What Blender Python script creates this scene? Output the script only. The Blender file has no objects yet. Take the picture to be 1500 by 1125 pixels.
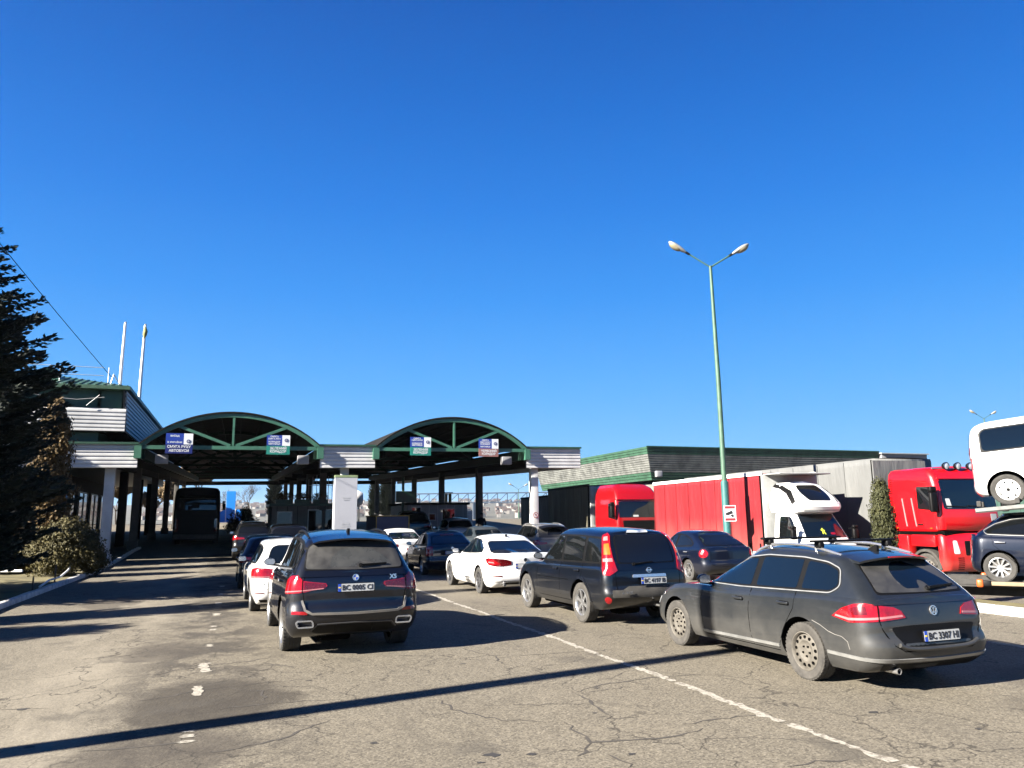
import bpy, bmesh, math, random
from mathutils import Vector, Matrix, geometry, noise
from mathutils.bvhtree import BVHTree
random.seed(7)
rad = math.radians
sc = bpy.context.scene
COL = sc.collection
PI = math.pi

# ------------------------------------------------------------------ helpers
def tag(o, label=None, cat=None, group=None, kind=None):
    if label: o['label'] = label
    if cat: o['category'] = cat
    if group: o['group'] = group
    if kind: o['kind'] = kind
    return o

def empty(name, loc=(0, 0, 0), rz=0.0):
    o = bpy.data.objects.new(name, None)
    o.empty_display_size = 0.3
    o.location = loc
    o.rotation_euler = (0, 0, rz)
    COL.objects.link(o)
    return o

def thing(name, label, cat, loc=(0, 0, 0), rz=0.0, group=None):
    return tag(empty(name, loc, rz), label, cat, group)

def copy_tree(o, parent=None, keep=False):
    c = o.copy()
    COL.objects.link(c)
    if parent: c.parent = parent
    for ch in list(o.children):
        copy_tree(ch, c)
    return c

class MB:
    """mesh builder: collects shapes, builds ONE mesh object"""
    def __init__(s):
        s.v, s.f, s.m = [], [], []
    def add(s, vs, fs, mi=0, M=None):
        b = len(s.v)
        if M is not None:
            vs = [M @ Vector(v) for v in vs]
        s.v += [tuple(v) for v in vs]
        s.f += [tuple(i + b for i in f) for f in fs]
        s.m += [mi] * len(fs)
    def box(s, c, d, mi=0, rz=0.0, bev=0.0, M=None, rot=None):
        x, y, z = d[0] / 2, d[1] / 2, d[2] / 2
        T = Matrix.Translation(Vector(c))
        if rot is not None: T = T @ rot
        elif rz: T = T @ Matrix.Rotation(rz, 4, 'Z')
        if M is not None: T = M @ T
        if bev <= 0:
            vs = [(-x, -y, -z), (x, -y, -z), (x, y, -z), (-x, y, -z), (-x, -y, z), (x, -y, z), (x, y, z), (-x, y, z)]
            fs = [(0, 3, 2, 1), (4, 5, 6, 7), (0, 1, 5, 4), (1, 2, 6, 5), (2, 3, 7, 6), (3, 0, 4, 7)]
            s.add(vs, fs, mi, T)
        else:
            bm = bmesh.new()
            bmesh.ops.create_cube(bm, size=1.0)
            for v in bm.verts: v.co = Vector((v.co.x * d[0], v.co.y * d[1], v.co.z * d[2]))
            bmesh.ops.bevel(bm, geom=list(bm.edges), offset=min(bev, x * .98, y * .98, z * .98), segments=3, affect='EDGES', profile=0.5)
            s.bm(bm, mi, T); bm.free()
    def bm(s, bm, mi=0, M=None):
        bm.verts.index_update()
        s.add([v.co.copy() for v in bm.verts], [tuple(v.index for v in f.verts) for f in bm.faces], mi, M)
    def beam(s, p, q, w, h=None, mi=0, up=(0, 0, 1)):
        p, q = Vector(p), Vector(q); h = w if h is None else h
        d = (q - p); L = d.length
        if L < 1e-6: return
        d.normalize(); u = Vector(up)
        if abs(d.dot(u)) > .98: u = Vector((1, 0, 0))
        r = d.cross(u).normalized(); u = r.cross(d)
        vs = []
        for e in (p, q):
            for a, b in ((-1, -1), (1, -1), (1, 1), (-1, 1)):
                vs.append(e + r * (a * w / 2) + u * (b * h / 2))
        s.add(vs, [(0, 1, 2, 3), (7, 6, 5, 4), (0, 4, 5, 1), (1, 5, 6, 2), (2, 6, 7, 3), (3, 7, 4, 0)], mi)
    def tube(s, pts, r, n=8, mi=0, cap=True):
        pts = [Vector(p) for p in pts]; N = len(pts)
        rs = r if isinstance(r, (list, tuple)) else [r] * N
        vs, fs = [], []
        prev = None
        for i, p in enumerate(pts):
            d = (pts[min(i + 1, N - 1)] - pts[max(i - 1, 0)]).normalized()
            if prev is None:
                a = Vector((0, 0, 1)) if abs(d.z) < .9 else Vector((1, 0, 0))
                u = d.cross(a).normalized()
            else:
                u = (prev - d * prev.dot(d)).normalized()
            prev = u; w = d.cross(u)
            for k in range(n):
                t = 2 * PI * k / n
                vs.append(p + (u * math.cos(t) + w * math.sin(t)) * rs[i])
        for i in range(N - 1):
            for k in range(n):
                a, b = i * n + k, i * n + (k + 1) % n
                fs.append((a, b, b + n, a + n))
        if cap:
            fs.append(tuple(range(n - 1, -1, -1))); fs.append(tuple((N - 1) * n + k for k in range(n)))
        s.add(vs, fs, mi)
    def lathe(s, prof, n=32, mi=0, M=None, closed=False):
        """prof: list of (radius, axial) around local X axis"""
        vs, fs = [], []
        P = len(prof)
        for k in range(n):
            t = 2 * PI * k / n
            for r, a in prof:
                vs.append((a, r * math.cos(t), r * math.sin(t)))
        rng = P if closed else P - 1
        for k in range(n):
            k2 = (k + 1) % n
            for i in range(rng):
                i2 = (i + 1) % P
                fs.append((k * P + i, k * P + i2, k2 * P + i2, k2 * P + i))
        s.add(vs, fs, mi, M)
    def prism(s, poly, fn, d0, d1, mi=0):
        """poly 2D, fn(u,v,depth)->3D"""
        n = len(poly)
        vs = [fn(u, v, d0) for u, v in poly] + [fn(u, v, d1) for u, v in poly]
        fs = [tuple(range(n)), tuple(range(2 * n - 1, n - 1, -1))]
        for i in range(n):
            j = (i + 1) % n
            fs.append((i, i + n, j + n, j))
        s.add(vs, fs, mi)
    def build(s, name, mats, parent=None, smooth=35, recalc=True):
        me = bpy.data.meshes.new(name)
        me.from_pydata(s.v, [], s.f)
        if not isinstance(mats, (list, tuple)): mats = [mats]
        for m in mats: me.materials.append(m)
        if len(mats) > 1: me.polygons.foreach_set('material_index', s.m)
        if recalc:
            b = bmesh.new(); b.from_mesh(me)
            bmesh.ops.recalc_face_normals(b, faces=b.faces)
            b.to_mesh(me); b.free()
        if smooth:
            me.polygons.foreach_set('use_smooth', [True] * len(me.polygons))
            me.set_sharp_from_angle(angle=rad(smooth))
        me.update()
        o = bpy.data.objects.new(name, me)
        COL.objects.link(o)
        if parent: o.parent = parent
        return o

def pchip(tab):
    xs = [t[0] for t in tab]; ys = [t[1] for t in tab]; n = len(xs)
    if n == 1: return lambda x: ys[0]
    h = [xs[i + 1] - xs[i] for i in range(n - 1)]
    d = [(ys[i + 1] - ys[i]) / h[i] for i in range(n - 1)]
    m = [d[0]] + [0] * (n - 2) + [d[-1]]
    for i in range(1, n - 1):
        if d[i - 1] * d[i] > 0:
            w1, w2 = 2 * h[i] + h[i - 1], h[i] + 2 * h[i - 1]
            m[i] = (w1 + w2) / (w1 / d[i - 1] + w2 / d[i])
    def f(x):
        if x <= xs[0]: return ys[0]
        if x >= xs[-1]: return ys[-1]
        i = 0
        while x > xs[i + 1]: i += 1
        t = (x - xs[i]) / h[i]
        return ((1 + 2 * t) * (1 - t) ** 2 * ys[i] + t * (1 - t) ** 2 * h[i] * m[i] + t * t * (3 - 2 * t) * ys[i + 1] + t * t * (t - 1) * h[i] * m[i + 1])
    return f

def sstep(a, b, x):
    t = max(0, min(1, (x - a) / (b - a)))
    return t * t * (3 - 2 * t)

# ------------------------------------------------------------------ materials
KEXP = .50                      # one overall reflectance level for everything that is not white
def kc(name, c):
    if any(w in name for w in ('white', 'plate', 'sign', 'chrome', 'alloy', 'bright', 'trim', 'lens', 'aluminium')): return tuple(x * .76 for x in c)
    return tuple(x * KEXP for x in c)
class NT:
    def __init__(s, m):
        s.t = m.node_tree; s.n = s.t.nodes; s.l = s.t.links
    def new(s, t, **kw):
        n = s.n.new(t)
        for k, v in kw.items(): setattr(n, k, v)
        return n
    def link(s, a, b): s.l.new(a, b)
    def math(s, op, a, b=None, clamp=False):
        n = s.n.new('ShaderNodeMath'); n.operation = op; n.use_clamp = clamp
        for i, v in enumerate((a, b)):
            if v is None: continue
            if isinstance(v, (int, float)): n.inputs[i].default_value = v
            else: s.link(v, n.inputs[i])
        return n.outputs[0]
    def mix(s, f, a, b):
        n = s.n.new('ShaderNodeMix'); n.data_type = 'RGBA'
        for i, v in ((0, f), (6, a), (7, b)):
            if isinstance(v, (int, float)): n.inputs[i].default_value = v
            elif isinstance(v, (tuple, list)): n.inputs[i].default_value = (*v[:3], 1)
            else: s.link(v, n.inputs[i])
        return n.outputs[2]
    def noise(s, scale, detail=4, rough=.55, vec=None, dist=0):
        n = s.n.new('ShaderNodeTexNoise'); n.inputs['Scale'].default_value = scale
        n.inputs['Detail'].default_value = detail; n.inputs['Roughness'].default_value = rough
        n.inputs['Distortion'].default_value = dist
        if vec is not None: s.link(vec, n.inputs['Vector'])
        return n.outputs[0]
    def ramp(s, f, a, b, c0=(0, 0, 0), c1=(1, 1, 1)):
        n = s.n.new('ShaderNodeMapRange'); n.clamp = True
        s.link(f, n.inputs[0])
        n.inputs[1].default_value = a; n.inputs[2].default_value = b
        return n.outputs[0]
    def coord(s, which='Object'):
        return s.n.new('ShaderNodeTexCoord').outputs[which]
    def sep(s, v):
        n = s.n.new('ShaderNodeSeparateXYZ'); s.link(v, n.inputs[0]); return n.outputs
    def mapping(s, v, scale=(1, 1, 1), loc=(0, 0, 0)):
        n = s.n.new('ShaderNodeMapping'); s.link(v, n.inputs[0])
        n.inputs['Scale'].default_value = scale; n.inputs['Location'].default_value = loc
        return n.outputs[0]

def newmat(name):
    m = bpy.data.materials.new(name); m.use_nodes = True
    return m, NT(m), m.node_tree.nodes['Principled BSDF']

def mat(name, col, rough=.6, metal=0.0, var=.15, scale=6.0, coat=0.0, bump=0.0, bscale=40, spec=.5, vec='Object'):
    m, t, p = newmat(name)
    c = t.coord(vec)
    f = t.noise(scale, 5, .6, c)
    col = kc(name, col)
    a = tuple(x * (1 - var) for x in col); b = tuple(min(1, x * (1 + var)) for x in col)
    f = t.ramp(f, .3, .7)
    t.link(t.mix(f, a, b), p.inputs['Base Color'])
    p.inputs['Roughness'].default_value = rough; p.inputs['Metallic'].default_value = metal
    p.inputs['Coat Weight'].default_value = coat; p.inputs['Coat Roughness'].default_value = .04
    p.inputs['Specular IOR Level'].default_value = spec
    if bump:
        bn = t.new('ShaderNodeBump'); bn.inputs['Strength'].default_value = bump; bn.inputs['Distance'].default_value = .02
        t.link(t.noise(bscale, 4, .6, c), bn.inputs['Height']); t.link(bn.outputs[0], p.inputs['Normal'])
    return m

def paint(name, col, metal=.0, dirt=.0, dtop=.9, dcol=(.20, .17, .13), rough=.35, film=.0):
    """car paint under a clear coat with road dust thrown up from the wheels"""
    m, t, p = newmat(name)
    c = t.coord()
    z = t.sep(c)[2]
    n1 = t.noise(1.3, 5, .6, c); n2 = t.noise(14, 5, .7, c)
    g = t.ramp(z, dtop, .12)
    d = t.math('MULTIPLY', g, t.ramp(n1, .25, .75))
    d = t.math('ADD', d, t.math('MULTIPLY', t.math('MULTIPLY', g, g), .35))
    d = t.math('ADD', d, t.math('MULTIPLY', t.ramp(n2, .35, .7), film))
    d = t.math('MULTIPLY', d, dirt if dirt else .12, True)
    t.link(t.mix(d, kc(name, col), kc(name, dcol)), p.inputs['Base Color'])
    p.inputs['Metallic'].default_value = metal
    t.link(t.math('ADD', t.math('MULTIPLY', d, .5), rough), p.inputs['Roughness'])
    t.link(t.math('SUBTRACT', 1.0, t.math('MULTIPLY', d, 1.0), True), p.inputs['Coat Weight'])
    p.inputs['Coat Roughness'].default_value = .03; p.inputs['Specular IOR Level'].default_value = .2
    t.link(t.math('MULTIPLY', t.math('SUBTRACT', 1.0, d), metal, True), p.inputs['Metallic'])
    return m

def glassmat(name, col=(.012, .015, .018), rough=.03, dust=0.0):
    m, t, p = newmat(name)
    c = t.coord()
    f = t.math('MULTIPLY', t.ramp(t.noise(5, 5, .6, c), .2, .8), dust)
    t.link(t.mix(f, col, (.062, .059, .053)), p.inputs['Base Color'])
    t.link(t.math('ADD', f, rough), p.inputs['Roughness'])
    p.inputs['Specular IOR Level'].default_value = .6
    return m

M = {}
M['black'] = mat('black_plastic', (.006, .006, .0065), .5, var=.25, spec=.12)
M['blackdirty'] = mat('dusty_black_plastic', (.05, .046, .04), .75, var=.5, scale=5)
M['gap'] = mat('panel_gap_black', (.002, .002, .002), .9, var=.1, spec=.05)
M['rubber'] = mat('tyre_rubber', (.045, .042, .038), .85, var=.4, scale=9, bump=.2)
M['rubberdirty'] = mat('dusty_tyre_rubber', (.056, .051, .044), .9, var=.4, scale=9, bump=.2)
M['chrome'] = mat('chrome', (.75, .75, .76), .22, .9, var=.06)
M['bright'] = mat('bright_trim', (.34, .34, .33), .28, .6, var=.2)
M['alloy'] = mat('alloy_rim', (.55, .55, .55), .32, .9, var=.15)
M['alloydark'] = mat('dark_alloy_rim', (.10, .10, .105), .4, .6, var=.2)
M['steelrim'] = mat('dusty_steel_rim', (.125, .112, .092), .75, .1, var=.35, scale=14)
M['disc'] = mat('brake_disc', (.12, .11, .10), .5, .7, var=.3)
M['redlens'] = mat('red_lens', (.22, .004, .007), .12, var=.25, scale=18, coat=.6)
M['reddark'] = mat('dark_red_lens', (.085, .003, .005), .12, var=.25, scale=18, coat=.6)
M['pinklens'] = mat('pale_lens', (.36, .13, .13), .15, var=.1, coat=.5)
M['amber'] = mat('amber_lens', (.45, .085, .008), .15, var=.1, coat=.5)
M['clearlens'] = mat('clear_lens', (.55, .57, .6), .08, .3, var=.1, coat=.8)
M['glass'] = glassmat('dark_window_glass', (.003, .0035, .004))
M['glassblue'] = glassmat('tinted_window_glass', (.002, .004, .007), .02)
M['dustglass'] = glassmat('dusty_window_glass', (.02, .022, .022), .08, .42)
M['dustfilm'] = glassmat('dust_covered_window_glass', (.014, .014, .0135), .22, .42)
M['plate'] = mat('plate_white', (.36, .37, .37), .4, var=.08)
M['plateblue'] = mat('plate_blue', (.01, .05, .35), .4, var=.05)
M['plateyellow'] = mat('plate_yellow', (.75, .55, .02), .4, var=.05)
M['ink'] = mat('plate_ink', (.012, .012, .014), .5, var=.05)
M['white'] = mat('white_plastic', (.78, .78, .77), .5, var=.04)
# ------------------------------------------------------------------ car builder
def half_outline(yr, yf, hw, rc, fc, br, bf, tr_, tf_, ns=34, nc=9, ne=9):
    P = []
    rcx, rcy = min(rc[0], hw * .9), rc[1]
    fcx, fcy = min(fc[0], hw * .9), fc[1]
    x0 = hw - rcx; y0 = yr + br * (x0 / hw) ** 2
    for i in range(ne): 
        x = x0 * i / ne
        P.append((x, yr + br * (x / hw) ** 2))
    y1 = yr + br * .7 + rcy
    for i in range(nc):
        a = PI / 2 * i / nc
        P.append((x0 + rcx * math.sin(a), y1 - (y1 - y0) * math.cos(a)))
    x0f = hw - fcx; y0f = yf - bf * (x0f / hw) ** 2; y1f = yf - bf * .7 - fcy
    for i in range(ns):
        P.append((hw, y1 + (y1f - y1) * i / ns))
    for i in range(nc):
        a = PI / 2 * (1 - i / nc)
        P.append((x0f + fcx * math.sin(a), y1f + (y0f - y1f) * math.cos(a)))
    for i in range(ne + 1):
        x = x0f * (1 - i / ne)
        P.append((x, yf - bf * (x / hw) ** 2))
    ym = (yr + yf) / 2; hl = (yf - yr) / 2
    out = []
    for x, y in P:
        q = (y - ym) / hl
        k = 1 - (tf_ * max(0, q) ** 2.6 if q > 0 else tr_ * max(0, -q) ** 2.6)
        out.append((x * k, y))
    return out

def shell(mb, rings, topfn, mi, zcap, crown=0.0, mcols=10, bottom=True):
    """rings: list of (half outline, zfn) bottom->top ; closed shell with gridded top cap"""
    n = len(rings[0][0]); full = []
    base = len(mb.v)
    def ringpts(ho, zf):
        r = [(x, y, zf(y)) for x, y in ho]
        l = [(-x, y, zf(y)) for x, y in ho[-2:0:-1]]
        return r + l
    N = 2 * n - 2
    vs, fs = [], []
    for ho, zf in rings: vs += ringpts(ho, zf)
    for k in range(len(rings) - 1):
        for i in range(N):
            j = (i + 1) % N
            fs.append((k * N + i, k * N + j, (k + 1) * N + j, (k + 1) * N + i))
    def cap(off, ho, zf, cr, flip):
        prev = [off]
        lastrow = None
        for i in range(1, n - 1):
            x, y = ho[i]
            R_, L_ = off + i, off + N - i
            row = [R_]
            for c in range(1, mcols):
                q = 1 - 2 * c / mcols
                vs.append((x * q, y, zf(y) + cr * (1 - q * q)))
                row.append(len(vs) - 1)
            row.append(L_)
            if lastrow is None:
                for c in range(mcols): fs.append((off, row[c], row[c + 1]))
            else:
                for c in range(mcols): fs.append((lastrow[c], row[c], row[c + 1], lastrow[c + 1]))
            lastrow = row
        for c in range(mcols): fs.append((off + n - 1, lastrow[c + 1], lastrow[c]))
    cap((len(rings) - 1) * N, rings[-1][0], zcap, crown, False)
    if bottom: cap(0, rings[0][0], rings[0][1], 0.0, True)
    mb.add(vs, fs, mi)

def ribbon(pts, w):
    """2D polyline -> polygon of width w"""
    L, Rr = [], []
    n = len(pts)
    for i, p in enumerate(pts):
        a = pts[max(i - 1, 0)]; b = pts[min(i + 1, n - 1)]
        dx, dy = b[0] - a[0], b[1] - a[1]; d = math.hypot(dx, dy) or 1
        nx, ny = -dy / d * w / 2, dx / d * w / 2
        L.append((p[0] + nx, p[1] + ny)); Rr.append((p[0] - nx, p[1] - ny))
    return L + Rr[::-1]

def rpoly(pts, r, n=4):
    """round the corners of a 2D polygon"""
    out = []; N = len(pts)
    for i in range(N):
        p0, p, p1 = Vector(pts[i - 1]), Vector(pts[i]), Vector(pts[(i + 1) % N])
        rr = r[i] if isinstance(r, (list, tuple)) else r
        a, b = (p0 - p), (p1 - p)
        q = min(rr, a.length * .45, b.length * .45)
        if q < 1e-4: out.append(tuple(p)); continue
        A, B = p + a.normalized() * q, p + b.normalized() * q
        for k in range(n + 1):
            t = k / n
            out.append(tuple(A * (1 - t) ** 2 + p * 2 * t * (1 - t) + B * t * t))
    return out

def clip(poly, a, b, keep=1):
    """keep the part of poly left of line a->b"""
    out = []
    def sd(p): return keep * ((b[0] - a[0]) * (p[1] - a[1]) - (b[1] - a[1]) * (p[0] - a[0]))
    for i in range(len(poly)):
        p, q = poly[i], poly[(i + 1) % len(poly)]
        sp, sq = sd(p), sd(q)
        if sp >= 0: out.append(p)
        if sp * sq < 0:
            t = sp / (sp - sq); out.append((p[0] + (q[0] - p[0]) * t, p[1] + (q[1] - p[1]) * t))
    return out

def inset(poly, d):
    """shrink (d>0) a polygon towards its inside by offsetting edges"""
    A = sum(poly[i][0] * poly[(i + 1) % len(poly)][1] - poly[(i + 1) % len(poly)][0] * poly[i][1] for i in range(len(poly)))
    sgn = 1 if A > 0 else -1
    out = []; N = len(poly)
    for i in range(N):
        p0, p, p1 = Vector(poly[i - 1]), Vector(poly[i]), Vector(poly[(i + 1) % N])
        a, b = (p - p0), (p1 - p)
        if a.length < 1e-7 or b.length < 1e-7: continue
        a.normalize(); b.normalize()
        na, nb = Vector((-a.y, a.x)) * sgn, Vector((-b.y, b.x)) * sgn
        m = na + nb
        if m.length < 1e-4: m = na
        m.normalize()
        k = d / max(.45, m.dot(na))
        out.append((p.x + m.x * k, p.y + m.y * k))
    return out

def dens(poly, s):
    out = []
    for i in range(len(poly)):
        p, q = poly[i], poly[(i + 1) % len(poly)]
        L = math.hypot(q[0] - p[0], q[1] - p[1])
        if L < 1e-5: continue
        k = max(1, int(math.ceil(L / s)))
        for j in range(k):
            t = j / k; out.append((p[0] + (q[0] - p[0]) * t, p[1] + (q[1] - p[1]) * t))
    return out

def inpoly(p, poly):
    c = False; j = len(poly) - 1
    for i in range(len(poly)):
        a, b = poly[i], poly[j]
        if (a[1] > p[1]) != (b[1] > p[1]) and p[0] < (b[0] - a[0]) * (p[1] - a[1]) / (b[1] - a[1]) + a[0]: c = not c
        j = i
    return c

def mirp(poly): return [(-x, z) for x, z in poly]

class Proj:
    """projects 2D polygons onto a body surface"""
    def __init__(s, mb, wrapline, zrange):
        s.bvh = BVHTree.FromPolygons([Vector(v) for v in mb.v], mb.f)
        # arc length table, starting at rear centre going +x then forward
        s.w = [Vector((x, y)) for x, y in wrapline]
        s.cum = [0]
        for a, b in zip(s.w, s.w[1:]): s.cum.append(s.cum[-1] + (b - a).length)
    def cast(s, o, d):
        h, nrm, i, ds = s.bvh.ray_cast(Vector(o), Vector(d))
        s.miss = h is None
        if h is None:
            h, nrm, i, ds = s.bvh.find_nearest(Vector(o) + Vector(d) * 3.0)
        if nrm.dot(Vector(d)) > 0: nrm = -nrm
        return h, nrm
    def side(s, sg):
        return lambda p: s.cast((sg * 4, p[0], p[1]), (-sg, 0, 0))
    def rear(s): return lambda p: s.cast((p[0], -9, p[1]), (0, 1, 0))
    def front(s): return lambda p: s.cast((p[0], 14, p[1]), (0, -1, 0))
    def top(s): return lambda p: s.cast((p[0], p[1], 6), (0, 0, -1))
    def diag(s, sg, C):
        q = .70710678
        return lambda p: s.cast((sg * (C[0] + q * p[0] + q * 1.5), C[1] + q * p[0] - q * 1.5, p[1]), (-sg * q, q, 0))
    def wrap(s):
        def f(p):
            u = abs(p[0]); sg = 1 if p[0] >= 0 else -1
            i = 0
            while i < len(s.cum) - 2 and s.cum[i + 1] < u: i += 1
            t = (u - s.cum[i]) / max(1e-6, s.cum[i + 1] - s.cum[i])
            q = s.w[i].lerp(s.w[i + 1], t)
            def nr(k):
                a = s.w[max(k - 2, 0)]; b = s.w[min(k + 3, len(s.w) - 1)]
                d = (b - a).normalized(); return Vector((d.y, -d.x))
            nn = nr(i).lerp(nr(min(i + 1, len(s.w) - 1)), t).normalized()
            if u < .02: nn = Vector((0, -1))
            o = q + nn * .5
            return s.cast((sg * o.x, o.y, p[1]), (-sg * nn.x, -nn.y, 0))
        return f
    def geo(s, mb, poly, fn, off=.004, depth=.015, mi=0, grid=.06):
        b = dens(poly, grid)
        xs = [p[0] for p in b]; ys = [p[1] for p in b]
        n = len(b); pts = list(b)
        x = math.floor(min(xs) / grid) * grid
        while x < max(xs):
            y = math.floor(min(ys) / grid) * grid
            while y < max(ys):
                p = (x + .013, y + .017)
                if inpoly(p, b):
                    dm = min((p[0] - q[0]) ** 2 + (p[1] - q[1]) ** 2 for q in b)
                    if dm > (grid * .4) ** 2: pts.append(p)
                y += grid
            x += grid
        r = geometry.delaunay_2d_cdt([Vector(p) for p in pts], [], [list(range(n))], 1, 1e-6)
        vc, fc = r[0], r[2]
        outer, inner = [], []
        bad = set()
        for p in vc:
            h, nrm = fn(p)
            if s.miss: bad.add(len(outer))
            outer.append(h + nrm * off); inner.append(h + nrm * (off - depth))
        cnt = {}
        if bad: fc = [f for f in fc if not any(i in bad for i in f)]
        for f in fc:
            for i in range(len(f)):
                e = (f[i], f[(i + 1) % len(f)])
                k = (min(e), max(e))
                cnt[k] = None if k in cnt else e
        N = len(outer)
        fs = [tuple(f) for f in fc]
        for e in cnt.values():
            if e: fs.append((e[0], e[0] + N, e[1] + N, e[1]))
        mb.add(outer + inner, fs, mi)

    def ring(s, mb, loop, w, fn, off=.008, depth=.01, mi=0, step=.05):
        """closed trim strip of width w along a 2D loop"""
        lp = dens(loop, step); n = len(lp)
        ins, out = [], []
        for i in range(n):
            a = lp[i - 1]; b = lp[(i + 1) % n]; dx, dy = b[0] - a[0], b[1] - a[1]; d = math.hypot(dx, dy) or 1
            nx, ny = -dy / d * w / 2, dx / d * w / 2
            row = []
            for q in ((lp[i][0] + nx, lp[i][1] + ny), (lp[i][0] - nx, lp[i][1] - ny)):
                h, nr = fn(q); row += [h + nr * (off - depth), h + nr * off]
            ins.append(row)
        vs = [v for r in ins for v in (r[0], r[1], r[3], r[2])]
        fs = []
        for i in range(n):
            j = (i + 1) % n
            for k in range(3): fs.append((i * 4 + k, i * 4 + k + 1, j * 4 + k + 1, j * 4 + k))
        mb.add(vs, fs, mi)

_text_cache = {}
def text_mesh(txt, size, w=None, ext=.0015, bold=0.0):
    """verts, faces of a text lying in the XY plane, centred"""
    cu = bpy.data.curves.new('t', 'FONT'); cu.body = txt; cu.size = size; cu.align_x = 'CENTER'; cu.align_y = 'CENTER'
    cu.extrude = ext; cu.offset = bold; cu.resolution_u = 2
    o = bpy.data.objects.new('t', cu); COL.objects.link(o)
    dg = bpy.context.evaluated_depsgraph_get(); dg.update()
    me = bpy.data.meshes.new_from_object(o.evaluated_get(dg))
    vs = [v.co.copy() for v in me.vertices]; fs = [tuple(p.vertices) for p in me.polygons]
    bpy.data.objects.remove(o); bpy.data.curves.remove(cu); bpy.data.meshes.remove(me)
    if w and vs:
        x0 = min(v.x for v in vs); x1 = max(v.x for v in vs); k = w / (x1 - x0)
        for v in vs: v.x = (v.x - (x0 + x1) / 2) * k
    if vs:
        y0 = min(v.y for v in vs); y1 = max(v.y for v in vs)
        for v in vs: v.y -= (y0 + y1) / 2
    return vs, fs

def add_text(mb, txt, size, Mx, mi=0, w=None, bold=0.0):
    vs, fs = text_mesh(txt, size, w, bold=bold)
    mb.add(vs, fs, mi, Mx)

def rear_frame(x, y, z, pitch=0.0):
    """frame whose local XY plane faces -Y (text readable from behind the car)"""
    return Matrix.Translation((x, y, z)) @ Matrix.Rotation(PI / 2 - pitch, 4, 'X')

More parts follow.
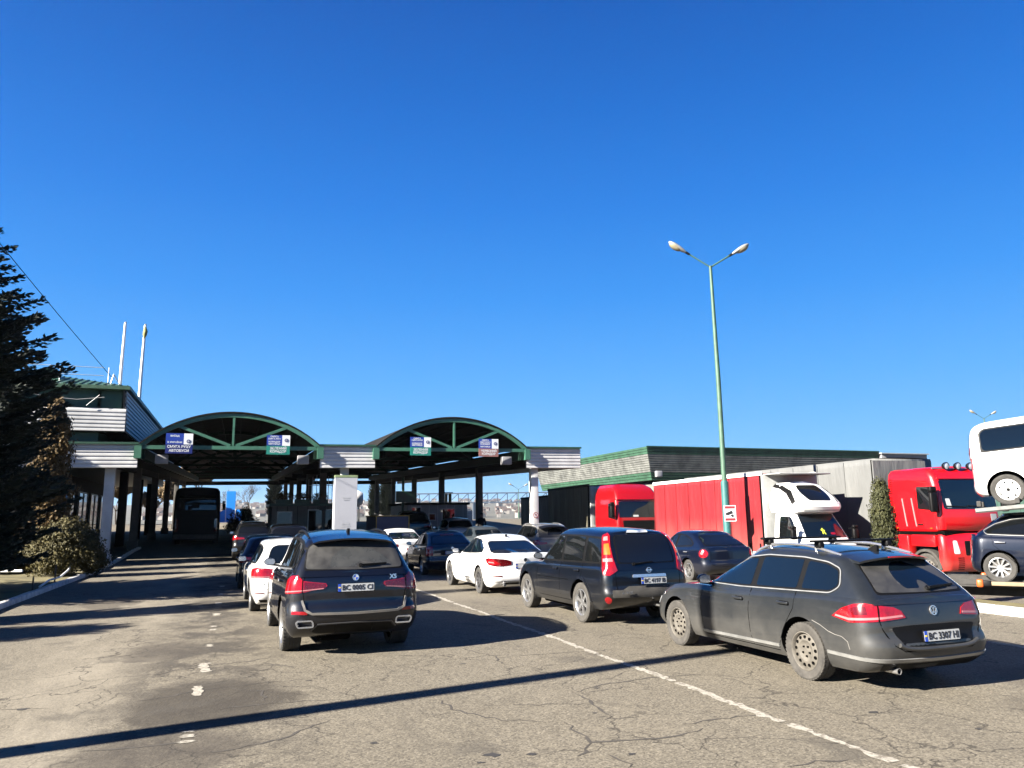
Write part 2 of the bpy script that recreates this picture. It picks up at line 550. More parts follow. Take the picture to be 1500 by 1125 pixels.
WHEELS = {}
def wheel(parent, x, y, r, w, style, sg, tyremat='rubber', z0=None):
    """wheel > tyre, rim ; sg +1 right side, -1 left side"""
    key = (round(r, 3), w, style, tyremat)
    rr = r * (.66 if style != 'alloy_big' else .74)
    if key not in WHEELS:
        hub = MB()
        hub.lathe([(rr * .97, -w * .30), (rr * .97, w * .05), (rr * .62, w * .06), (rr * .6, w * .1), (.001, w * .1)], 28)
        ty = MB()
        h = w / 2
        ty.lathe([(rr, -h * .8), (r * .93, -h), (r * .985, -h * .86), (r, -h * .6), (r, -h * .22), (r * .985, -h * .2), (r * .985, -h * .12), (r, -h * .1), (r, h * .1), (r * .985, h * .12), (r * .985, h * .2), (r, h * .22),
                  (r, h * .6), (r * .985, h * .86), (r * .93, h), (rr * 1.1, h * .96), (rr * 1.02, h * .86), (rr, h * .8)], 44)
        # tread blocks as small grooves across the shoulder
        for k in range(44):
            a = 2 * PI * k / 44
            Mx = Matrix.Rotation(a, 4, 'X') @ Matrix.Translation((h * .72, 0, r * .985))
            ty.box((0, 0, 0), (h * .34, r * .075, r * .03), 0, M=Mx)
            Mx = Matrix.Rotation(a, 4, 'X') @ Matrix.Translation((-h * .72, 0, r * .985))
            ty.box((0, 0, 0), (h * .34, r * .075, r * .03), 0, M=Mx)
        rim = MB()
        rim.lathe([(rr * 1.01, h * .80), (rr * 1.03, h * .9), (rr * .99, h * .93), (rr * .93, h * .80), (rr * .90, h * .45), (rr * .9, -h * .5)], 44)
        mats = None
        if style == 'steel':
            rim.lathe([(rr * .93, h * .5), (rr * .86, h * .58), (rr * .72, h * .68), (rr * .55, h * .72), (rr * .45, h * .60), (rr * .33, h * .55), (rr * .2, h * .6), (.001, h * .62)], 40)
            for k in range(13):
                a = 2 * PI * k / 13
                Mx = Matrix.Rotation(a, 4, 'X') @ Matrix.Translation((h * .655, 0, rr * .74))
                rim.lathe([(rr * .085, .0), (rr * .085, .012), (.001, .012)], 10, 1, Mx)
            for k in range(5):
                a = 2 * PI * k / 5
                Mx = Matrix.Rotation(a, 4, 'X') @ Matrix.Translation((h * .56, 0, rr * .27))
                rim.lathe([(rr * .05, .0), (rr * .05, .02), (.001, .02)], 8, 1, Mx)
            mats = ['steelrim', 'gap']
        elif style == 'trim':
            rim.lathe([(rr * .95, h * .78), (rr * .8, h * .95), (rr * .5, h * 1.0), (rr * .2, h * .95), (.001, h * .95)], 40)
            for k in range(7):
                a = 2 * PI * (k + .5) / 7
                Mx = Matrix.Rotation(a, 4, 'X') @ Matrix.Translation((h * .90, 0, rr * .78))
                rim.prism([(-.10, -.09), (.10, -.09), (.06, .09), (-.06, .09)], lambda u, v, d, Mx=Mx: Mx @ Vector((d, u * rr, v * rr)), 0, .022, 1)
            for k in range(7):
                a = 2 * PI * k / 7
                Mx = Matrix.Rotation(a, 4, 'X') @ Matrix.Translation((h * .985, 0, rr * .42))
                rim.lathe([(rr * .05, 0), (rr * .05, .008), (.001, .008)], 8, 2, Mx)
            rim.lathe([(rr * .17, h * .95), (rr * .17, h * 1.06), (.001, h * 1.06)], 16, 2)
            mats = ['white', 'gap', 'black'] if tyremat == 'rubber' else ['white', 'gap', 'black']
        else:
            nsp = {'alloy5': 5, 'alloy6': 6, 'alloy10': 10, 'alloy_big': 5, 'dark5': 5, 'dark10': 10}[style]
            rim.lathe([(rr * .24, h * .55), (rr * .22, h * .72), (rr * .12, h * .75), (.001, h * .72)], 20)
            for k in range(nsp):
                a = 2 * PI * k / nsp
                Mx = Matrix.Rotation(a, 4, 'X')
                wi = .34 / nsp ** .62; wo = .42 / nsp ** .62
                pr = [(-wi * rr, .15 * rr), (wi * rr, .15 * rr), (wo * .75 * rr, .6 * rr), (wo * rr, .96 * rr), (-wo * rr, .96 * rr), (-wo * .75 * rr, .6 * rr)]
                def fn(u, v, d, Mx=Mx):
                    return Mx @ Vector((d + .0 - .035 * (v / rr) ** 2 * 0 + h * .14 * (v / rr), u, v))
                rim.prism(pr, fn, h * .42, h * .66)
                if nsp == 5:
                    sl = [(-wi * .3 * rr, .45 * rr), (wi * .3 * rr, .45 * rr), (wi * .42 * rr, .88 * rr), (-wi * .42 * rr, .88 * rr)]
                    rim.prism(sl, fn, h * .655, h * .668, 1)
            mats = ['alloydark' if style.startswith('dark') else 'alloy', 'gap']
        o1 = hub.build('wheel', M['disc']); o2 = ty.build('tyre', M[tyremat], o1); o3 = rim.build('rim', [M[k] for k in mats], o1)
        WHEELS[key] = [o1, False]
    src = WHEELS[key]
    if not src[1]:
        o = src[0]; src[1] = True
    else:
        o = copy_tree(src[0])
    o.parent = parent
    o.location = (x, y, r if z0 is None else z0)
    o.rotation_euler = (random.random() * 6, 0, 0) if sg > 0 else (random.random() * 6, 0, PI)
    return o

def make_car(S):
    root = thing(S['name'], S['label'], S['cat'], (S['loc'][0], S['loc'][1], S.get('z', 0.0)), -rad(S.get('head', 0)), S.get('group'))
    zt = pchip(S['zbelt']); zb = pchip(S['zbot'])
    hw = pchip(S['hw']); rear = pchip(S['rear']); frnt = pchip(S['front'])
    rc, fc = S.get('rc', (.28, .22)), S.get('fc', (.5, .45))
    br, bf = S.get('bow_r', .08), S.get('bow_f', .16)
    tr_, tf_ = S.get('taper', (.03, .06))
    lev = [0, .03, .08, .14, .2, .27, .34, .41, .48, .55, .62, .69, .76, .82, .87, .91, .945, .975, 1.0]
    body = MB()
    rings = []
    for s in lev:
        ho = half_outline(rear(s), frnt(s), hw(s), rc, fc, br, bf, tr_, tf_)
        rings.append((ho, (lambda y, s=s: zb(y) + s * (zt(y) - zb(y)))))
    clad = S.get('clad', 0)
    shell(body, rings, None, 0, zt, S.get('deck_crown', .03))
    # greenhouse
    gt = pchip(S['roof']); ghw = pchip(S['g_hw']); gr = pchip(S['g_rear']); gf = pchip(S['g_front'])
    glev = [0, .1, .2, .3, .4, .5, .6, .7, .78, .85, .9, .94, .97, 1.0]
    gz0 = lambda y: zt(y) - .05
    grings = []
    for s in glev:
        ho = half_outline(gr(s), gf(s), ghw(s), S.get('g_rc', (.16, .16)), S.get('g_fc', (.26, .3)), S.get('g_br', .06), S.get('g_bf', .22), S.get('g_taper', (.06, .05))[0], S.get('g_taper', (.06, .05))[1])
        grings.append((ho, (lambda y, s=s: gz0(y) + s * (gt(y) - gz0(y)))))
    nlow = (len(body.v), len(body.f))
    shell(body, grings, None, 0, gt, S.get('crown', .04))
    wl = half_outline(rear(.7), frnt(.7), hw(.7), rc, fc, br, bf, tr_, tf_)
    P = Proj(body, wl, None)
    # wheel arches: boolean cut
    if clad:
        fm = []
        for i, f in enumerate(body.f):
            zc = sum(body.v[k][2] for k in f) / len(f)
            yc = sum(body.v[k][1] for k in f) / len(f)
            body.m[i] = 2 if zc < clad else 0
    top = MB(); top.v = body.v[nlow[0]:]; top.f = [tuple(i - nlow[0] for i in f) for f in body.f[nlow[1]:]]; top.m = body.m[nlow[1]:]
    body.v = body.v[:nlow[0]]; body.f = body.f[:nlow[1]]; body.m = body.m[:nlow[1]]
    o = body.build('body', [S['paint'], M['gap'], M['blackdirty']], None, smooth=38)
    cut = MB()
    ra = S['tr'] + S.get('arch', .045); w2 = max(hw(.4), hw(.3))
    for yy in (0, S['wb']):
        for sg in (-1, 1):
            n = 40
            vs = []; zc = S['tr'] + S.get('arch_up', .02)
            for xx in (sg * (w2 + .3), sg * (w2 - .34)):
                for k in range(n):
                    a = 2 * PI * k / n
                    vs.append((xx, yy + ra * math.cos(a), zc + ra * math.sin(a)))
            fs = [tuple(range(n)), tuple(range(2 * n - 1, n - 1, -1))] + [(k, k + n, (k + 1) % n + n, (k + 1) % n) for k in range(n)]
            cut.add(vs, fs, 0)
    co = cut.build('cutter', M['gap'], None, smooth=0)
    md = o.modifiers.new('b', 'BOOLEAN'); md.operation = 'DIFFERENCE'; md.object = co; md.solver = 'EXACT'
    try: md.material_mode = 'TRANSFER'
    except Exception: pass
    dg = bpy.context.evaluated_depsgraph_get(); dg.update()
    me = bpy.data.meshes.new_from_object(o.evaluated_get(dg))
    o.modifiers.clear()
    if len(me.polygons) > 500:
        old = o.data; o.data = me; me.name = 'body'; bpy.data.meshes.remove(old)
    to = top.build('top', [S['paint']], None, smooth=38)
    bmj = bmesh.new(); bmj.from_mesh(o.data); bmj.from_mesh(to.data); bmj.to_mesh(o.data); bmj.free()
    tm = to.data; bpy.data.objects.remove(to); bpy.data.meshes.remove(tm)
    o.data.set_sharp_from_angle(angle=rad(38))
    cm = co.data; bpy.data.objects.remove(co); bpy.data.meshes.remove(cm)
    o.parent = root
    # windows
    dl = S['dlo']
    gl = S.get('glass', M['glass'])
    sides = [-1, 1]
    for sg in sides:
        fr = MB(); P.geo(fr, rpoly(inset(dl, -.022), .05), P.side(sg), .003, .012, 0, .07)
        if S.get('trim'):
            rp = rpoly(inset(dl, -.016), .05)
            P.ring(fr, rp, S.get('trimw', .022), P.side(sg), .010, .010, 1)
        fr_o = fr.build('window_frame', [M['black'], S.get('trimmat', M['bright'])], root, smooth=30)
        cuts = S['pillars']
        for i in range(len(cuts) + 1):
            poly = dl
            if i > 0:
                yb, yt_, w = cuts[i - 1]
                poly = clip(poly, (yb - w / 2, .0), (yt_ - w / 2, 2.0), 1)
            if i < len(cuts):
                yb, yt_, w = cuts[i]
                poly = clip(poly, (yb + w / 2, .0), (yt_ + w / 2, 2.0), -1)
            if len(poly) < 3: continue
            g = MB(); P.geo(g, rpoly(inset(poly, .012), S.get('wr', .04)), P.side(sg), .0065, .012, 0, .07)
            g.build('side_window', gl, root, smooth=30)
    # rear window and windscreen
    rg = S['rglass']; rpo = rg + [(-x, z) for x, z in rg[::-1]]
    g = MB(); P.geo(g, rpoly(inset(rpo, -.02), .05), P.rear(), .003, .012, 1, .06)
    P.geo(g, rpoly(rpo, .06), P.rear(), .0065, .012, 0, .05)
    g.build('rear_window', [S.get('rearglass', gl), M['black']], root, smooth=30)
    ws = S['wscreen']; wpo = ws + [(-x, z) for x, z in ws[::-1]]
    g = MB(); P.geo(g, rpoly(wpo, .08), P.front(), .005, .012, 0, .08)
    g.build('windscreen', gl, root, smooth=30)
    # panel gaps and trims
    def gap(poly, fn):
        gp = MB(); P.geo(gp, poly, fn, .0012, .006, 0, .1)
        if gp.f: gp.build('panel_gap', M['gap'], root, smooth=0)
    for sg in sides:
        for pl in S.get('gaps', []): gap(ribbon(pl, .009), P.side(sg))
    for pl in S.get('rgaps', []):
        if pl[0][0] == 0: gap(ribbon([(-x, z) for x, z in pl[:0:-1]] + pl, .010), P.wrap())
        else:
            gap(ribbon(pl, .010), P.wrap()); gap(ribbon(mirp(pl), .010), P.wrap())
    # handles
    for sg in sides:
        for (hy, hz) in S.get('handles', []):
            h, nn = P.cast((sg * 4, hy, hz), (-sg, 0, 0))
            b = MB()
            rot = Matrix.Rotation(0, 4, 'Z')
            b.box((h.x + sg * .028, hy, hz), (.022, .20, .032), 0, bev=.010)
            b.box((h.x + sg * .012, hy - .08, hz), (.035, .03, .026), 0, bev=.006)
            b.box((h.x + sg * .012, hy + .08, hz), (.035, .03, .026), 0, bev=.006)
            P.geo(b, rpoly([(hy - .09, hz - .03), (hy + .09, hz - .03), (hy + .09, hz + .02), (hy - .09, hz + .02)], .025), P.side(sg), .002, .006, 1, .05)
            b.build('door_handle', [S.get('handlemat', S['paint']), M['gap']], root, smooth=40)
    # mirrors
    my, mz = S['mirror']
    for sg in sides:
        h, nn = P.cast((sg * 4, my - .1, mz - .12), (-sg, 0, 0))
        b = MB(); bm = bmesh.new(); bmesh.ops.create_uvsphere(bm, u_segments=16, v_segments=10, radius=1)
        for v in bm.verts:
            c = v.co; c.x *= .095; c.y *= .07; c.z *= .066
            if c.y < -.02: c.y = -.02 + (c.y + .02) * .35
        xm = sg * (abs(h.x) + .115)
        b.bm(bm, 0, Matrix.Translation((xm, my, mz))); bm.free()
        b.beam((sg * (abs(h.x) - .05), my + .02, mz - .07), (xm, my, mz - .05), .05, .035, 1)
        mo = b.build('wing_mirror', [S.get('mirrormat', S['paint']), M['black']], root, smooth=50)
        gb = MB(); gb.prism(rpoly([(-.085, -.05), (.085, -.05), (.085, .05), (-.085, .05)], .04), lambda u, v, d: (xm + u, my - .044 - d, mz + v), 0, .004)
        gb.build('mirror_glass', M['chrome'], mo, smooth=0)
    # wheels
    tk = S['track']
    for yy in (0, S['wb']):
        for sg in (-1, 1):
            wheel(root, sg * tk, yy, S['tr'], S.get('tw', .225), S.get('rim', 'alloy5'), sg, S.get('tyre', 'rubber'))
    # underbody: axles / exhaust box, dark floor
    ub = MB()
    ub.box((0, S['wb'] / 2, .24), (hw(.2) * 1.5, S['wb'] - .9, .12), 0, bev=.04)
    ub.box((0, -.1, .30), (tk * 1.6, .16, .14), 0, bev=.05)
    ub.box((0, S['wb'], .30), (tk * 1.6, .16, .14), 0, bev=.05)
    ub.box((-.25, S['rear'][1][1] + .45, .27), (.5, .3, .16), 0, bev=.06)
    ub.build('underbody', M['gap'], root)
    # tail lights: list of (polygon in u,z ; material key ; offset)
    for sg in (1, -1):
        lb = MB(); mk = []
        for poly, mkey, off in S['tail']:
            if mkey not in mk: mk.append(mkey)
            if S.get('tail_diag'): P.geo(lb, poly, P.diag(sg, S['tail_diag']), off, .02, mk.index(mkey), .045)
            else: P.geo(lb, [(sg * u, z) for u, z in poly], P.wrap(), off, .02, mk.index(mkey), .05)
        lb.build('tail_light', [M[k] for k in mk], root, smooth=40)
    # head lights and grille (seen from other positions only)
    tot = P.cum[-1]
    hl = S.get('headl')
    if hl is None:
        z = zt(S['wb'] + .75)
        hl = [(tot - .45, z - .2), (tot - .95, z - .14), (tot - 1.02, z - .03), (tot - .8, z - .05), (tot - .45, z - .09)]
    for sg in (1, -1):
        lb = MB(); P.geo(lb, [(sg * u, z) for u, z in hl], P.wrap(), .006, .02, 0, .05)
        lb.build('headlight', M['clearlens'], root, smooth=40)
    zf = zt(S['wb'] + .8)
    lb = MB(); P.geo(lb, rpoly([(-.38, zf - .2), (.38, zf - .2), (.42, zf - .09), (-.42, zf - .09)], .03), P.front(), .004, .02, 0, .06)
    P.geo(lb, rpoly([(-.5, .28), (.5, .28), (.55, .4), (-.55, .4)], .03), P.front(), .004, .02, 0, .06)
    lb.build('grille', M['black'], root, smooth=40)
    # number plate
    if S.get('plate'):
        txt, pz, py, pp = S['plate'][:4]
        px_ = S['plate'][4] if len(S['plate']) > 4 else 0
        h, nn = P.cast((px_, -9, pz), (0, 1, 0))
        F = rear_frame(px_, h.y - .012 + py, pz, pp)
        pb = MB()
        pb.prism(rpoly([(-.265, -.062), (.265, -.062), (.265, .062), (-.265, .062)], .012), lambda u, v, d: F @ Vector((u, v, d)), -.012, 0, 2)
        pb.prism(rpoly([(-.256, -.053), (.256, -.053), (.256, .053), (-.256, .053)], .01), lambda u, v, d: F @ Vector((u, v, d)), .0, .003, 0)
        pb.prism([(-.256, -.053), (-.215, -.053), (-.215, .053), (-.256, .053)], lambda u, v, d: F @ Vector((u, v, d)), .003, .0045, 1)
        pb.prism([(-.25, -.005), (-.221, -.005), (-.221, .012), (-.25, .012)], lambda u, v, d: F @ Vector((u, v, d)), .0045, .006, 3)
        po = pb.build('number_plate', [M['plate'], M['plateblue'], M['black'], M['plateyellow']], root, smooth=0)
        if txt:
            tb = MB(); add_text(tb, txt, .098, F @ Matrix.Translation((.02, 0, .005)), 0, w=.43, bold=.0022)
            tb.build('plate_lettering', M['ink'], po, smooth=0)
    S['P'] = P; S['root'] = root; S['zt'] = zt; S['roofz'] = gt
    if 'extra' in S: S['extra'](S, root, P)
    return root

def strip(root, P, name, poly, fn, m, off=.006, depth=.015, grid=.06, mirror=False):
    b = MB(); P.geo(b, poly, fn, off, depth, 0, grid)
    if mirror: P.geo(b, mirp(poly), fn, off, depth, 0, grid)
    return b.build(name, m, root, smooth=40)

def wiper(root, P, x0, z0, x1, z1):
    """rear wiper arm lying on the glass"""
    h0, n0 = P.cast((x0, -9, z0), (0, 1, 0)); h1, n1 = P.cast((x1, -9, z1), (0, 1, 0))
    b = MB()
    a, c = h0 + n0 * .03, h1 + n1 * .022
    b.tube([a - n0 * .03, a], .03, 10)
    b.beam(a, a.lerp(c, .55), .035, .022); b.beam(a.lerp(c, .1), c, .016, .022)
    return b.build('rear_wiper', M['black'], root, smooth=40)

def roof_rails(root, P, x, y0, y1, h=.05, m=None, bars=None, wbar=.0):
    for sg in (-1, 1):
        b = MB()
        pts = []
        n = 9
        for i in range(n):
            y = y0 + (y1 - y0) * i / (n - 1)
            hh, nn = P.cast((sg * x, y, 6), (0, 0, -1))
            pts.append(hh + Vector((0, 0, h * min(1, 3.2 * min(i, n - 1 - i) / (n - 1)) - .005)))
        b.tube(pts, .019, 8)
        for i in (2, n - 3): 
            b.tube([pts[i], pts[i] - Vector((0, 0, h))], .02, 8)
        o = b.build('roof_rail', m or M['chrome'], root, smooth=50)
    for yb in (bars or []):
        c = MB()
        zz = []
        for sg in (-1, 1):
            hh, nn = P.cast((sg * x, yb, 6), (0, 0, -1)); zz.append(hh.z + h)
            c.box((sg * (x), yb, hh.z + h + .02), (.075, .11, .07), 0, bev=.018)
        zc = max(zz) + .065
        c.box((0, yb, zc), (2 * x + .24, .07, .028), 0, bev=.01)
        c.build('roof_bar', M['black'], root, smooth=40)
    return o

def exhaust(root, x, y, z, r=.035, n='exhaust_pipe'):
    b = MB(); Mx = Matrix.Translation((x, y, z)) @ Matrix.Rotation(-PI / 2, 4, 'Z')
    b.lathe([(r * .85, -.12), (r * .85, .0), (r, .0), (r, -.2), (.001, -.2)], 18, 0, Mx)
    return b.build(n, M['chrome'], root, smooth=40)

def fin(root, P, y, m):
    h, nn = P.cast((0, y, 6), (0, 0, -1))
    b = MB(); b.prism([(-.10, 0), (.06, 0), (.03, .02), (-.07, .065), (-.10, .06)], lambda u, v, d: (d, y + u, h.z - .008 + v), -.018, .018)
    return b.build('roof_antenna', m, root, smooth=40)

def spoiler(root, P, S, xw, y0, yend, th=.045, m=None, drop=.012):
    """lip continuing the roof over the rear window"""
    b = MB(); vs = []; fs = []; n = 17
    for i in range(n):
        x = -xw + 2 * xw * i / (n - 1); q = 1 - (x / xw) ** 2
        h0, n0 = P.cast((x * .98, y0, 6), (0, 0, -1)); h1, n1 = P.cast((x * .98, y0 + .25, 6), (0, 0, -1))
        sl = (h0.z - h1.z) / .25
        ye = yend + (1 - q) * .07
        ze = h0.z + sl * (y0 - ye) * .9 - drop
        vs += [(x, y0 + .02, h0.z + .004), (x, ye, ze), (x, ye + .004, ze - th * .55), (x, y0 - .02, h0.z - th)]
    for i in range(n - 1):
        for k in range(4):
            a, c = i * 4 + k, i * 4 + (k + 1) % 4
            fs.append((a, c, c + 4, a + 4))
    e = (n - 1) * 4
    fs += [(0, 1, 2, 3), (e + 3, e + 2, e + 1, e)]
    b.add(vs, fs, 0)
    o = b.build('roof_spoiler', m or S['paint'], root, smooth=40)
    mid = (n // 2) * 4 + 1
    return o, vs[mid]
# ------------------------------------------------------------------ car shapes (y = 0 at the rear axle, +y forward)
def wagon(**k):
    d = dict(name='estate_car', cat='car', wb=2.71, tr=.325, tw=.215, track=.775,
        zbelt=[(-1.14, .98), (-.5, .985), (.6, .955), (1.6, .93), (2.2, .93), (2.45, .92), (3.0, .85), (3.35, .76), (3.64, .60)],
        zbot=[(-1.14, .30), (-.75, .21), (2.9, .20), (3.6, .23)],
        hw=[(0, .80), (.12, .865), (.35, .905), (.62, .91), (.85, .895), (.95, .875), (1, .85)],
        rear=[(0, -.95), (.06, -1.06), (.16, -1.12), (.3, -1.135), (.40, -1.12), (.44, -1.09), (.6, -1.085), (.85, -1.06), (1, -1.03)],
        front=[(0, 3.40), (.1, 3.55), (.3, 3.63), (.6, 3.62), (.85, 3.52), (1, 3.34)],
        g_hw=[(0, .865), (.12, .845), (.5, .755), (.8, .68), (.93, .645), (1, .57)],
        g_rear=[(0, -1.05), (.1, -1.01), (.9, -.58), (1, -.50)],
        g_front=[(0, 2.35), (.1, 2.25), (.9, 1.33), (1, 1.18)],
        roof=[(-.6, 1.40), (-.2, 1.445), (.5, 1.485), (1.0, 1.48), (1.4, 1.43)],
        dlo=[(2.02, .985), (1.55, 1.21), (1.15, 1.335), (.75, 1.38), (.1, 1.375), (-.28, 1.335), (-.47, 1.27), (-.53, 1.10), (-.43, 1.035), (.3, 1.015), (1.2, .99)],
        pillars=[(.98, .84, .085), (.10, .03, .06)],
        rglass=[(0, 1.035), (.61, 1.045), (.53, 1.27), (.49, 1.335), (.40, 1.375), (0, 1.39)],
        wscreen=[(0, .97), (.66, .97), (.60, 1.2), (.5, 1.38), (0, 1.42)],
        gaps=[[(1.98, .95), (2.05, .7), (2.0, .35)], [(.94, .98), (.96, .7), (.94, .27)], [(.10, 1.0), (.12, .8), (.28, .58), (.44, .30)], [(2.0, .27), (.44, .27)]],
        handles=[(1.16, .83), (.28, .85)], mirror=(1.83, 1.03),
        rgaps=[[(.0, .455), (.48, .455), (.60, .52), (.70, .68), (.735, .80), (.70, .96)]],
        tail=[([(.50, .80), (.8, .775), (1.0, .76), (1.05, .9), (.8, .93), (.55, .9)], 'redlens', .008)])
    d.update(k); return d

def suv(**k):
    d = dict(name='suv', cat='car', wb=2.93, tr=.37, tw=.275, track=.80, arch=.05,
        zbelt=[(-1.02, 1.16), (-.4, 1.16), (.6, 1.13), (1.6, 1.10), (2.3, 1.09), (2.6, 1.06), (3.2, 1.0), (3.6, .92), (3.86, .76)],
        zbot=[(-1.05, .40), (-.6, .26), (2.9, .24), (3.8, .28)],
        hw=[(0, .86), (.12, .93), (.3, .965), (.6, .968), (.84, .945), (.94, .92), (1, .88)],
        rear=[(0, -.84), (.07, -.97), (.18, -1.03), (.34, -1.04), (.42, -1.01), (.46, -.985), (.7, -.98), (.9, -.955), (1, -.92)],
        front=[(0, 3.6), (.1, 3.76), (.3, 3.86), (.6, 3.84), (.85, 3.76), (1, 3.6)],
        g_hw=[(0, .90), (.12, .875), (.5, .78), (.8, .71), (.92, .67), (1, .58)],
        g_rear=[(0, -.95), (.1, -.92), (.9, -.60), (1, -.52)],
        g_front=[(0, 2.55), (.1, 2.45), (.9, 1.62), (1, 1.48)],
        roof=[(-.6, 1.62), (-.2, 1.675), (.6, 1.72), (1.2, 1.715), (1.7, 1.65)],
        dlo=[(2.2, 1.14), (1.8, 1.4), (1.45, 1.56), (1.0, 1.63), (.2, 1.62), (-.35, 1.565), (-.62, 1.46), (-.60, 1.30), (-.45, 1.225), (.5, 1.19), (1.5, 1.15)],
        pillars=[(1.02, .92, .085), (.0, -.06, .07)],
        rglass=[(0, 1.195), (.70, 1.215), (.64, 1.50), (.53, 1.575), (0, 1.59)],
        wscreen=[(0, 1.12), (.72, 1.12), (.64, 1.45), (.55, 1.6), (0, 1.64)],
        gaps=[[(2.15, 1.1), (2.2, .7), (2.15, .4)], [(1.0, 1.14), (1.02, .8), (1.0, .36)], [(.0, 1.18), (.02, .95), (.3, .72), (.46, .42)], [(2.15, .36), (.46, .36)]],
        handles=[(1.22, .98), (.24, 1.0)], mirror=(2.05, 1.2),
        rgaps=[[(0, .60), (.6, .60), (.70, .7), (.74, .95), (.72, 1.14)]],
        tail=[([(.40, .93), (.75, .91), (1.08, .88), (1.1, 1.08), (.8, 1.1), (.72, 1.02), (.42, 1.0)], 'redlens', .008)])
    d.update(k); return d

def sedan(**k):
    d = dict(name='sedan', cat='car', wb=2.80, tr=.33, tw=.225, track=.79, deck_crown=.035,
        zbelt=[(-1.12, 1.0), (-.9, 1.02), (-.6, 1.015), (.0, .985), (.6, .965), (1.6, .945), (2.3, .93), (2.55, .92), (3.1, .85), (3.45, .76), (3.72, .60)],
        zbot=[(-1.14, .30), (-.75, .20), (2.9, .19), (3.7, .22)],
        hw=[(0, .80), (.12, .87), (.35, .912), (.62, .915), (.85, .90), (.95, .87), (1, .82)],
        rear=[(0, -.95), (.06, -1.06), (.16, -1.12), (.34, -1.135), (.42, -1.115), (.48, -1.09), (.65, -1.07), (.9, -1.09), (1, -1.08)],
        front=[(0, 3.48), (.1, 3.64), (.3, 3.73), (.6, 3.72), (.85, 3.62), (1, 3.42)],
        g_hw=[(0, .85), (.12, .825), (.5, .74), (.8, .665), (.93, .63), (1, .54)],
        g_rear=[(0, -.62), (.1, -.55), (.9, .28), (1, .42)],
        g_front=[(0, 2.45), (.1, 2.36), (.9, 1.45), (1, 1.28)],
        roof=[(.1, 1.385), (.4, 1.42), (.9, 1.445), (1.2, 1.44), (1.5, 1.40)],
        g_br=.10,
        dlo=[(2.12, .985), (1.7, 1.2), (1.3, 1.34), (.9, 1.375), (.5, 1.345), (.24, 1.255), (.02, 1.12), (.0, 1.04), (.4, 1.02), (1.3, .99)],
        pillars=[(.98, .86, .085)],
        rglass=[(0, 1.045), (.66, 1.055), (.60, 1.20), (.565, 1.265), (.50, 1.295), (0, 1.305)],
        wscreen=[(0, .97), (.66, .97), (.60, 1.2), (.5, 1.34), (0, 1.38)],
        gaps=[[(2.1, .95), (2.15, .7), (2.1, .33)], [(.95, .98), (.97, .7), (.95, .27)], [(.02, 1.0), (.03, .8), (.28, .55), (.46, .30)], [(2.1, .27), (.46, .27)]],
        handles=[(1.15, .84), (.20, .86)], mirror=(1.92, 1.03),
        rgaps=[[(0, .60), (.55, .60), (.58, .72), (.56, .95)]],
        tail=[([(.40, .78), (.75, .72), (1.0, .74), (1.10, .86), (.9, .93), (.6, .92), (.42, .88)], 'redlens', .008)])
    d.update(k); return d

def hatch(**k):
    d = wagon(name='hatchback', wb=2.58, tr=.315, track=.76,
        zbelt=[(-1.0, 1.0), (-.5, .99), (.6, .96), (1.6, .94), (2.1, .93), (2.35, .92), (2.85, .85), (3.2, .76), (3.44, .60)],
        zbot=[(-1.0, .30), (-.65, .21), (2.7, .20), (3.4, .23)],
        rear=[(0, -.84), (.06, -.94), (.16, -.99), (.3, -1.005), (.40, -.99), (.44, -.965), (.6, -.96), (.85, -.95), (1, -.92)],
        front=[(0, 3.2), (.1, 3.36), (.3, 3.44), (.6, 3.43), (.85, 3.33), (1, 3.15)],
        g_rear=[(0, -.90), (.1, -.84), (.9, -.15), (1, .0)],
        g_front=[(0, 2.2), (.1, 2.12), (.9, 1.3), (1, 1.15)],
        roof=[(-.3, 1.37), (.1, 1.43), (.6, 1.465), (1.0, 1.46), (1.35, 1.41)],
        dlo=[(1.92, .985), (1.5, 1.2), (1.1, 1.345), (.7, 1.375), (.32, 1.335), (.0, 1.235), (-.22, 1.10), (-.18, 1.04), (.3, 1.02), (1.2, .99)],
        pillars=[(.78, .66, .085)],
        rglass=[(0, 1.05), (.66, 1.06), (.60, 1.22), (.565, 1.285), (.50, 1.315), (0, 1.325)],
        mirror=(1.72, 1.03), handles=[(.98, .84), (.05, .86)],
        gaps=[[(1.88, .95), (1.93, .7), (1.88, .35)], [(.75, .98), (.77, .7), (.75, .27)], [(-.1, 1.0), (-.08, .8), (.18, .55), (.42, .30)], [(1.88, .27), (.42, .27)]])
    d.update(k); return d

def scale_car(d, s, sx=None, sz=None):
    """uniformly bring a template to another wheelbase/width/height"""
    sx = sx or s; sz = sz or s
    o = dict(d)
    for k in ('wb',): o[k] = d[k] * s
    for k in ('zbelt', 'zbot', 'roof'): o[k] = [(a * s, b * sz) for a, b in d[k]]
    for k in ('hw', 'g_hw'): o[k] = [(a, b * sx) for a, b in d[k]]
    for k in ('rear', 'front', 'g_rear', 'g_front'): o[k] = [(a, b * s) for a, b in d[k]]
    for k in ('dlo',): o[k] = [(a * s, b * sz) for a, b in d[k]]
    o['pillars'] = [(a * s, b * s, w) for a, b, w in d['pillars']]
    for k in ('rglass', 'wscreen'): o[k] = [(a * sx, b * sz) for a, b in d[k]]
    o['gaps'] = [[(a * s, b * sz) for a, b in g] for g in d['gaps']]
    o['rgaps'] = [[(a * sx, b * sz) for a, b in g] for g in d['rgaps']]
    o['handles'] = [(a * s, b * sz) for a, b in d['handles']]
    o['mirror'] = (d['mirror'][0] * s, d['mirror'][1] * sz)
    o['track'] = d['track'] * sx
    o['tail'] = [([(a * sx, b * sz) for a, b in p], m, f) for p, m, f in d['tail']]
    return o

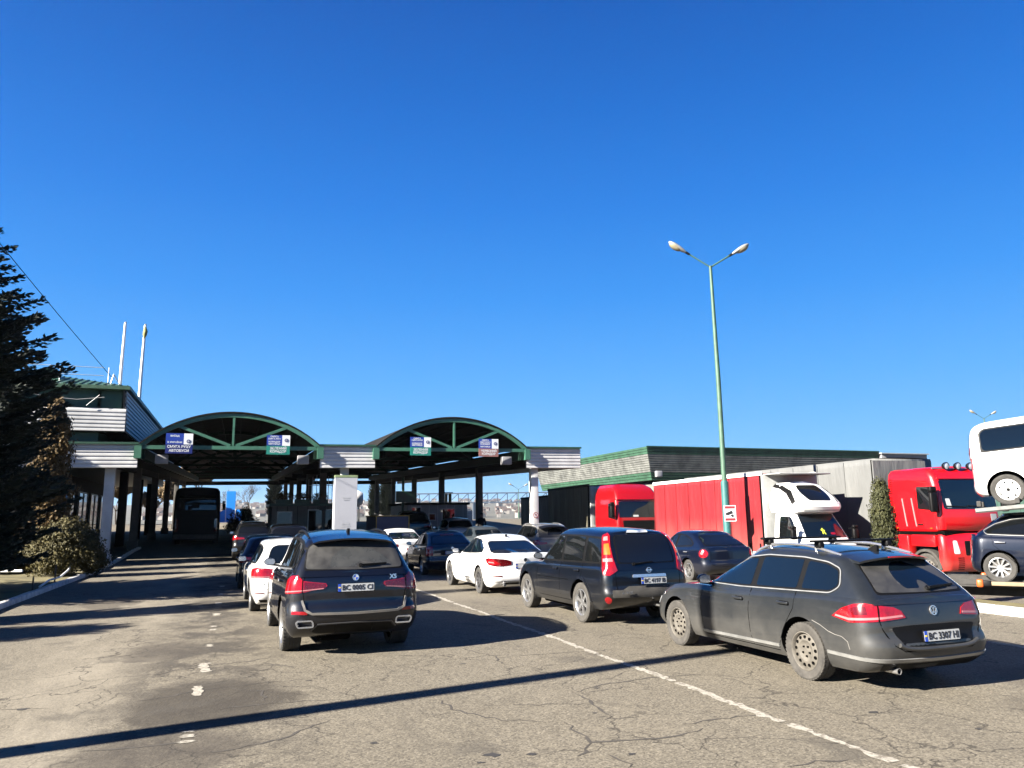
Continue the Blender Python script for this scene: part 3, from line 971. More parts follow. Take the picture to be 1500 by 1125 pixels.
Q1 = 'cars queuing in the lane between the two white lines'
Q2 = 'cars queuing in the lane right of the solid white line'
Q3 = 'cars queuing in the rightmost lane by the lorries'
P_grey = paint('dusty_grey_paint', (.018, .022, .027), .3, dirt=.85, dtop=1.0, dcol=(.125, .118, .105), film=.06)
P_bmw = paint('dusty_dark_blue_paint', (.004, .006, .013), .2, dirt=.5, dtop=.85, dcol=(.055, .053, .050), film=.05)
P_xt = paint('muddy_black_paint', (.003, .005, .010), .2, dirt=.55, dtop=.85, dcol=(.062, .058, .050), film=.04)
P_white = paint('white_paint', (.74, .74, .73), 0, dirt=.35, dtop=.5, dcol=(.42, .38, .32))
P_dblue = paint('dark_blue_paint', (.004, .007, .020), .2, dirt=.35, dtop=.7, dcol=(.07, .065, .06))
P_navy = paint('navy_paint', (.003, .007, .022), .2, dirt=.15, dtop=.5, dcol=(.07, .065, .06))
P_silver = paint('dusty_silver_paint', (.20, .20, .20), .3, dirt=.95, dtop=1.2, dcol=(.25, .22, .18), film=.5)
P_greysuv = paint('light_grey_paint', (.26, .26, .26), .35, dirt=.5, dtop=.8)
P_black = paint('black_paint', (.005, .005, .006), .1, dirt=.3, dtop=.7, dcol=(.12, .11, .10))
P_steel = paint('steel_grey_paint', (.09, .11, .13), .4, dirt=.5, dtop=.8, dcol=(.15, .14, .12))

M['alu_dull'] = mat('scratched_primer', (.22, .21, .19), .8)
# ---- dusty grey estate (nearest car)
def ex_vw(S, root, P):
    # chrome strip round the bumper, tailgate lip, sill strip
    strip(root, P, 'bumper_trim', ribbon([(-1.42, .385), (-1.0, .375), (-.6, .365), (0, .36), (.6, .365), (1.0, .375), (1.42, .385)], .035), P.wrap(), M['bright'], .012, .02)
    for sg in (-1, 1):
        strip(root, P, 'sill_trim', ribbon([(.42, .335), (1.2, .325), (2.02, .315)], .032), P.side(sg), M['bright'], .014, .015)
    # tailgate recess round the plate with a protruding lip below
    strip(root, P, 'plate_recess', rpoly([(-.47, .485), (.47, .485), (.60, .70), (.34, .715), (-.34, .715), (-.60, .70)], .04), P.rear(), M['black'], .004, .012)
    b = MB(); ln = []
    for i in range(17):
        x = -.56 + 1.12 * i / 16
        h, nn = P.cast((x, -9, .475), (0, 1, 0)); ln.append(h + Vector((0, -.012, .0 + .05 * abs(x / .56) ** 6)))
    b.tube(ln, .024, 8)
    b.build('tailgate_lip', S['paint'], root, smooth=50)
    sp, tip = spoiler(root, P, S, .545, -.44, -.70)
    b = MB(); b.box((0, tip[1] + .004, tip[2] - .014), (.36, .014, .016), 0, bev=.004)
    b.build('brake_light', M['redlens'], sp)
    # clean half-circle swept by the wiper
    pts = [(-.22 + .50 * math.cos(a), 1.055 + .275 * math.sin(a)) for a in [PI * k / 14 for k in range(15)]]
    pts = [(min(.53, max(-.5, x * 1.0 + .26)), z) for x, z in pts]
    pts = rpoly([(-.20, 1.075), (-.24, 1.16), (-.20, 1.27), (-.06, 1.345), (.12, 1.345), (.30, 1.27), (.44, 1.17), (.54, 1.075), (.16, 1.075), (.13, 1.14), (.06, 1.16), (.02, 1.12), (.0, 1.075)], .05)
    g = MB(); P.geo(g, pts, P.rear(), .008, .01, 0, .04)
    g.build('swept_glass', M['glassblue'], root, smooth=30)
    wiper(root, P, .10, 1.065, .52, 1.085)
    # round emblem: ring, V and W strokes
    h, nn = P.cast((0, -9, .855), (0, 1, 0)); F = rear_frame(0, h.y - .006, .855, .12)
    e = MB(); n = 28; r0, r1 = .042, .052
    e.lathe([(r0, -.004), (r1, -.004), (r1, .006), (r0, .006)], n, 0, F @ Matrix.Rotation(-PI / 2, 4, 'Y'), closed=True)
    def st(p, q): e.prism(ribbon([p, q], .008), lambda u, v, d: F @ Vector((u, v, d)), 0, .006, 0)
    st((-.020, .040), (0, .004)); st((0, .004), (.020, .040))
    st((-.040, .018), (-.017, -.036)); st((-.017, -.036), (0, -.004)); st((0, -.004), (.017, -.036)); st((.017, -.036), (.040, .018))
    e.lathe([(.043, -.004), (.043, .0), (.001, .0)], n, 1, F @ Matrix.Rotation(-PI / 2, 4, 'Y'))
    e.build('emblem', [M['chrome'], M['black']], root, smooth=40)
    # dark lower bumper, exhaust, fuel of dirt
    strip(root, P, 'bumper_valance', ribbon([(-.72, .285), (0, .275), (.72, .285)], .075), P.wrap(), M['black'], .004, .012)
    exhaust(root, -.52, -1.03, .245, .033)
    roof_rails(root, P, .53, -.36, 1.30, .05, M['chrome'], bars=[.0, .92])
    fin(root, P, -.28, M['black'])
    # faint pale scratch on the left side
    for sg in (1, -1):
        strip(root, P, 'scrape_mark', ribbon([(sg * x, z) for x, z in [(1.62, .70), (1.5, .665), (1.38, .61), (1.28, .585), (1.18, .575), (1.10, .53), (1.08, .45)]], .006), P.wrap(), M['alu_dull'], .002, .004) if sg < 0 else None

make_car(wagon(label='dusty dark grey estate car with roof bars and steel wheels, nearest car on the right', group=Q2,
    loc=(7.22, 7.67), head=-.7, paint=P_grey, rim='steel', tyre='rubberdirty', trim=True, trimw=.012, glass=M['glassblue'], rearglass=M['dustfilm'],
    handlemat=P_grey, plate=('BC 3307 HI', .60, -.022, .06, .02),
    tail=[([(.40, .795), (.44, .865), (.53, .905), (.70, .925), (.86, .945), (1.0, .935), (1.16, .88), (1.30, .785), (1.05, .74), (.74, .765), (.48, .785)], 'redlens', .010),
          ([(.43, .805), (.74, .785), (1.05, .762), (1.25, .79), (1.24, .808), (1.05, .788), (.74, .808), (.44, .825)], 'pinklens', .0125),
          ([(.725, .765), (.738, .765), (.728, .93), (.715, .928)], 'gap', .0135),
          ([(.84, .83), (1.0, .82), (1.05, .88), (.98, .91), (.86, .91)], 'reddark', .0122)],
    extra=ex_vw))

# ---- dark blue SUV in the middle
def ex_bmw(S, root, P):
    # bumper lower black diffuser, reflectors, trapezoid exhausts
    strip(root, P, 'diffuser', rpoly([(-.60, .36), (-.50, .46), (.50, .46), (.60, .36), (.5, .33), (-.5, .33)], .03), P.rear(), M['black'], .006, .02)
    for x in (-.26, .26):
        strip(root, P, 'diffuser_fin', ribbon([(x, .35), (x, .46)], .016), P.rear(), M['black'], .022, .03)
    strip(root, P, 'diffuser_trim', ribbon([(-.60, .385), (-.52, .468), (0, .478), (.52, .468), (.60, .385)], .016), P.rear(), M['alloydark'], .012, .02)
    strip(root, P, 'bumper_shelf', ribbon([(-.74, .80), (-.70, .66), (-.60, .615), (0, .605), (.60, .615), (.70, .66), (.74, .80)], .030), P.rear(), P_silver, .020, .03)
    for sg in (-1, 1):
        strip(root, P, 'reflector', rpoly([(sg * .66, .605), (sg * .86, .615), (sg * .86, .655), (sg * .66, .645)], .008), P.wrap(), M['redlens'], .008, .015)
        b = MB(); pl = rpoly([(-.125, -.05), (.10, -.05), (.125, .02), (.10, .055), (-.10, .055), (-.125, .01)], .03)
        h, nn = P.cast((sg * .70, -9, .475), (0, 1, 0)); y = h.y
        inn = inset(pl, .020)
        n = len(pl)
        ax = lambda q: sg * q
        vs = [(sg * .70 + sg * u, y - .03 + .0, .475 + v) for u, v in pl] + [(sg * .70 + sg * u, y - .03, .475 + v) for u, v in inn] + [(sg * .70 + sg * u, y + .10, .475 + v) for u, v in pl] + [(sg * .70 + sg * u, y + .06, .475 + v) for u, v in inn]
        fs, ms = [], []
        for i in range(n):
            j = (i + 1) % n
            fs += [(i, j, n + j, n + i), (i, 2 * n + i, 2 * n + j, j), (n + i, n + j, 3 * n + j, 3 * n + i)]
        b.add(vs, fs, 0); b.add(vs[3 * n:], [tuple(range(n))], 1)
        b.build('exhaust_tip', [M['chrome'], M['gap']], root, smooth=30)
    spoiler(root, P, S, .58, -.44, -.72)
    pts = rpoly([(-.36, 1.235), (-.33, 1.36), (-.2, 1.47), (.02, 1.51), (.28, 1.47), (.46, 1.36), (.56, 1.25), (.3, 1.25), (.24, 1.30), (.12, 1.32), (.02, 1.27), (.0, 1.235)], .05)
    g = MB(); P.geo(g, pts, P.rear(), .008, .01, 0, .04); g.build('swept_glass', M['dustglass'], root, smooth=30)
    wiper(root, P, .08, 1.245, .46, 1.262)
    # roundel: silver ring, blue and white quarters
    h, nn = P.cast((0, -9, 1.09), (0, 1, 0)); F = rear_frame(0, h.y - .006, 1.09, .1)
    X = F @ Matrix.Rotation(-PI / 2, 4, 'Y')
    e = MB(); e.lathe([(.034, -.004), (.046, -.004), (.046, .005), (.034, .005)], 24, 0, X, closed=True)
    for q in range(4):
        pl = [(0, 0)] + [(.034 * math.cos(PI / 2 * (q + k / 6)), .034 * math.sin(PI / 2 * (q + k / 6))) for k in range(7)]
        e.prism(pl, lambda u, v, d: F @ Vector((u, v, d)), 0, .003, 1 if q % 2 else 2)
    e.build('emblem', [M['chrome'], M['plateblue'], M['plate']], root, smooth=40)
    h, nn = P.cast((.52, -9, 1.085), (0, 1, 0)); t = MB()
    add_text(t, 'X5', .085, rear_frame(.55, h.y - .012, 1.085, .1), bold=.003)
    t.build('badge', M['chrome'], root, smooth=0)
    roof_rails(root, P, .60, -.35, 1.55, .035, M['black'])
    fin(root, P, -.12, M['black'])
    for sg in (-1, 1):
        strip(root, P, 'window_trim', ribbon([(-.42, 1.205), (.5, 1.165), (1.5, 1.125), (2.2, 1.11)], .022), P.side(sg), M['chrome'], .009, .012)

make_car(suv(label='dark navy blue SUV with dusty rear window in the middle lane, second row', group=Q1,
    loc=(1.63, 12.35), head=-1.4, paint=P_bmw, rim='alloy_big', rearglass=M['dustfilm'], mirrormat=P_bmw,
    plate=('BC 0005 CI', .955, -.02, .08),
    tail=[([(.56, .935), (.72, .905), (.80, .895), (1.06, .88), (1.12, .94), (1.10, 1.06), (1.0, 1.125), (.82, 1.13), (.74, 1.06), (.60, 1.04), (.42, 1.02), (.40, .985), (.44, .95)], 'redlens', .010),
          ([(.43, .962), (.72, .935), (.72, 1.045), (.60, 1.032), (.43, 1.012)], 'reddark', .0125),
          ([(.45, .945), (.72, .922), (1.08, .896), (1.085, .912), (.72, .938), (.45, .958)], 'pinklens', .0135),
          ([(.735, .90), (.747, .90), (.752, 1.075), (.74, 1.06)], 'gap', .014)],
    extra=ex_bmw))

# ---- black off-roader
def ex_xt(S, root, P):
    strip(root, P, 'bumper_step', rpoly([(-.74, .63), (-.55, .63), (-.42, .70), (.42, .70), (.55, .63), (.74, .63), (.74, .52), (-.74, .52)], .02), P.rear(), M['blackdirty'], .025, .03)
    strip(root, P, 'chrome_bar', rpoly([(-.34, .845), (.34, .845), (.33, .895), (-.33, .895)], .012), P.rear(), M['chrome'], .022, .03)
    for sg in (-1, 1):
        b = MB(); P.geo(b, [(sg * .80 + .06 * math.cos(a), .47 + .06 * math.sin(a)) for a in [2 * PI * k / 16 for k in range(16)]], P.wrap(), .010, .02, 0, .05)
        b.build('fog_light', M['redlens'], root, smooth=40)
        for y0 in (0, S['wb']):
            b = MB(); P.geo(b, ribbon([(y0 + .425 * math.cos(a), .37 + .43 * math.sin(a)) for a in [PI * (.02 + .96 * k / 20) for k in range(21)]], .05), P.side(sg), .016, .02, 0, .08)
            b.build('arch_trim', S['paint'], root, smooth=40)
    b = MB(); P.geo(b, rpoly([(-.22, 1.615), (.22, 1.615), (.2, 1.645), (-.2, 1.645)], .01), P.rear(), .02, .03, 0, .06)
    b.build('brake_light', M['clearlens'], root, smooth=40)
    wiper(root, P, -.28, 1.07, .10, 1.10)
    h, nn = P.cast((0, -9, .965), (0, 1, 0)); F = rear_frame(0, h.y - .006, .965, .1); X = F @ Matrix.Rotation(-PI / 2, 4, 'Y')
    e = MB(); e.lathe([(.036, -.004), (.046, -.004), (.046, .006), (.036, .006)], 24, 0, X, closed=True)
    e.prism([(-.062, -.010), (.062, -.010), (.062, .010), (-.062, .010)], lambda u, v, d: F @ Vector((u, v, d)), .002, .009, 0)
    e.build('emblem', M['chrome'], root, smooth=40)
    h, nn = P.cast((-.5, -9, .585), (0, 1, 0)); t = MB()
    add_text(t, 'X-TRAIL', .055, rear_frame(-.50, h.y - .055, .60, .0), w=.24, bold=.002); t.build('badge', M['chrome'], root, smooth=0)
    # tow ball
    b = MB(); b.tube([(.12, -.95, .36), (.12, -1.16, .36), (.12, -1.2, .42)], .02, 8)
    bm = bmesh.new(); bmesh.ops.create_uvsphere(bm, u_segments=12, v_segments=8, radius=.032); b.bm(bm, 0, Matrix.Translation((.12, -1.2, .45))); bm.free()
    b.build('tow_bar', M['alloy'], root, smooth=50)

make_car(suv(label='black off-roader with tall red lamps beside the rear window, ahead of the grey estate', group=Q2,
    loc=(6.93, 13.32), head=-1.6, paint=P_xt, rim='alloy6', tyre='rubberdirty', wb=2.63, tr=.355, tw=.22, track=.765, arch=.055, glass=M['glass'],
    zbelt=[(-1.05, 1.02), (-.4, 1.03), (.6, 1.02), (1.6, 1.0), (2.1, 1.0), (2.4, .98), (2.9, .93), (3.25, .87), (3.55, .74)],
    zbot=[(-1.05, .40), (-.6, .28), (2.6, .26), (3.5, .30)],
    hw=[(0, .80), (.12, .85), (.3, .89), (.6, .892), (.84, .875), (.94, .86), (1, .835)],
    rear=[(0, -.86), (.07, -.98), (.16, -1.05), (.30, -1.075), (.38, -1.06), (.44, -1.03), (.7, -1.02), (.9, -1.0), (1, -.98)],
    front=[(0, 3.3), (.1, 3.45), (.3, 3.55), (.6, 3.53), (.85, 3.46), (1, 3.32)],
    g_hw=[(0, .85), (.12, .84), (.5, .79), (.8, .74), (.92, .70), (1, .60)],
    g_rear=[(0, -1.0), (.1, -.98), (.9, -.74), (1, -.64)],
    g_front=[(0, 2.3), (.1, 2.22), (.9, 1.5), (1, 1.36)],
    roof=[(-.7, 1.60), (-.3, 1.645), (.5, 1.675), (1.0, 1.67), (1.5, 1.61)],
    g_rc=(.13, .14),
    dlo=[(2.02, 1.06), (1.72, 1.30), (1.4, 1.48), (1.05, 1.555), (.2, 1.555), (-.62, 1.52), (-.74, 1.45), (-.70, 1.10), (.3, 1.085), (1.2, 1.07)],
    pillars=[(.88, .80, .07), (-.06, -.10, .07)],
    rglass=[(0, 1.09), (.565, 1.10), (.545, 1.48), (.49, 1.56), (0, 1.585)],
    wscreen=[(0, 1.04), (.70, 1.04), (.64, 1.4), (.56, 1.54), (0, 1.58)],
    gaps=[[(1.98, 1.02), (2.03, .7), (1.98, .42)], [(.88, 1.06), (.9, .8), (.88, .36)], [(-.06, 1.07), (-.04, .85), (.3, .65), (.44, .42)], [(1.98, .36), (.44, .36)], [(1.98, .72), (.5, .735)]],
    handles=[(1.08, .92), (.12, .93)], mirror=(1.82, 1.13), rc=(.20, .17), mirrormat=M['black'],
    plate=('BC 4197 IB', .79, -.05, .05, .05),
    tail_diag=(.84, -.99),
    tail=[([(-.14, .97), (-.03, .885), (.09, .895), (.125, 1.0), (.14, 1.2), (.16, 1.4), (.185, 1.57), (.11, 1.61), (.045, 1.56), (.0, 1.38), (-.06, 1.18), (-.11, 1.05)], 'redlens', .012),
          ([(-.02, 1.24), (.10, 1.235), (.12, 1.42), (.035, 1.43)], 'amber', .015),
          ([(-.06, 1.12), (.11, 1.115), (.115, 1.17), (-.045, 1.18)], 'pinklens', .015),
          ([(.06, 1.48), (.14, 1.475), (.15, 1.54), (.08, 1.55)], 'pinklens', .015)],
    rgaps=[[(0, .70), (.42, .70), (.55, .63), (.64, .64), (.66, .95)]],
    extra=ex_xt))

# ---- white sedan
def ex_white(S, root, P):
    fin(root, P, .42, M['black'])
    strip(root, P, 'bumper_trim', ribbon([(-1.2, .375), (-.8, .36), (0, .355), (.8, .36), (1.2, .375)], .014), P.wrap(), M['alloydark'], .006, .012)
    for sg in (-1, 1):
        strip(root, P, 'reflector', rpoly([(sg * .62, .475), (sg * .88, .485), (sg * .88, .515), (sg * .62, .505)], .008), P.wrap(), M['reddark'], .006, .015)
        strip(root, P, 'sill_marks', ribbon([(.62, .36), (1.9, .345)], .018), P.side(sg), M['blackdirty'], .004, .008)
    strip(root, P, 'bumper_valance', rpoly([(-.62, .28), (-.5, .335), (.5, .335), (.62, .28)], .02), P.rear(), M['black'], .006, .015)
    exhaust(root, -.55, -1.08, .27, .035); exhaust(root, .55, -1.08, .27, .035)
    h, nn = P.cast((0, -9, .86), (0, 1, 0)); F = rear_frame(0, h.y - .006, .87, .0); X = F @ Matrix.Rotation(-PI / 2, 4, 'Y')
    e = MB(); e.lathe([(.040, -.004), (.052, -.004), (.052, .006), (.040, .006)], 24, 0, X, closed=True); e.lathe([(.042, -.004), (.042, .001), (.001, .001)], 24, 1, X)
    e.build('emblem', [M['chrome'], M['black']], root, smooth=40)
    b = MB(); P.geo(b, rpoly([(-.2, 1.06), (.2, 1.06), (.2, 1.075), (-.2, 1.075)], .004), P.rear(), .010, .01, 0, .05); b.build('brake_light', M['redlens'], root)

make_car(sedan(label='white saloon with dark wheels and wide red lamps, ahead of the black off-roader', group=Q2,
    loc=(6.86, 19.42), head=-.5, paint=P_white, rim='dark10', trim=True, trimw=.014, glass=M['glassblue'], handlemat=P_white,
    plate=(None, .72, -.012, .0), mirrormat=M['black'],
    tail=[([(.36, .76), (.50, .73), (.75, .72), (.98, .755), (1.16, .83), (1.22, .90), (1.0, .925), (.75, .915), (.50, .885), (.38, .85)], 'reddark', .010),
          ([(.62, .745), (.95, .77), (1.12, .84), (1.0, .90), (.86, .90), (.66, .80)], 'redlens', .0125),
          ([(.80, .80), (1.0, .815), (.98, .84), (.82, .83)], 'pinklens', .014)],
    extra=ex_white))

# ---- dark blue hatchback (boot lid with square lamps)
def ex_oct(S, root, P):
    strip(root, P, 'bumper_trim', ribbon([(-1.1, .60), (-.7, .595), (0, .59), (.7, .595), (1.1, .60)], .03), P.wrap(), P_steel, .012, .02)
    h, nn = P.cast((0, -9, .90), (0, 1, 0)); F = rear_frame(0, h.y - .006, .92, .0); X = F @ Matrix.Rotation(-PI / 2, 4, 'Y')
    e = MB(); e.lathe([(.048, -.004), (.048, .004), (.001, .006)], 24, 0, X); e.build('emblem', M['chrome'], root, smooth=40)
    b = MB(); P.geo(b, rpoly([(-.24, 1.345), (.24, 1.345), (.24, 1.375), (-.24, 1.375)], .006), P.rear(), .012, .015, 0, .05); b.build('brake_light', M['redlens'], root)
    strip(root, P, 'plate_recess', rpoly([(-.40, .70), (.40, .70), (.40, .86), (-.40, .86)], .04), P.rear(), M['black'], .003, .01)
    exhaust(root, -.5, -.97, .25, .03)

make_car(hatch(label='dark blue hatchback with square bright red lamps, between the white saloon and the navy SUV', group=Q2,
    loc=(7.0, 26.7), head=1.0, paint=P_dblue, rim='alloy5', tyre='rubberdirty', glass=M['glassblue'],
    plate=(' ', .775, -.012, .0),
    tail=[([(.66, .68), (.84, .66), (1.0, .67), (1.02, .97), (.86, .985), (.68, .98)], 'redlens', .010),
          ([(.74, .76), (.92, .75), (.93, .86), (.82, .80), (.76, .86)], 'pinklens', .0125),
          ([(.76, .90), (.90, .90), (.90, .955), (.77, .955)], 'pinklens', .0125)],
    extra=ex_oct))

# ---- white hatchback far in the same lane
make_car(sedan(label='white saloon farthest up the lane, half hidden by the dark blue hatchback', group=Q2,
    loc=(6.75, 33.0), z=.05, head=-1, paint=P_white, rim='alloy5', glass=M['glassblue'],
    tail=[([(.42, .74), (.75, .70), (1.0, .72), (1.2, .80), (1.16, .86), (.9, .87), (.6, .86), (.44, .84)], 'redlens', .010)]))

# ---- white estate left of the SUV
def ex_we(S, root, P):
    fin(root, P, -.2, M['black'])
    for sg in (-1, 1):
        strip(root, P, 'reflector', rpoly([(sg * .66, .44), (sg * .9, .45), (sg * .9, .47), (sg * .66, .46)], .006), P.wrap(), M['reddark'], .006, .015)
    strip(root, P, 'bumper_valance', ribbon([(-.80, .29), (0, .28), (.80, .29)], .06), P.wrap(), M['black'], .004, .012)

make_car(wagon(label='white estate car with tinted rear window, left of the navy SUV', group=Q1,
    loc=(1.22, 17.9), head=-2.0, paint=P_white, rim='dark5', glass=M['glassblue'], handlemat=P_white,
    hw=[(0, .80), (.10, .84), (.3, .905), (.62, .925), (.85, .92), (.95, .895), (1, .86)],
    mirrormat=P_black,
    tail=[([(.38, .76), (.75, .755), (1.02, .75), (1.20, .79), (1.14, .92), (.9, .955), (.6, .935), (.42, .90)], 'redlens', .010),
          ([(.42, .765), (.75, .76), (1.1, .765), (1.1, .785), (.75, .78), (.42, .785)], 'pinklens', .0125)],
    extra=ex_we))

# ---- dark blue car ahead of the white estate
make_car(wagon(label='dark blue estate car with a dusty left side, just ahead of the white estate', group=Q1,
    loc=(.98, 24.0), head=-1, paint=P_dblue, rim='alloy5', glass=M['glassblue'], mirrormat=P_dblue))

# ---- black SUV with a domed roof and a black estate further up
make_car(suv(label='black SUV with a rounded roof in the shade of the canopy', group=Q1,
    loc=(2.0, 32.8), z=.03, head=0, paint=P_black, rim='alloy5'))
def ex_be(S, root, P): roof_rails(root, P, .55, -.4, 1.3, .06, M['chrome'])
make_car(scale_car(suv(label='black estate car with bright roof rails, farthest up the left lane', group=Q1, paint=P_black, rim='alloy5', extra=ex_be,
    loc=(.75, 38.6), z=.2, head=0), .97, .95, .97))

# ---- dark blue car in front of the lorries, seen between off-roader and grey estate
make_car(hatch(label='dark blue hatchback with a round red lamp, between the off-roader and the grey estate roof', group=Q3,
    loc=(13.75, 20.4), z=-.02, head=2, paint=P_dblue, rim='alloy5', glass=M['glass'], handlemat=M['chrome'],
    tail=[([(.86 + .15 * math.cos(a), .83 + .12 * math.sin(a)) for a in [2 * PI * k / 18 for k in range(18)]], 'redlens', .012),
          ([(.90 + .05 * math.cos(a), .84 + .04 * math.sin(a)) for a in [2 * PI * k / 12 for k in range(12)]], 'pinklens', .0145)]))

# ---- dusty silver SUV with spoiler, blue-grey saloon, light grey SUV: the right-hand queue
def ex_sil(S, root, P):
    spoiler(root, P, S, .56, -.42, -.80, m=M['black'])
    pts = rpoly([(-.32, 1.24), (-.26, 1.40), (0, 1.50), (.28, 1.42), (.42, 1.25)], .05)
    g = MB(); P.geo(g, pts, P.rear(), .008, .01, 0, .05); g.build('swept_glass', M['glass'], root, smooth=30)
    roof_rails(root, P, .58, -.35, 1.4, .05, M['chrome'])
make_car(scale_car(suv(label='dust covered silver SUV with dark spoiler, behind the roof of the white saloon', group=Q3,
    loc=(11.75, 28.8), head=0, paint=P_silver, rim='alloy5', rearglass=M['dustfilm'], extra=ex_sil), .92, .93, .965))
make_car(sedan(label='steel blue saloon in the right-hand queue, left of the dusty silver SUV', group=Q3,
    loc=(11.1, 34.6), z=.08, head=0, paint=P_steel, rim='alloy5', glass=M['glassblue']))
make_car(scale_car(suv(label='light grey SUV in front of the grey booth', group=Q3,
    loc=(11.5, 41.3), z=.27, head=3, paint=P_greysuv, rim='alloy5'), .92, .94, .97))
# ------------------------------------------------------------------ lorries, coach, van, car carrier
P_red = paint('red_cab_paint', (.36, .004, .007), 0, dirt=.6, dtop=1.5, dcol=(.20, .12, .09))
P_redtruck = paint('bright_red_cab_paint', (.42, .003, .006), 0, dirt=.6, dtop=1.3, dcol=(.20, .12, .09))
def tarp(name, col, var=.18, scl=(1, .6, .25)):
    m, t, p = newmat(name)
    c = t.coord(); n = t.noise(1.6, 6, .62, t.mapping(c, scl)); n2 = t.noise(.5, 4, .6, c)
    col = kc(name, col)
    a = tuple(x * (1 - var) for x in col); b = tuple(min(1, x * (1 + var)) for x in col)
    k = t.mix(t.ramp(n, .3, .7), a, b)
    d = t.math('MULTIPLY', t.ramp(t.sep(c)[2], 2.2, .9), .45)
    k = t.mix(t.math('MULTIPLY', d, t.ramp(n2, .3, .7)), k, (.13, .10, .075))
    t.link(k, p.inputs['Base Color']); p.inputs['Roughness'].default_value = .55
    bn = t.new('ShaderNodeBump'); bn.inputs['Strength'].default_value = .8; bn.inputs['Distance'].default_value = .07
    t.link(t.noise(2.6, 4, .55, t.mapping(c, (1, 1, .25))), bn.inputs['Height']); t.link(bn.outputs[0], p.inputs['Normal'])
    return m
M['tarpred'] = tarp('red_tarpaulin', (.30, .008, .014), .3)
M['tarpgrey'] = tarp('grey_tarpaulin', (.165, .168, .165))
M['tarpolive'] = tarp('olive_tarpaulin', (.13, .125, .085))
M['tarpdark'] = tarp('dark_green_tarpaulin', (.05, .065, .06))
M['tarpgreen'] = tarp('green_tarpaulin', (.05, .16, .11))
M['alu'] = mat('weathered_aluminium', (.42, .43, .43), .5, .5, var=.2)
M['greyboard'] = mat('pale_grey_panel', (.42, .43, .42), .6, var=.12)
M['orange'] = mat('orange_plastic', (.65, .12, .02), .4, var=.2)
M['yellowstrap'] = mat('yellow_strap', (.65, .38, .03), .6, var=.2)
M['steel'] = mat('bare_steel', (.26, .26, .25), .45, .7, var=.25)
M['chassis'] = mat('dirty_chassis', (.035, .033, .030), .8, var=.5)

def cab_shell(root, rings, paintm, name='cab', crown=.04, rc=(.10, .10), fc=(.22, .20), mats=None, bow=.06):
    b = MB(); rr = []
    for (z, yr, yf, hw_) in rings:
        rr.append((half_outline(yr, yf, hw_, rc, fc, .02, bow, 0, .02, ns=16, nc=8, ne=8), (lambda y, z=z: z)))
    zt_ = rings[-1][0]
    shell(b, rr, None, 0, (lambda y: zt_), crown)
    wl = half_outline(rings[1][1], rings[1][2], rings[1][3], rc, fc, .02, bow, 0, .02, ns=16, nc=8, ne=8)
    P = Proj(b, wl, None)
    o = b.build(name, mats or paintm, root, smooth=40)
    return P, o

def lathe_wheels(root, axles, r, w, x, tyre='rubberdirty', style='steel'):
    for y in axles:
        for sg in (-1, 1): wheel(root, sg * x, y, r, w, style, sg, tyre)

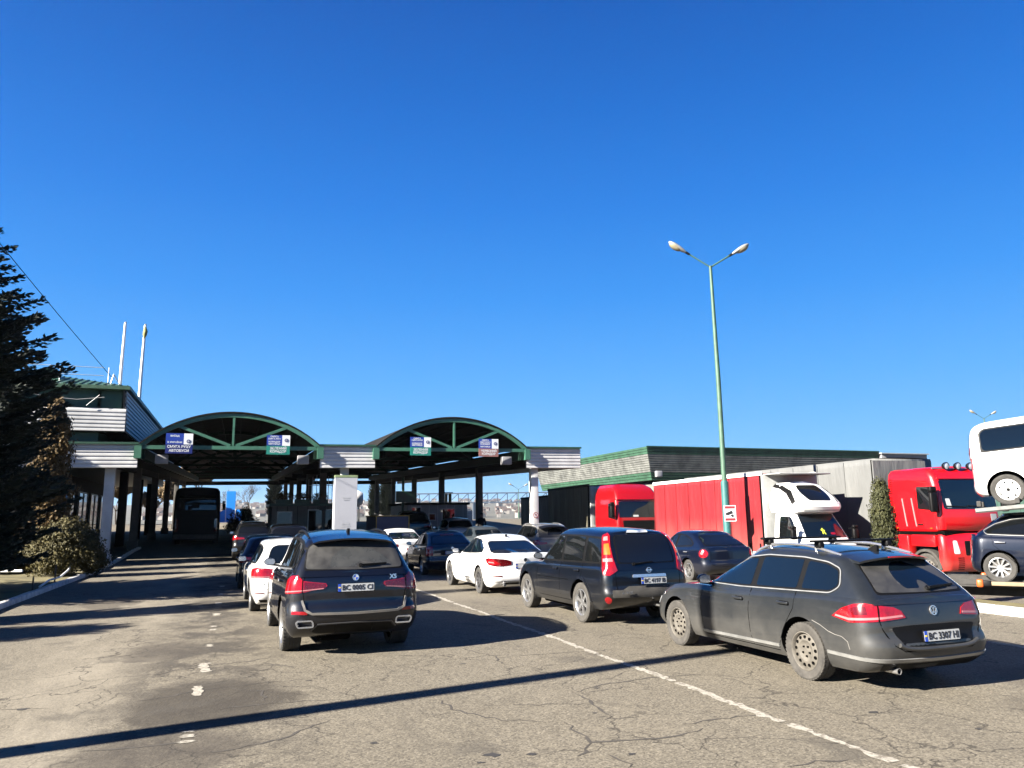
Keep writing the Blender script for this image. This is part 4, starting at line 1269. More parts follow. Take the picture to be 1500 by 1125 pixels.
def tarp_box(root, y0, y1, hw_, z0, z1, m, name='tarpaulin', straps=6, seed=1, sag=.0, rail=True, railm='alu', strapm=None, floor=True, buckles=0):
    """y0 front, y1 rear (y1 < y0)"""
    rnd = random.Random(seed)
    b = MB(); ny = max(8, int((y0 - y1) / .16)); nz = 12
    loop = []
    for sg in (1, -1):
        vs = []; fs = []
        for i in range(ny + 1):
            for j in range(nz + 1):
                y = y0 + (y1 - y0) * i / ny; z = z0 + (z1 - z0) * j / nz
                e = math.sin(PI * j / nz)
                d = .025 * noise.noise(Vector((y * 1.3 + seed * 7, z * .6, seed))) * e + .012 * e * math.cos(2 * PI * straps * i / ny)
                vs.append((sg * (hw_ + d), y, z))
        for i in range(ny):
            for j in range(nz):
                a = i * (nz + 1) + j; fs.append((a, a + 1, a + nz + 2, a + nz + 1))
        b.add(vs, fs, 0)
    # roof
    vs = []; fs = []
    for i in range(ny + 1):
        for k in range(5):
            y = y0 + (y1 - y0) * i / ny; q = 1 - k / 2
            vs.append((q * hw_, y, z1 + .05 * (1 - q * q) - .02 * abs(math.sin(PI * straps * i / ny)) * (1 - q * q)))
    for i in range(ny):
        for k in range(4): a = i * 5 + k; fs.append((a, a + 1, a + 6, a + 5))
    b.add(vs, fs, 0)
    b.add([(hw_, y0, z0), (-hw_, y0, z0), (-hw_, y0, z1), (hw_, y0, z1)], [(0, 1, 2, 3)], 0)
    b.add([(hw_, y1, z0), (-hw_, y1, z0), (-hw_, y1, z1), (hw_, y1, z1)], [(3, 2, 1, 0)], 0)
    o = b.build(name, m, root, smooth=50, recalc=False)
    bm = bmesh.new(); bm.from_mesh(o.data); bmesh.ops.remove_doubles(bm, verts=bm.verts, dist=.001); bmesh.ops.recalc_face_normals(bm, faces=bm.faces); bm.to_mesh(o.data); bm.free()
    if rail:
        for sg in (1, -1):
            c = MB(); c.box((sg * (hw_ + .012), (y0 + y1) / 2, z1 + .0), (.07, y0 - y1 + .04, .13), 0, bev=.012)
            c.build('top_rail', M[railm], root, smooth=30)
    for sg in (1, -1):
        for k in range(straps + 1):
            y = y0 + (y1 - y0) * k / straps + (-.06 if k == 0 else .06 if k == straps else 0)
            c = MB(); c.box((sg * (hw_ + .03), y, (z0 + z1) / 2), (.012, .09 if k == 0 else .018, z1 - z0 - .1), 0)
            c.build('strap', M['gap'] if k == 0 else strapm or m, root, smooth=0)
    if floor and buckles:
        for sg in (1, -1):
            for k in range(buckles):
                y = y0 + (y1 - y0) * (k + .5) / buckles
                c = MB(); c.box((sg * (hw_ + .035), y, z0 + .10), (.010, .045, .36), 0); c.box((sg * (hw_ + .045), y, z0 + .02), (.02, .06, .09), 1); c.build('buckle_strap', [M['black'], M['alu']], root, smooth=0)
    if floor:
        c = MB(); c.box((0, (y0 + y1) / 2, z0 - .08), (2 * hw_ + .02, y0 - y1, .15), 0, bev=.01)
        c.box((.4, (y0 + y1) / 2, z0 - .28), (.12, y0 - y1 - .3, .26), 1); c.box((-.4, (y0 + y1) / 2, z0 - .28), (.12, y0 - y1 - .3, .26), 1)
        for sg in (1, -1): c.box((sg * (hw_ - .05), (y0 + y1) / 2, z0 - .5), (.03, (y0 - y1) * .55, .3), 1)
        c.build('chassis', [M['alu'], M['chassis']], root, smooth=30)
    return o

def truck_mirror(root, x, y, z, h=.55, w=.24, name='wing_mirror'):
    b = MB(); sg = 1 if x > 0 else -1
    b.box((x, y, z), (w, .14, h), 0, bev=.05); b.box((x, y, z + h * .68), (w, .14, h * .28), 0, bev=.04)
    b.beam((x - sg * w, y - .1, z + h * .5), (x, y, z + h * .5), .04); b.beam((x - sg * w, y - .1, z - h * .4), (x, y, z - h * .4), .04)
    return b.build(name, M['black'], root, smooth=40)

TR = rad(180 - 3)            # lorries face the camera, turned 3 degrees
def lorry(name, label, loc, group='lorries parked by the warehouse'):
    return thing(name, label, 'lorry', loc, TR, group)

# ---- bright red tall-cab lorry with grey tarpaulin trailer
def magnum():
    r = lorry('articulated_lorry', 'bright red tall-cab lorry with four roof spotlights and a grey tarpaulin trailer', (22.32, 18.42, -.38))
    hw_ = 1.25
    P, cab = cab_shell(r, [(1.70, -2.22, -.10, 1.18), (1.76, -2.26, -.04, 1.24), (2.0, -2.27, -.0, hw_), (2.36, -2.27, -.02, hw_), (3.0, -2.27, -.10, 1.245), (3.42, -2.26, -.20, 1.235), (3.60, -2.24, -.30, 1.21), (3.72, -2.2, -.42, 1.14), (3.77, -2.1, -.55, 1.0)], P_redtruck, fc=(.20, .22), bow=.10)
    # lower part: bumper with wings
    P2, low = cab_shell(r, [(.44, -.40, -.10, 1.14), (.50, -.40, -.03, 1.20), (.7, -.40, .02, 1.235), (1.1, -.40, .02, 1.24), (1.5, -.40, -.0, 1.235), (1.60, -.40, -.05, 1.20)], P_redtruck, name='bumper', fc=(.24, .22), bow=.10)
    b = MB(); b.box((0, -1.1, 1.65), (2.3, 2.0, .13), 0); b.build('cab_gap', M['gap'], r)
    g = MB(); P.geo(g, rpoly([(-1.08, 2.40), (1.08, 2.40), (1.06, 3.34), (-1.06, 3.34)], .10), P.front(), .006, .02, 0, .12); g.build('windscreen', M['glassblue'], r, smooth=40)
    b = MB(); P.geo(b, rpoly([(-1.10, 3.37), (1.10, 3.37), (1.04, 3.50), (-1.04, 3.50)], .04), P.front(), .05, .06, 0, .1); b.build('sun_visor', P_redtruck, r, smooth=40)
    for sg in (1, -1):
        g = MB(); P.geo(g, rpoly([(-.98, 2.42), (-.26, 2.36), (-.26, 3.12), (-.98, 3.15)], .05), P.side(sg), .006, .02, 0, .1); g.build('side_window', M['glass'], r, smooth=40)
        for y0, y1 in ((-1.62, -1.50), (-1.22, -1.10)):
            s_ = MB(); P.geo(s_, ribbon([(y0, 2.78), (y1, 1.86)], .05), P.side(sg), .010, .015, 0, .1); s_.build('pressed_groove', M['pinklens'], r, smooth=30)
        h_ = MB(); h_.box((sg * 1.265, -.92, 1.92), (.03, .22, .05), 0, bev=.01); h_.build('door_handle', M['black'], r, smooth=40)
        for z_ in (.62, 1.0, 1.34):
            h_ = MB(); h_.box((sg * 1.20, -.62, z_), (.12, .34, .035), 0); h_.build('step', M['chassis'], r, smooth=0) if z_ < .9 else None
        for y_ in (-.5, -1.9):
            h_ = MB(); h_.box((sg * 1.262, y_, 1.80), (.025, .09, .035), 0, bev=.006); h_.build('side_marker', M['amber'], r, smooth=0)
        v = MB()
        for k in range(7): P.geo(v, [(-2.18, 2.95 + k * .075), (-2.02, 2.95 + k * .075), (-2.02, 2.985 + k * .075), (-2.18, 2.985 + k * .075)], P.side(sg), .004, .008, 0, .2)
        v.build('air_vent', M['gap'], r, smooth=0)
        gp = MB(); P.geo(gp, ribbon([(-1.05, 3.2), (-1.05, 1.76)], .012), P.side(sg), .002, .006, 0, .2); gp.build('panel_gap', M['gap'], r, smooth=0)
        gp = MB(); P.geo(gp, ribbon([(-.20, 3.2), (-.20, 1.76)], .012), P.side(sg), .002, .006, 0, .2); gp.build('panel_gap', M['gap'], r, smooth=0)
        gp = MB(); P.geo(gp, ribbon([(-2.2, 3.42), (-.4, 3.30)], .012), P.side(sg), .002, .006, 0, .2); gp.build('panel_gap', M['gap'], r, smooth=0)
        truck_mirror(r, sg * 1.46, -.12, 2.62, .62, .26)
        hl = MB(); P2.geo(hl, rpoly([(sg * .70, 1.0), (sg * .92, 1.0), (sg * .92, 1.42), (sg * .78, 1.42)], .05), P2.front(), .008, .03, 0, .08); hl.build('headlight', M['clearlens'], r, smooth=40)
        gr = MB()
        for k in range(7): P2.geo(gr, [(sg * .58, .50 + k * .06), (sg * .80, .50 + k * .06), (sg * .80, .525 + k * .06), (sg * .58, .525 + k * .06)], P2.front(), .004, .01, 0, .12)
        gr.build('air_slots', M['gap'], r, smooth=0)
        a = MB(); a.box((sg * 1.10, -.92, 1.40), (.30, 1.0, .38), 0, bev=.05); a.build('wheel_wing', P_redtruck, r, smooth=40)
        a = MB(); a.box((sg * 1.12, -1.85, 1.22), (.34, .75, .72), 0, bev=.06); a.build('side_cover', P_redtruck, r, smooth=40)
        a = MB(); pts = [( -.88 + .62 * math.cos(t), .52 + .62 * math.sin(t)) for t in [PI * k / 12 for k in range(13)]]
        a.prism(pts + [(-.88 + .54 * math.cos(t), .52 + .54 * math.sin(t)) for t in [PI * k / 12 for k in range(12, -1, -1)]], lambda u, v, d: (d, u, v), sg * .98, sg * 1.24)
        a.build('arch_trim', M['blackdirty'], r, smooth=40)
    b = MB(); P2.geo(b, rpoly([(-.5, .95), (.5, .95), (.5, 1.4), (-.5, 1.4)], .04), P2.front(), .006, .02, 0, .1); b.build('grille', M['black'], r, smooth=30)
    b = MB(); P.geo(b, rpoly([(-1.0, 2.24), (-.74, 2.24), (-.74, 1.93), (-1.0, 1.93)], .02), P.front(), .004, .01, 0, .1); b.build('white_sticker', M['plate'], r, smooth=0)
    for x in (-.55, .25):
        b = MB(); h, nn = P.cast((x, 14, 2.46), (0, -1, 0)); h2, n2 = P.cast((x + .75, 14, 2.5), (0, -1, 0))
        b.beam(h + nn * .03, h2 + n2 * .03, .03, .03); b.build('wiper', M['black'], r)
    for i, x in enumerate((-.9, -.42, .10, .58)):
        b = MB(); Mx = Matrix.Translation((x, -.36, 3.80)) @ Matrix.Rotation(PI / 2, 4, 'Z')
        b.lathe([(.001, -.08), (.08, -.07), (.115, -.0), (.125, .06), (.118, .07), (.108, .055)], 20, 0, Mx); b.lathe([(.108, .05), (.05, .062), (.001, .066)], 20, 1, Mx)
        b.build('spotlight', [M['black'], M['clearlens']], r, smooth=40)
    b = MB(); b.tube([(-1.05, -.45, 3.72), (1.05, -.45, 3.72)], .02, 8); b.build('light_bar', M['chrome'], r)
    # the white cup on the dashboard is seen through the screen in the photo: a paper behind the glass
    b = MB(); P.geo(b, rpoly([(.78, 2.44), (.95, 2.44), (.97, 2.74), (.82, 2.74)], .03), P.front(), .009, .006, 0, .1); b.build('white_notice', M['plate'], r, smooth=0)
    lathe_wheels(r, (-.88, -4.9), .50, .32, 1.06)
    tarp_box(r, -2.75, -16.2, 1.27, 1.35, 4.22, M['tarpgrey'], straps=9, seed=4, buckles=20, railm='tarpgrey' if False else 'alu', rail=False)
    b = MB(); b.box((.2, -2.72, 2.8), (2.3, .05, 2.7), 0); b.build('bulkhead', M['tarpgrey'], r)
    lathe_wheels(r, (-12.2, -13.5, -14.8), .5, .36, 1.03)
    return r
magnum()

# ---- white van-based lorry with sleeper pod and red tarpaulin body
def pod_truck():
    r = lorry('box_lorry', 'white van-cab lorry with a roof sleeping pod and a red tarpaulin body', (18.45, 20.15, -.36))
    # lower body with bonnet, then cab, then pod
    P1, a = cab_shell(r, [(.38, -2.2, -.02, .95), (.5, -2.2, .06, .99), (.8, -2.2, .08, 1.0), (1.1, -2.2, .02, 1.0), (1.3, -2.2, -.12, .99), (1.42, -2.2, -.32, .96)], P_white, name='bonnet', fc=(.35, .4), bow=.14)
    P2, a2 = cab_shell(r, [(1.36, -2.2, -.42, .985), (1.5, -2.2, -.52, .97), (2.0, -2.2, -.86, .90), (2.3, -2.2, -1.08, .85), (2.42, -2.2, -1.2, .80)], P_white, name='cab', fc=(.25, .28), bow=.16, crown=.05)
    P3, a3 = cab_shell(r, [(2.30, -2.25, -.92, .86), (2.36, -2.3, -.74, .95), (2.52, -2.32, -.66, .99), (2.66, -2.32, -.70, .985), (2.86, -2.31, -.92, .95), (3.08, -2.3, -1.22, .90), (3.26, -2.28, -1.48, .83), (3.36, -2.25, -1.66, .72)], P_white, name='sleeping_pod', fc=(.34, .42), bow=.20, crown=.05)
    g = MB(); P2.geo(g, rpoly([(-.80, 1.50), (.80, 1.50), (.70, 2.28), (-.70, 2.28)], .08), P2.front(), .006, .02, 0, .1); g.build('windscreen', M['glassblue'], r, smooth=40)
    g = MB(); P3.geo(g, rpoly([(-.44, 2.72), (.44, 2.72), (.52, 3.0), (.42, 3.27), (-.42, 3.27), (-.52, 3.0)], .10), P3.front(), .006, .02, 0, .08); g.build('pod_window', M['glass'], r, smooth=40)
    for sg in (1, -1):
        g = MB(); P2.geo(g, rpoly([(-1.85, 1.50), (-.90, 1.50), (-1.12, 1.98), (-1.30, 2.20), (-1.85, 2.22)], .06), P2.side(sg), .012, .02, 0, .04); g.build('side_window', M['glass'], r, smooth=40)
        g = MB(); P3.geo(g, ribbon([(-2.2, 3.28), (-1.75, 3.20), (-1.38, 3.02), (-1.12, 2.78), (-1.0, 2.64)], .12), P3.side(sg), .008, .02, 0, .06); g.build('pod_stripe', M['black'], r, smooth=40)
        g = MB(); P3.geo(g, ribbon([(sg * .66, 2.62), (sg * .72, 2.9), (sg * .62, 3.2)], .03), P3.front(), .006, .01, 0, .06); g.build('pod_stripe', M['black'], r, smooth=40)
        truck_mirror(r, sg * 1.22, -.72, 1.62, .34, .2)
        hl = MB(); P1.geo(hl, rpoly([(sg * .52, .82), (sg * .93, .9), (sg * .93, 1.15), (sg * .75, 1.18)], .05), P1.front(), .008, .03, 0, .08); hl.build('headlight', M['clearlens'], r, smooth=40)
    g = MB(); P1.geo(g, rpoly([(-.45, .62), (.45, .62), (.42, .98), (-.42, .98)], .06), P1.front(), .006, .02, 0, .1); g.build('grille', M['black'], r, smooth=40)
    g = MB(); P3.geo(g, ribbon([(-.95, 2.40), (.95, 2.40)], .05), P3.front(), .005, .01, 0, .1); g.build('pod_skirt', M['greyboard'], r, smooth=40)
    # small toy and card lying behind the screen
    b = MB(); P2.geo(b, [(.06, 1.60), (.10, 1.66), (.15, 1.61), (.17, 1.64), (.14, 1.72), (.18, 1.74), (.17, 1.77), (.13, 1.765), (.125, 1.81), (.08, 1.81), (.075, 1.76), (.03, 1.75), (.035, 1.72), (.065, 1.715), (.04, 1.63)], P2.front(), .010, .006, 0, .1); b.build('yellow_sticker', mat('lime_sticker', (.55, .62, .05), .6), r, smooth=0)
    b = MB(); P2.geo(b, rpoly([(-.34, 1.60), (-.16, 1.60), (-.16, 1.67), (-.34, 1.67)], .03), P2.front(), .010, .006, 0, .1); b.build('red_sticker', M['redlens'], r, smooth=0)
    lathe_wheels(r, (-.75, -6.4), .36, .24, .86)
    tarp_box(r, -2.42, -10.7, 1.12, 1.0, 3.72, M['tarpred'], straps=8, seed=2, railm='white', buckles=14, strapm=mat('dark_red_strap', (.22, .008, .014), .6))
    b = MB(); b.box((0, -2.40, 2.3), (2.28, .10, 2.75), 0, bev=.02); b.build('bulkhead', M['greyboard'], r)
    b = MB(); b.box((0, -1.95, 3.68), (2.1, .95, .05), 0, bev=.02); b.build('wind_deflector', M['greyboard'], r, smooth=30)
    return r
pod_truck()

# ---- red lorry with olive body in the canopy's shade, dark trailer behind it
def far_truck():
    r = lorry('lorry', 'red high-roof lorry with a dark windscreen and an olive tarpaulin body, beside the canopy', (19.72, 35.7, .02))
    P, cab = cab_shell(r, [(.45, -2.9, -.1, 1.15), (.55, -2.95, -.02, 1.22), (1.2, -2.95, .0, 1.25), (1.75, -2.95, -.02, 1.25), (2.4, -2.95, -.12, 1.24), (2.75, -2.95, -.2, 1.23), (2.78, -2.95, -.08, 1.23), (3.1, -2.95, -.22, 1.2), (3.40, -2.95, -.55, 1.12), (3.58, -2.95, -1.0, 1.0)], P_red, fc=(.16, .18), bow=.05)
    g = MB(); P.geo(g, rpoly([(-1.08, 1.85), (1.08, 1.85), (1.05, 2.66), (-1.05, 2.66)], .06), P.front(), .006, .02, 0, .12); g.build('windscreen', M['glass'], r, smooth=40)
    for sg in (1, -1):
        g = MB(); P.geo(g, rpoly([(-1.1, 1.85), (-.25, 1.75), (-.3, 2.55), (-1.1, 2.6)], .05), P.side(sg), .006, .02, 0, .1); g.build('side_window', M['glass'], r, smooth=40)
        truck_mirror(r, sg * 1.45, -.1, 2.15, .6, .22)
        hl = MB(); P.geo(hl, rpoly([(sg * .7, .65), (sg * 1.1, .65), (sg * 1.1, .85), (sg * .7, .85)], .04), P.front(), .008, .03, 0, .08); hl.build('headlight', M['clearlens'], r, smooth=40)
    g = MB(); P.geo(g, rpoly([(-.8, .9), (.8, .9), (.9, 1.7), (-.9, 1.7)], .06), P.front(), .006, .02, 0, .1); g.build('grille', M['black'], r, smooth=40)
    g = MB(); P.geo(g, rpoly([(.0, 1.88), (.3, 1.88), (.3, 1.98), (.0, 1.98)], .02), P.front(), .009, .006, 0, .1); g.build('white_notice', M['plate'], r, smooth=0)
    lathe_wheels(r, (-1.4, -6.5), .5, .32, 1.05)
    tarp_box(r, -3.6, -10.6, 1.27, 1.2, 3.66, M['tarpolive'], straps=6, seed=6, railm='chassis')
    b = MB(); b.box((0, -3.50, 2.35), (2.56, .14, 2.5), 0, bev=.02); b.build('bulkhead', M['greyboard'], r)
    t = thing('trailer', 'dark green tarpaulin trailer behind the olive lorry body', 'trailer', (20.9, 46.6, .2), TR)
    tarp_box(t, 0, -7.6, 1.26, 1.2, 3.15, M['tarpdark'], straps=6, seed=8, railm='chassis')
    lathe_wheels(t, (-1.2, -6.0), .5, .32, 1.05)
    # green curtain-side lorry partly hidden behind the tall red cab
    M['tarpgreen'] = tarp('dull_green_tarpaulin', (.035, .085, .065))
    g = lorry('curtain_lorry', 'dull green lorry body seen between the tall red cab and the white van', (30.6, 20.6, -.38))
    tarp_box(g, 0, -9.0, 1.27, 1.1, 2.9, M['tarpgreen'], straps=6, seed=12)
    P, cab = cab_shell(g, [(.45, .5, 2.5, 1.15), (.6, .45, 2.58, 1.23), (1.6, .45, 2.6, 1.24), (2.5, .45, 2.45, 1.22), (2.75, .45, 2.2, 1.12)], mat('green_cab', (.03, .10, .07), .4), fc=(.16, .18))
    w_ = MB(); P.geo(w_, rpoly([(-1.05, 1.6), (1.05, 1.6), (1.0, 2.4), (-1.0, 2.4)], .06), P.front(), .006, .02, 0, .12); w_.build('windscreen', M['glass'], g, smooth=40)
    lathe_wheels(g, (1.5, -6.8), .5, .32, 1.05)
far_truck()

# ---- coach under the left arch
def coach():
    r = thing('coach', 'dark coach seen from behind in the shade under the left arch', 'bus', (-2.25, 49.2, .50), rad(1.0))
    m = mat('dark_coach_paint', (.005, .0055, .006), .65, var=.2, spec=.2)
    b = MB(); rr = []
    for z, yr, yf, hw_ in ((.35, .15, 11.7, 1.18), (.45, .04, 11.85, 1.25), (1.0, .0, 11.95, 1.275), (1.8, .02, 11.95, 1.275), (2.7, .10, 11.8, 1.26), (3.2, .2, 11.6, 1.22), (3.38, .35, 11.3, 1.1), (3.42, .5, 11.1, .95)):
        rr.append((half_outline(yr, yf, hw_, (.2, .2), (.3, .3), .05, .1, 0, .01, ns=20), (lambda y, z=z: z)))
    shell(b, rr, None, 0, lambda y: 3.42, .04)
    P = Proj(b, half_outline(0, 11.95, 1.275, (.2, .2), (.3, .3), .05, .1, 0, .01, ns=20), None)
    b.build('body', m, r, smooth=40)
    g = MB(); P.geo(g, rpoly([(-1.05, 2.1), (1.05, 2.1), (1.0, 2.95), (-1.0, 2.95)], .08), P.rear(), .006, .02, 0, .12); g.build('rear_window', M['glass'], r, smooth=40)
    for sg in (1, -1):
        g = MB(); P.geo(g, rpoly([(.5, 1.75), (11.2, 1.75), (11.0, 2.95), (.5, 2.95)], .08), P.side(sg), .006, .02, 0, .3); g.build('side_window', M['glass'], r, smooth=40)
        t = MB(); P.geo(t, rpoly([(sg * .98, .85), (sg * 1.15, .85), (sg * 1.15, 1.6), (sg * .98, 1.6)], .03), P.rear(), .008, .02, 0, .1); t.build('tail_light', M['reddark'], r, smooth=40)
    g = MB(); P.geo(g, rpoly([(-1.0, 2.75), (1.0, 2.75), (1.0, 11.3 * 0 + 2.8), (-1.0, 2.8)], .02), P.rear(), .01, .02, 0, .15); g.build('trim_band', M['blackdirty'], r)
    b = MB(); b.box((0, .1, .55), (2.4, .2, .3), 0, bev=.06); b.build('bumper', M['blackdirty'], r, smooth=30)
    lathe_wheels(r, (3.0, 9.2), .5, .3, 1.08)
    for sg in (1, -1): truck_mirror(r, sg * 1.5, 11.9, 2.5, .5, .2)
coach()

# ---- car carrier with a white van on its raised deck and a blue hatchback below
CH = rad(-143)               # its nose points out of the picture on the right
fx = Vector((math.sin(rad(110)), math.cos(rad(110)), 0))
def carrier():
    r = thing('car_carrier_trailer', 'steel car carrier trailer with orange marker lamp at its tail', 'trailer', (16.25, 13.0, -.28), CH)
    def pt(x, y, z): return (x, y, z)
    for sg in (1, -1):
        b = MB(); b.box((sg * .76, 2.0, .62), (.42, 6.6, .06), 0, bev=.01); b.box((sg * .55, 2.0, .68), (.03, 6.6, .08), 0); b.box((sg * .97, 2.0, .68), (.03, 6.6, .08), 0)
        b.build('lower_runway', M['chassis'], r, smooth=0)
        b = MB(); rot = Matrix.Rotation(rad(5.0), 4, 'X')
        for xx in (.55, .97): b.box((sg * xx, 2.95, 2.33 + .18), (.035, 6.4, .075), 0, rot=rot)
        b.box((sg * .76, 2.95, 2.29 + .18), (.42, 6.4, .04), 1, rot=rot)
        b.build('upper_runway', [M['steel'], M['chassis']], r, smooth=0)
        for yy in (-.36, .36):
            c = MB(); c.box((sg * .76, yy + .2, 2.40 + yy * .087), (.34, .09, .13), 0, bev=.02); c.build('wheel_stop', M['chassis'], r, smooth=0)
        for yy in (2.9, 5.2):
            c = MB(); c.box((sg * 1.14, yy, 1.55), (.10, .12, 2.2), 0, bev=.01); c.build('deck_post', M['steel'], r, smooth=0)
        c = MB(); c.beam((sg * 1.1, 2.9, 1.2), (sg * 1.1, 5.2, 2.5), .07, .07); c.build('deck_brace', M['steel'], r, smooth=0)
        lathe = wheel(r, sg * 1.0, 4.6, .34, .22, 'steel', sg, 'rubberdirty')
        b = MB(); b.box((sg * 1.12, -.30, .68), (.15, .13, .17), 0, bev=.04); b.build('marker_lamp', M['orange'], r, smooth=40)
        b = MB(); b.box((sg * 1.12, -.17, .68), (.10, .16, .12), 0, bev=.02); b.build('lamp_bracket', M['black'], r, smooth=40)
        b = MB(); b.box((sg * 1.12, .22, .68), (.09, .62, .08), 0, bev=.01); b.build('lamp_arm', mat('worn_tan_board', (.30, .22, .13), .8), r)
    b = MB(); b.box((0, 2.0, .46), (.9, 6.4, .18), 0, bev=.02); b.box((0, -1.2, .52), (2.0, .12, .14), 0, bev=.02); b.box((0, 4.8, .5), (2.1, .12, .14), 0, bev=.02)
    b.build('frame', M['chassis'], r, smooth=30)
    b = MB(); b.box((1.13, .95, .62), (.10, .8, .10), 0, bev=.03); b.build('rolled_strap', M['yellowstrap'], r, smooth=40)
    # green-grey sheet on the front part
    return r
carrier()
def ex_hat(S, root, P):
    for sg in (-1, 1):
        pass
make_car(hatch(label='dark blue hatchback on the lower deck of the car carrier', loc=(16.34, 12.95), z=.40, head=143, paint=P_navy, rim='alloy10', glass=M['glass'], rear=[(0, -.46), (.06, -.53), (.16, -.57), (.3, -.58), (.40, -.57), (.44, -.56), (.6, -.55), (.85, -.54), (1, -.52)], g_rear=[(0, -.50), (.1, -.46), (.9, .02), (1, .12)], tail=[([(.62, .78), (.74, .78), (.74, .9), (.62, .9)], 'reddark', .008)], trim=True, trimw=.011, handlemat=M['chrome'], extra=ex_hat, group=None))

def ex_van(S, root, P):
    root.rotation_euler = (rad(5.0), 0, -rad(143))
    b = MB(); P.geo(b, ribbon([(.5, 1.14), (3.0, 1.14)], .03), P.side(1), .004, .008, 0, .2); b.build('slide_rail', M['gap'], root)
    for sg in (1, -1):
        strip(root, P, 'bumper_line', ribbon([(-.55, .72), (-.35, .70)], .012), P.side(sg), M['gap'], .002, .006)
        strip(root, P, 'sill_line', ribbon([(.45, .42), (2.5, .42)], .012), P.side(sg), M['gap'], .002, .006)
        strip(root, P, 'fuel_flap', ribbon([(.98, .86), (1.16, .86), (1.16, 1.04), (.98, 1.04), (.98, .86)], .008), P.side(sg), M['gap'], .002, .006)
    b = MB(); P.geo(b, ribbon([(.5, 1.14), (3.0, 1.14)], .03), P.side(-1), .004, .008, 0, .2); b.build('slide_rail', M['gap'], root)
make_car(dict(name='van', cat='van', label='white passenger van tilted on the upper deck of the car carrier', loc=(16.72, 12.80), z=2.06, head=143, paint=paint('white_van_paint', (.78, .78, .78), 0, dirt=.15, dtop=.4), rim='trim', tyre='rubber',
    wb=3.0, tr=.335, tw=.22, track=.80, arch=.06, arch_up=.02,
    zbelt=[(-1.0, 1.16), (2.6, 1.14), (3.1, 1.12), (3.5, 1.05), (3.85, .80)], zbot=[(-1.0, .30), (-.6, .24), (3.8, .24)],
    hw=[(0, .84), (.1, .92), (.4, .95), (.9, .945), (1, .93)],
    rear=[(0, -.54), (.08, -.62), (.2, -.66), (.3, -.66), (.36, -.64), (1, -.62)], front=[(0, 3.6), (.1, 3.75), (.3, 3.85), (.6, 3.85), (.85, 3.75), (1, 3.5)],
    g_hw=[(0, .945), (.2, .935), (.6, .88), (.85, .81), (.94, .75), (1, .62)], g_rear=[(0, -.63), (.2, -.615), (.8, -.52), (.92, -.44), (1, -.31)],
    g_front=[(0, 3.1), (.1, 3.0), (.85, 2.2), (1, 1.95)], roof=[(-.7, 1.86), (0, 1.90), (1.5, 1.92), (2.2, 1.88)], g_rc=(.14, .14), rc=(.18, .16),
    dlo=[(-.34, 1.22), (2.75, 1.20), (2.2, 1.66), (1.9, 1.72), (-.22, 1.72), (-.32, 1.64)], pillars=[(.78, .78, .10), (1.95, 1.85, .10)], wr=.10,
    rglass=[(0, 1.25), (.70, 1.25), (.66, 1.68), (0, 1.72)], wscreen=[(0, 1.2), (.8, 1.2), (.7, 1.7), (0, 1.76)],
    gaps=[[(.72, 1.9 - .1), (.74, .5)], [(1.9, 1.7), (1.9, .35)]], handles=[(1.6, 1.02)], mirror=(2.75, 1.3), glass=M['glassblue'],
    tail=[([(.66, .85), (.82, .85), (.82, 1.35), (.70, 1.35)], 'redlens', .008)], rgaps=[], extra=ex_van))

# ---- dark van and yellow-edged blue trailer in the shade of the right arch
def ship():
    r = thing('cargo_trailer', 'blue box trailer with yellow edges in the shade of the right arch', 'trailer', (8.0, 41.9, .27), rad(-1))
    b = MB(); b.box((0, 2.0, 1.15), (1.75, 4.0, 1.3), 0, bev=.02); b.build('box', mat('dark_blue_panel', (.01, .02, .10), .5), r, smooth=0)
    b = MB()
    for x in (-.89, .89):
        b.box((x, .0, 1.15), (.06, .06, 1.36), 0)
        b.box((x, 2.0, 1.83), (.06, 4.0, .06), 0)
    for z in (.5, 1.83): b.box((0, .0, z), (1.72, .06, .06), 0)
    b.build('edge_frame', mat('yellow_ochre_paint', (.42, .26, .02), .6), r, smooth=0)
    for sg in (1, -1): wheel(r, sg * .85, 1.8, .33, .2, 'steel', sg)
    b = MB(); b.box((0, 2, .42), (1.2, 4.2, .12), 0); b.build('chassis', M['chassis'], r)
ship()
make_car(scale_car(suv(label='dark van-like car with a lit red brake lamp beside the blue trailer', group=None, loc=(9.75, 44.6), z=.37, head=0, paint=P_black, rim='alloy5'), 1.0, .97, 1.17))
# ------------------------------------------------------------------ ground
def gz(x, y):
    z = 0.0287 * max(0.0, y - 32) * sstep(28, 46, y) if y < 95 else .0287 * 63
    if y > 95: z = .0287 * 63 - (y - 95) * .012
    z -= .38 * sstep(14.6, 19, x) * (1 - sstep(60, 90, y))
    return z

def grid_mesh(name, xs, ys, zf, mats, kind='structure', smooth=60):
    b = MB(); nx = len(xs)
    vs = [(x, y, zf(x, y)) for y in ys for x in xs]
    fs = [(j * nx + i, j * nx + i + 1, (j + 1) * nx + i + 1, (j + 1) * nx + i) for j in range(len(ys) - 1) for i in range(nx - 1)]
    b.add(vs, fs, 0)
    o = b.build(name, mats, None, smooth=smooth, recalc=False)
    return tag(o, kind=kind)

def lin(a, b, n): return [a + (b - a) * i / (n - 1) for i in range(n)]

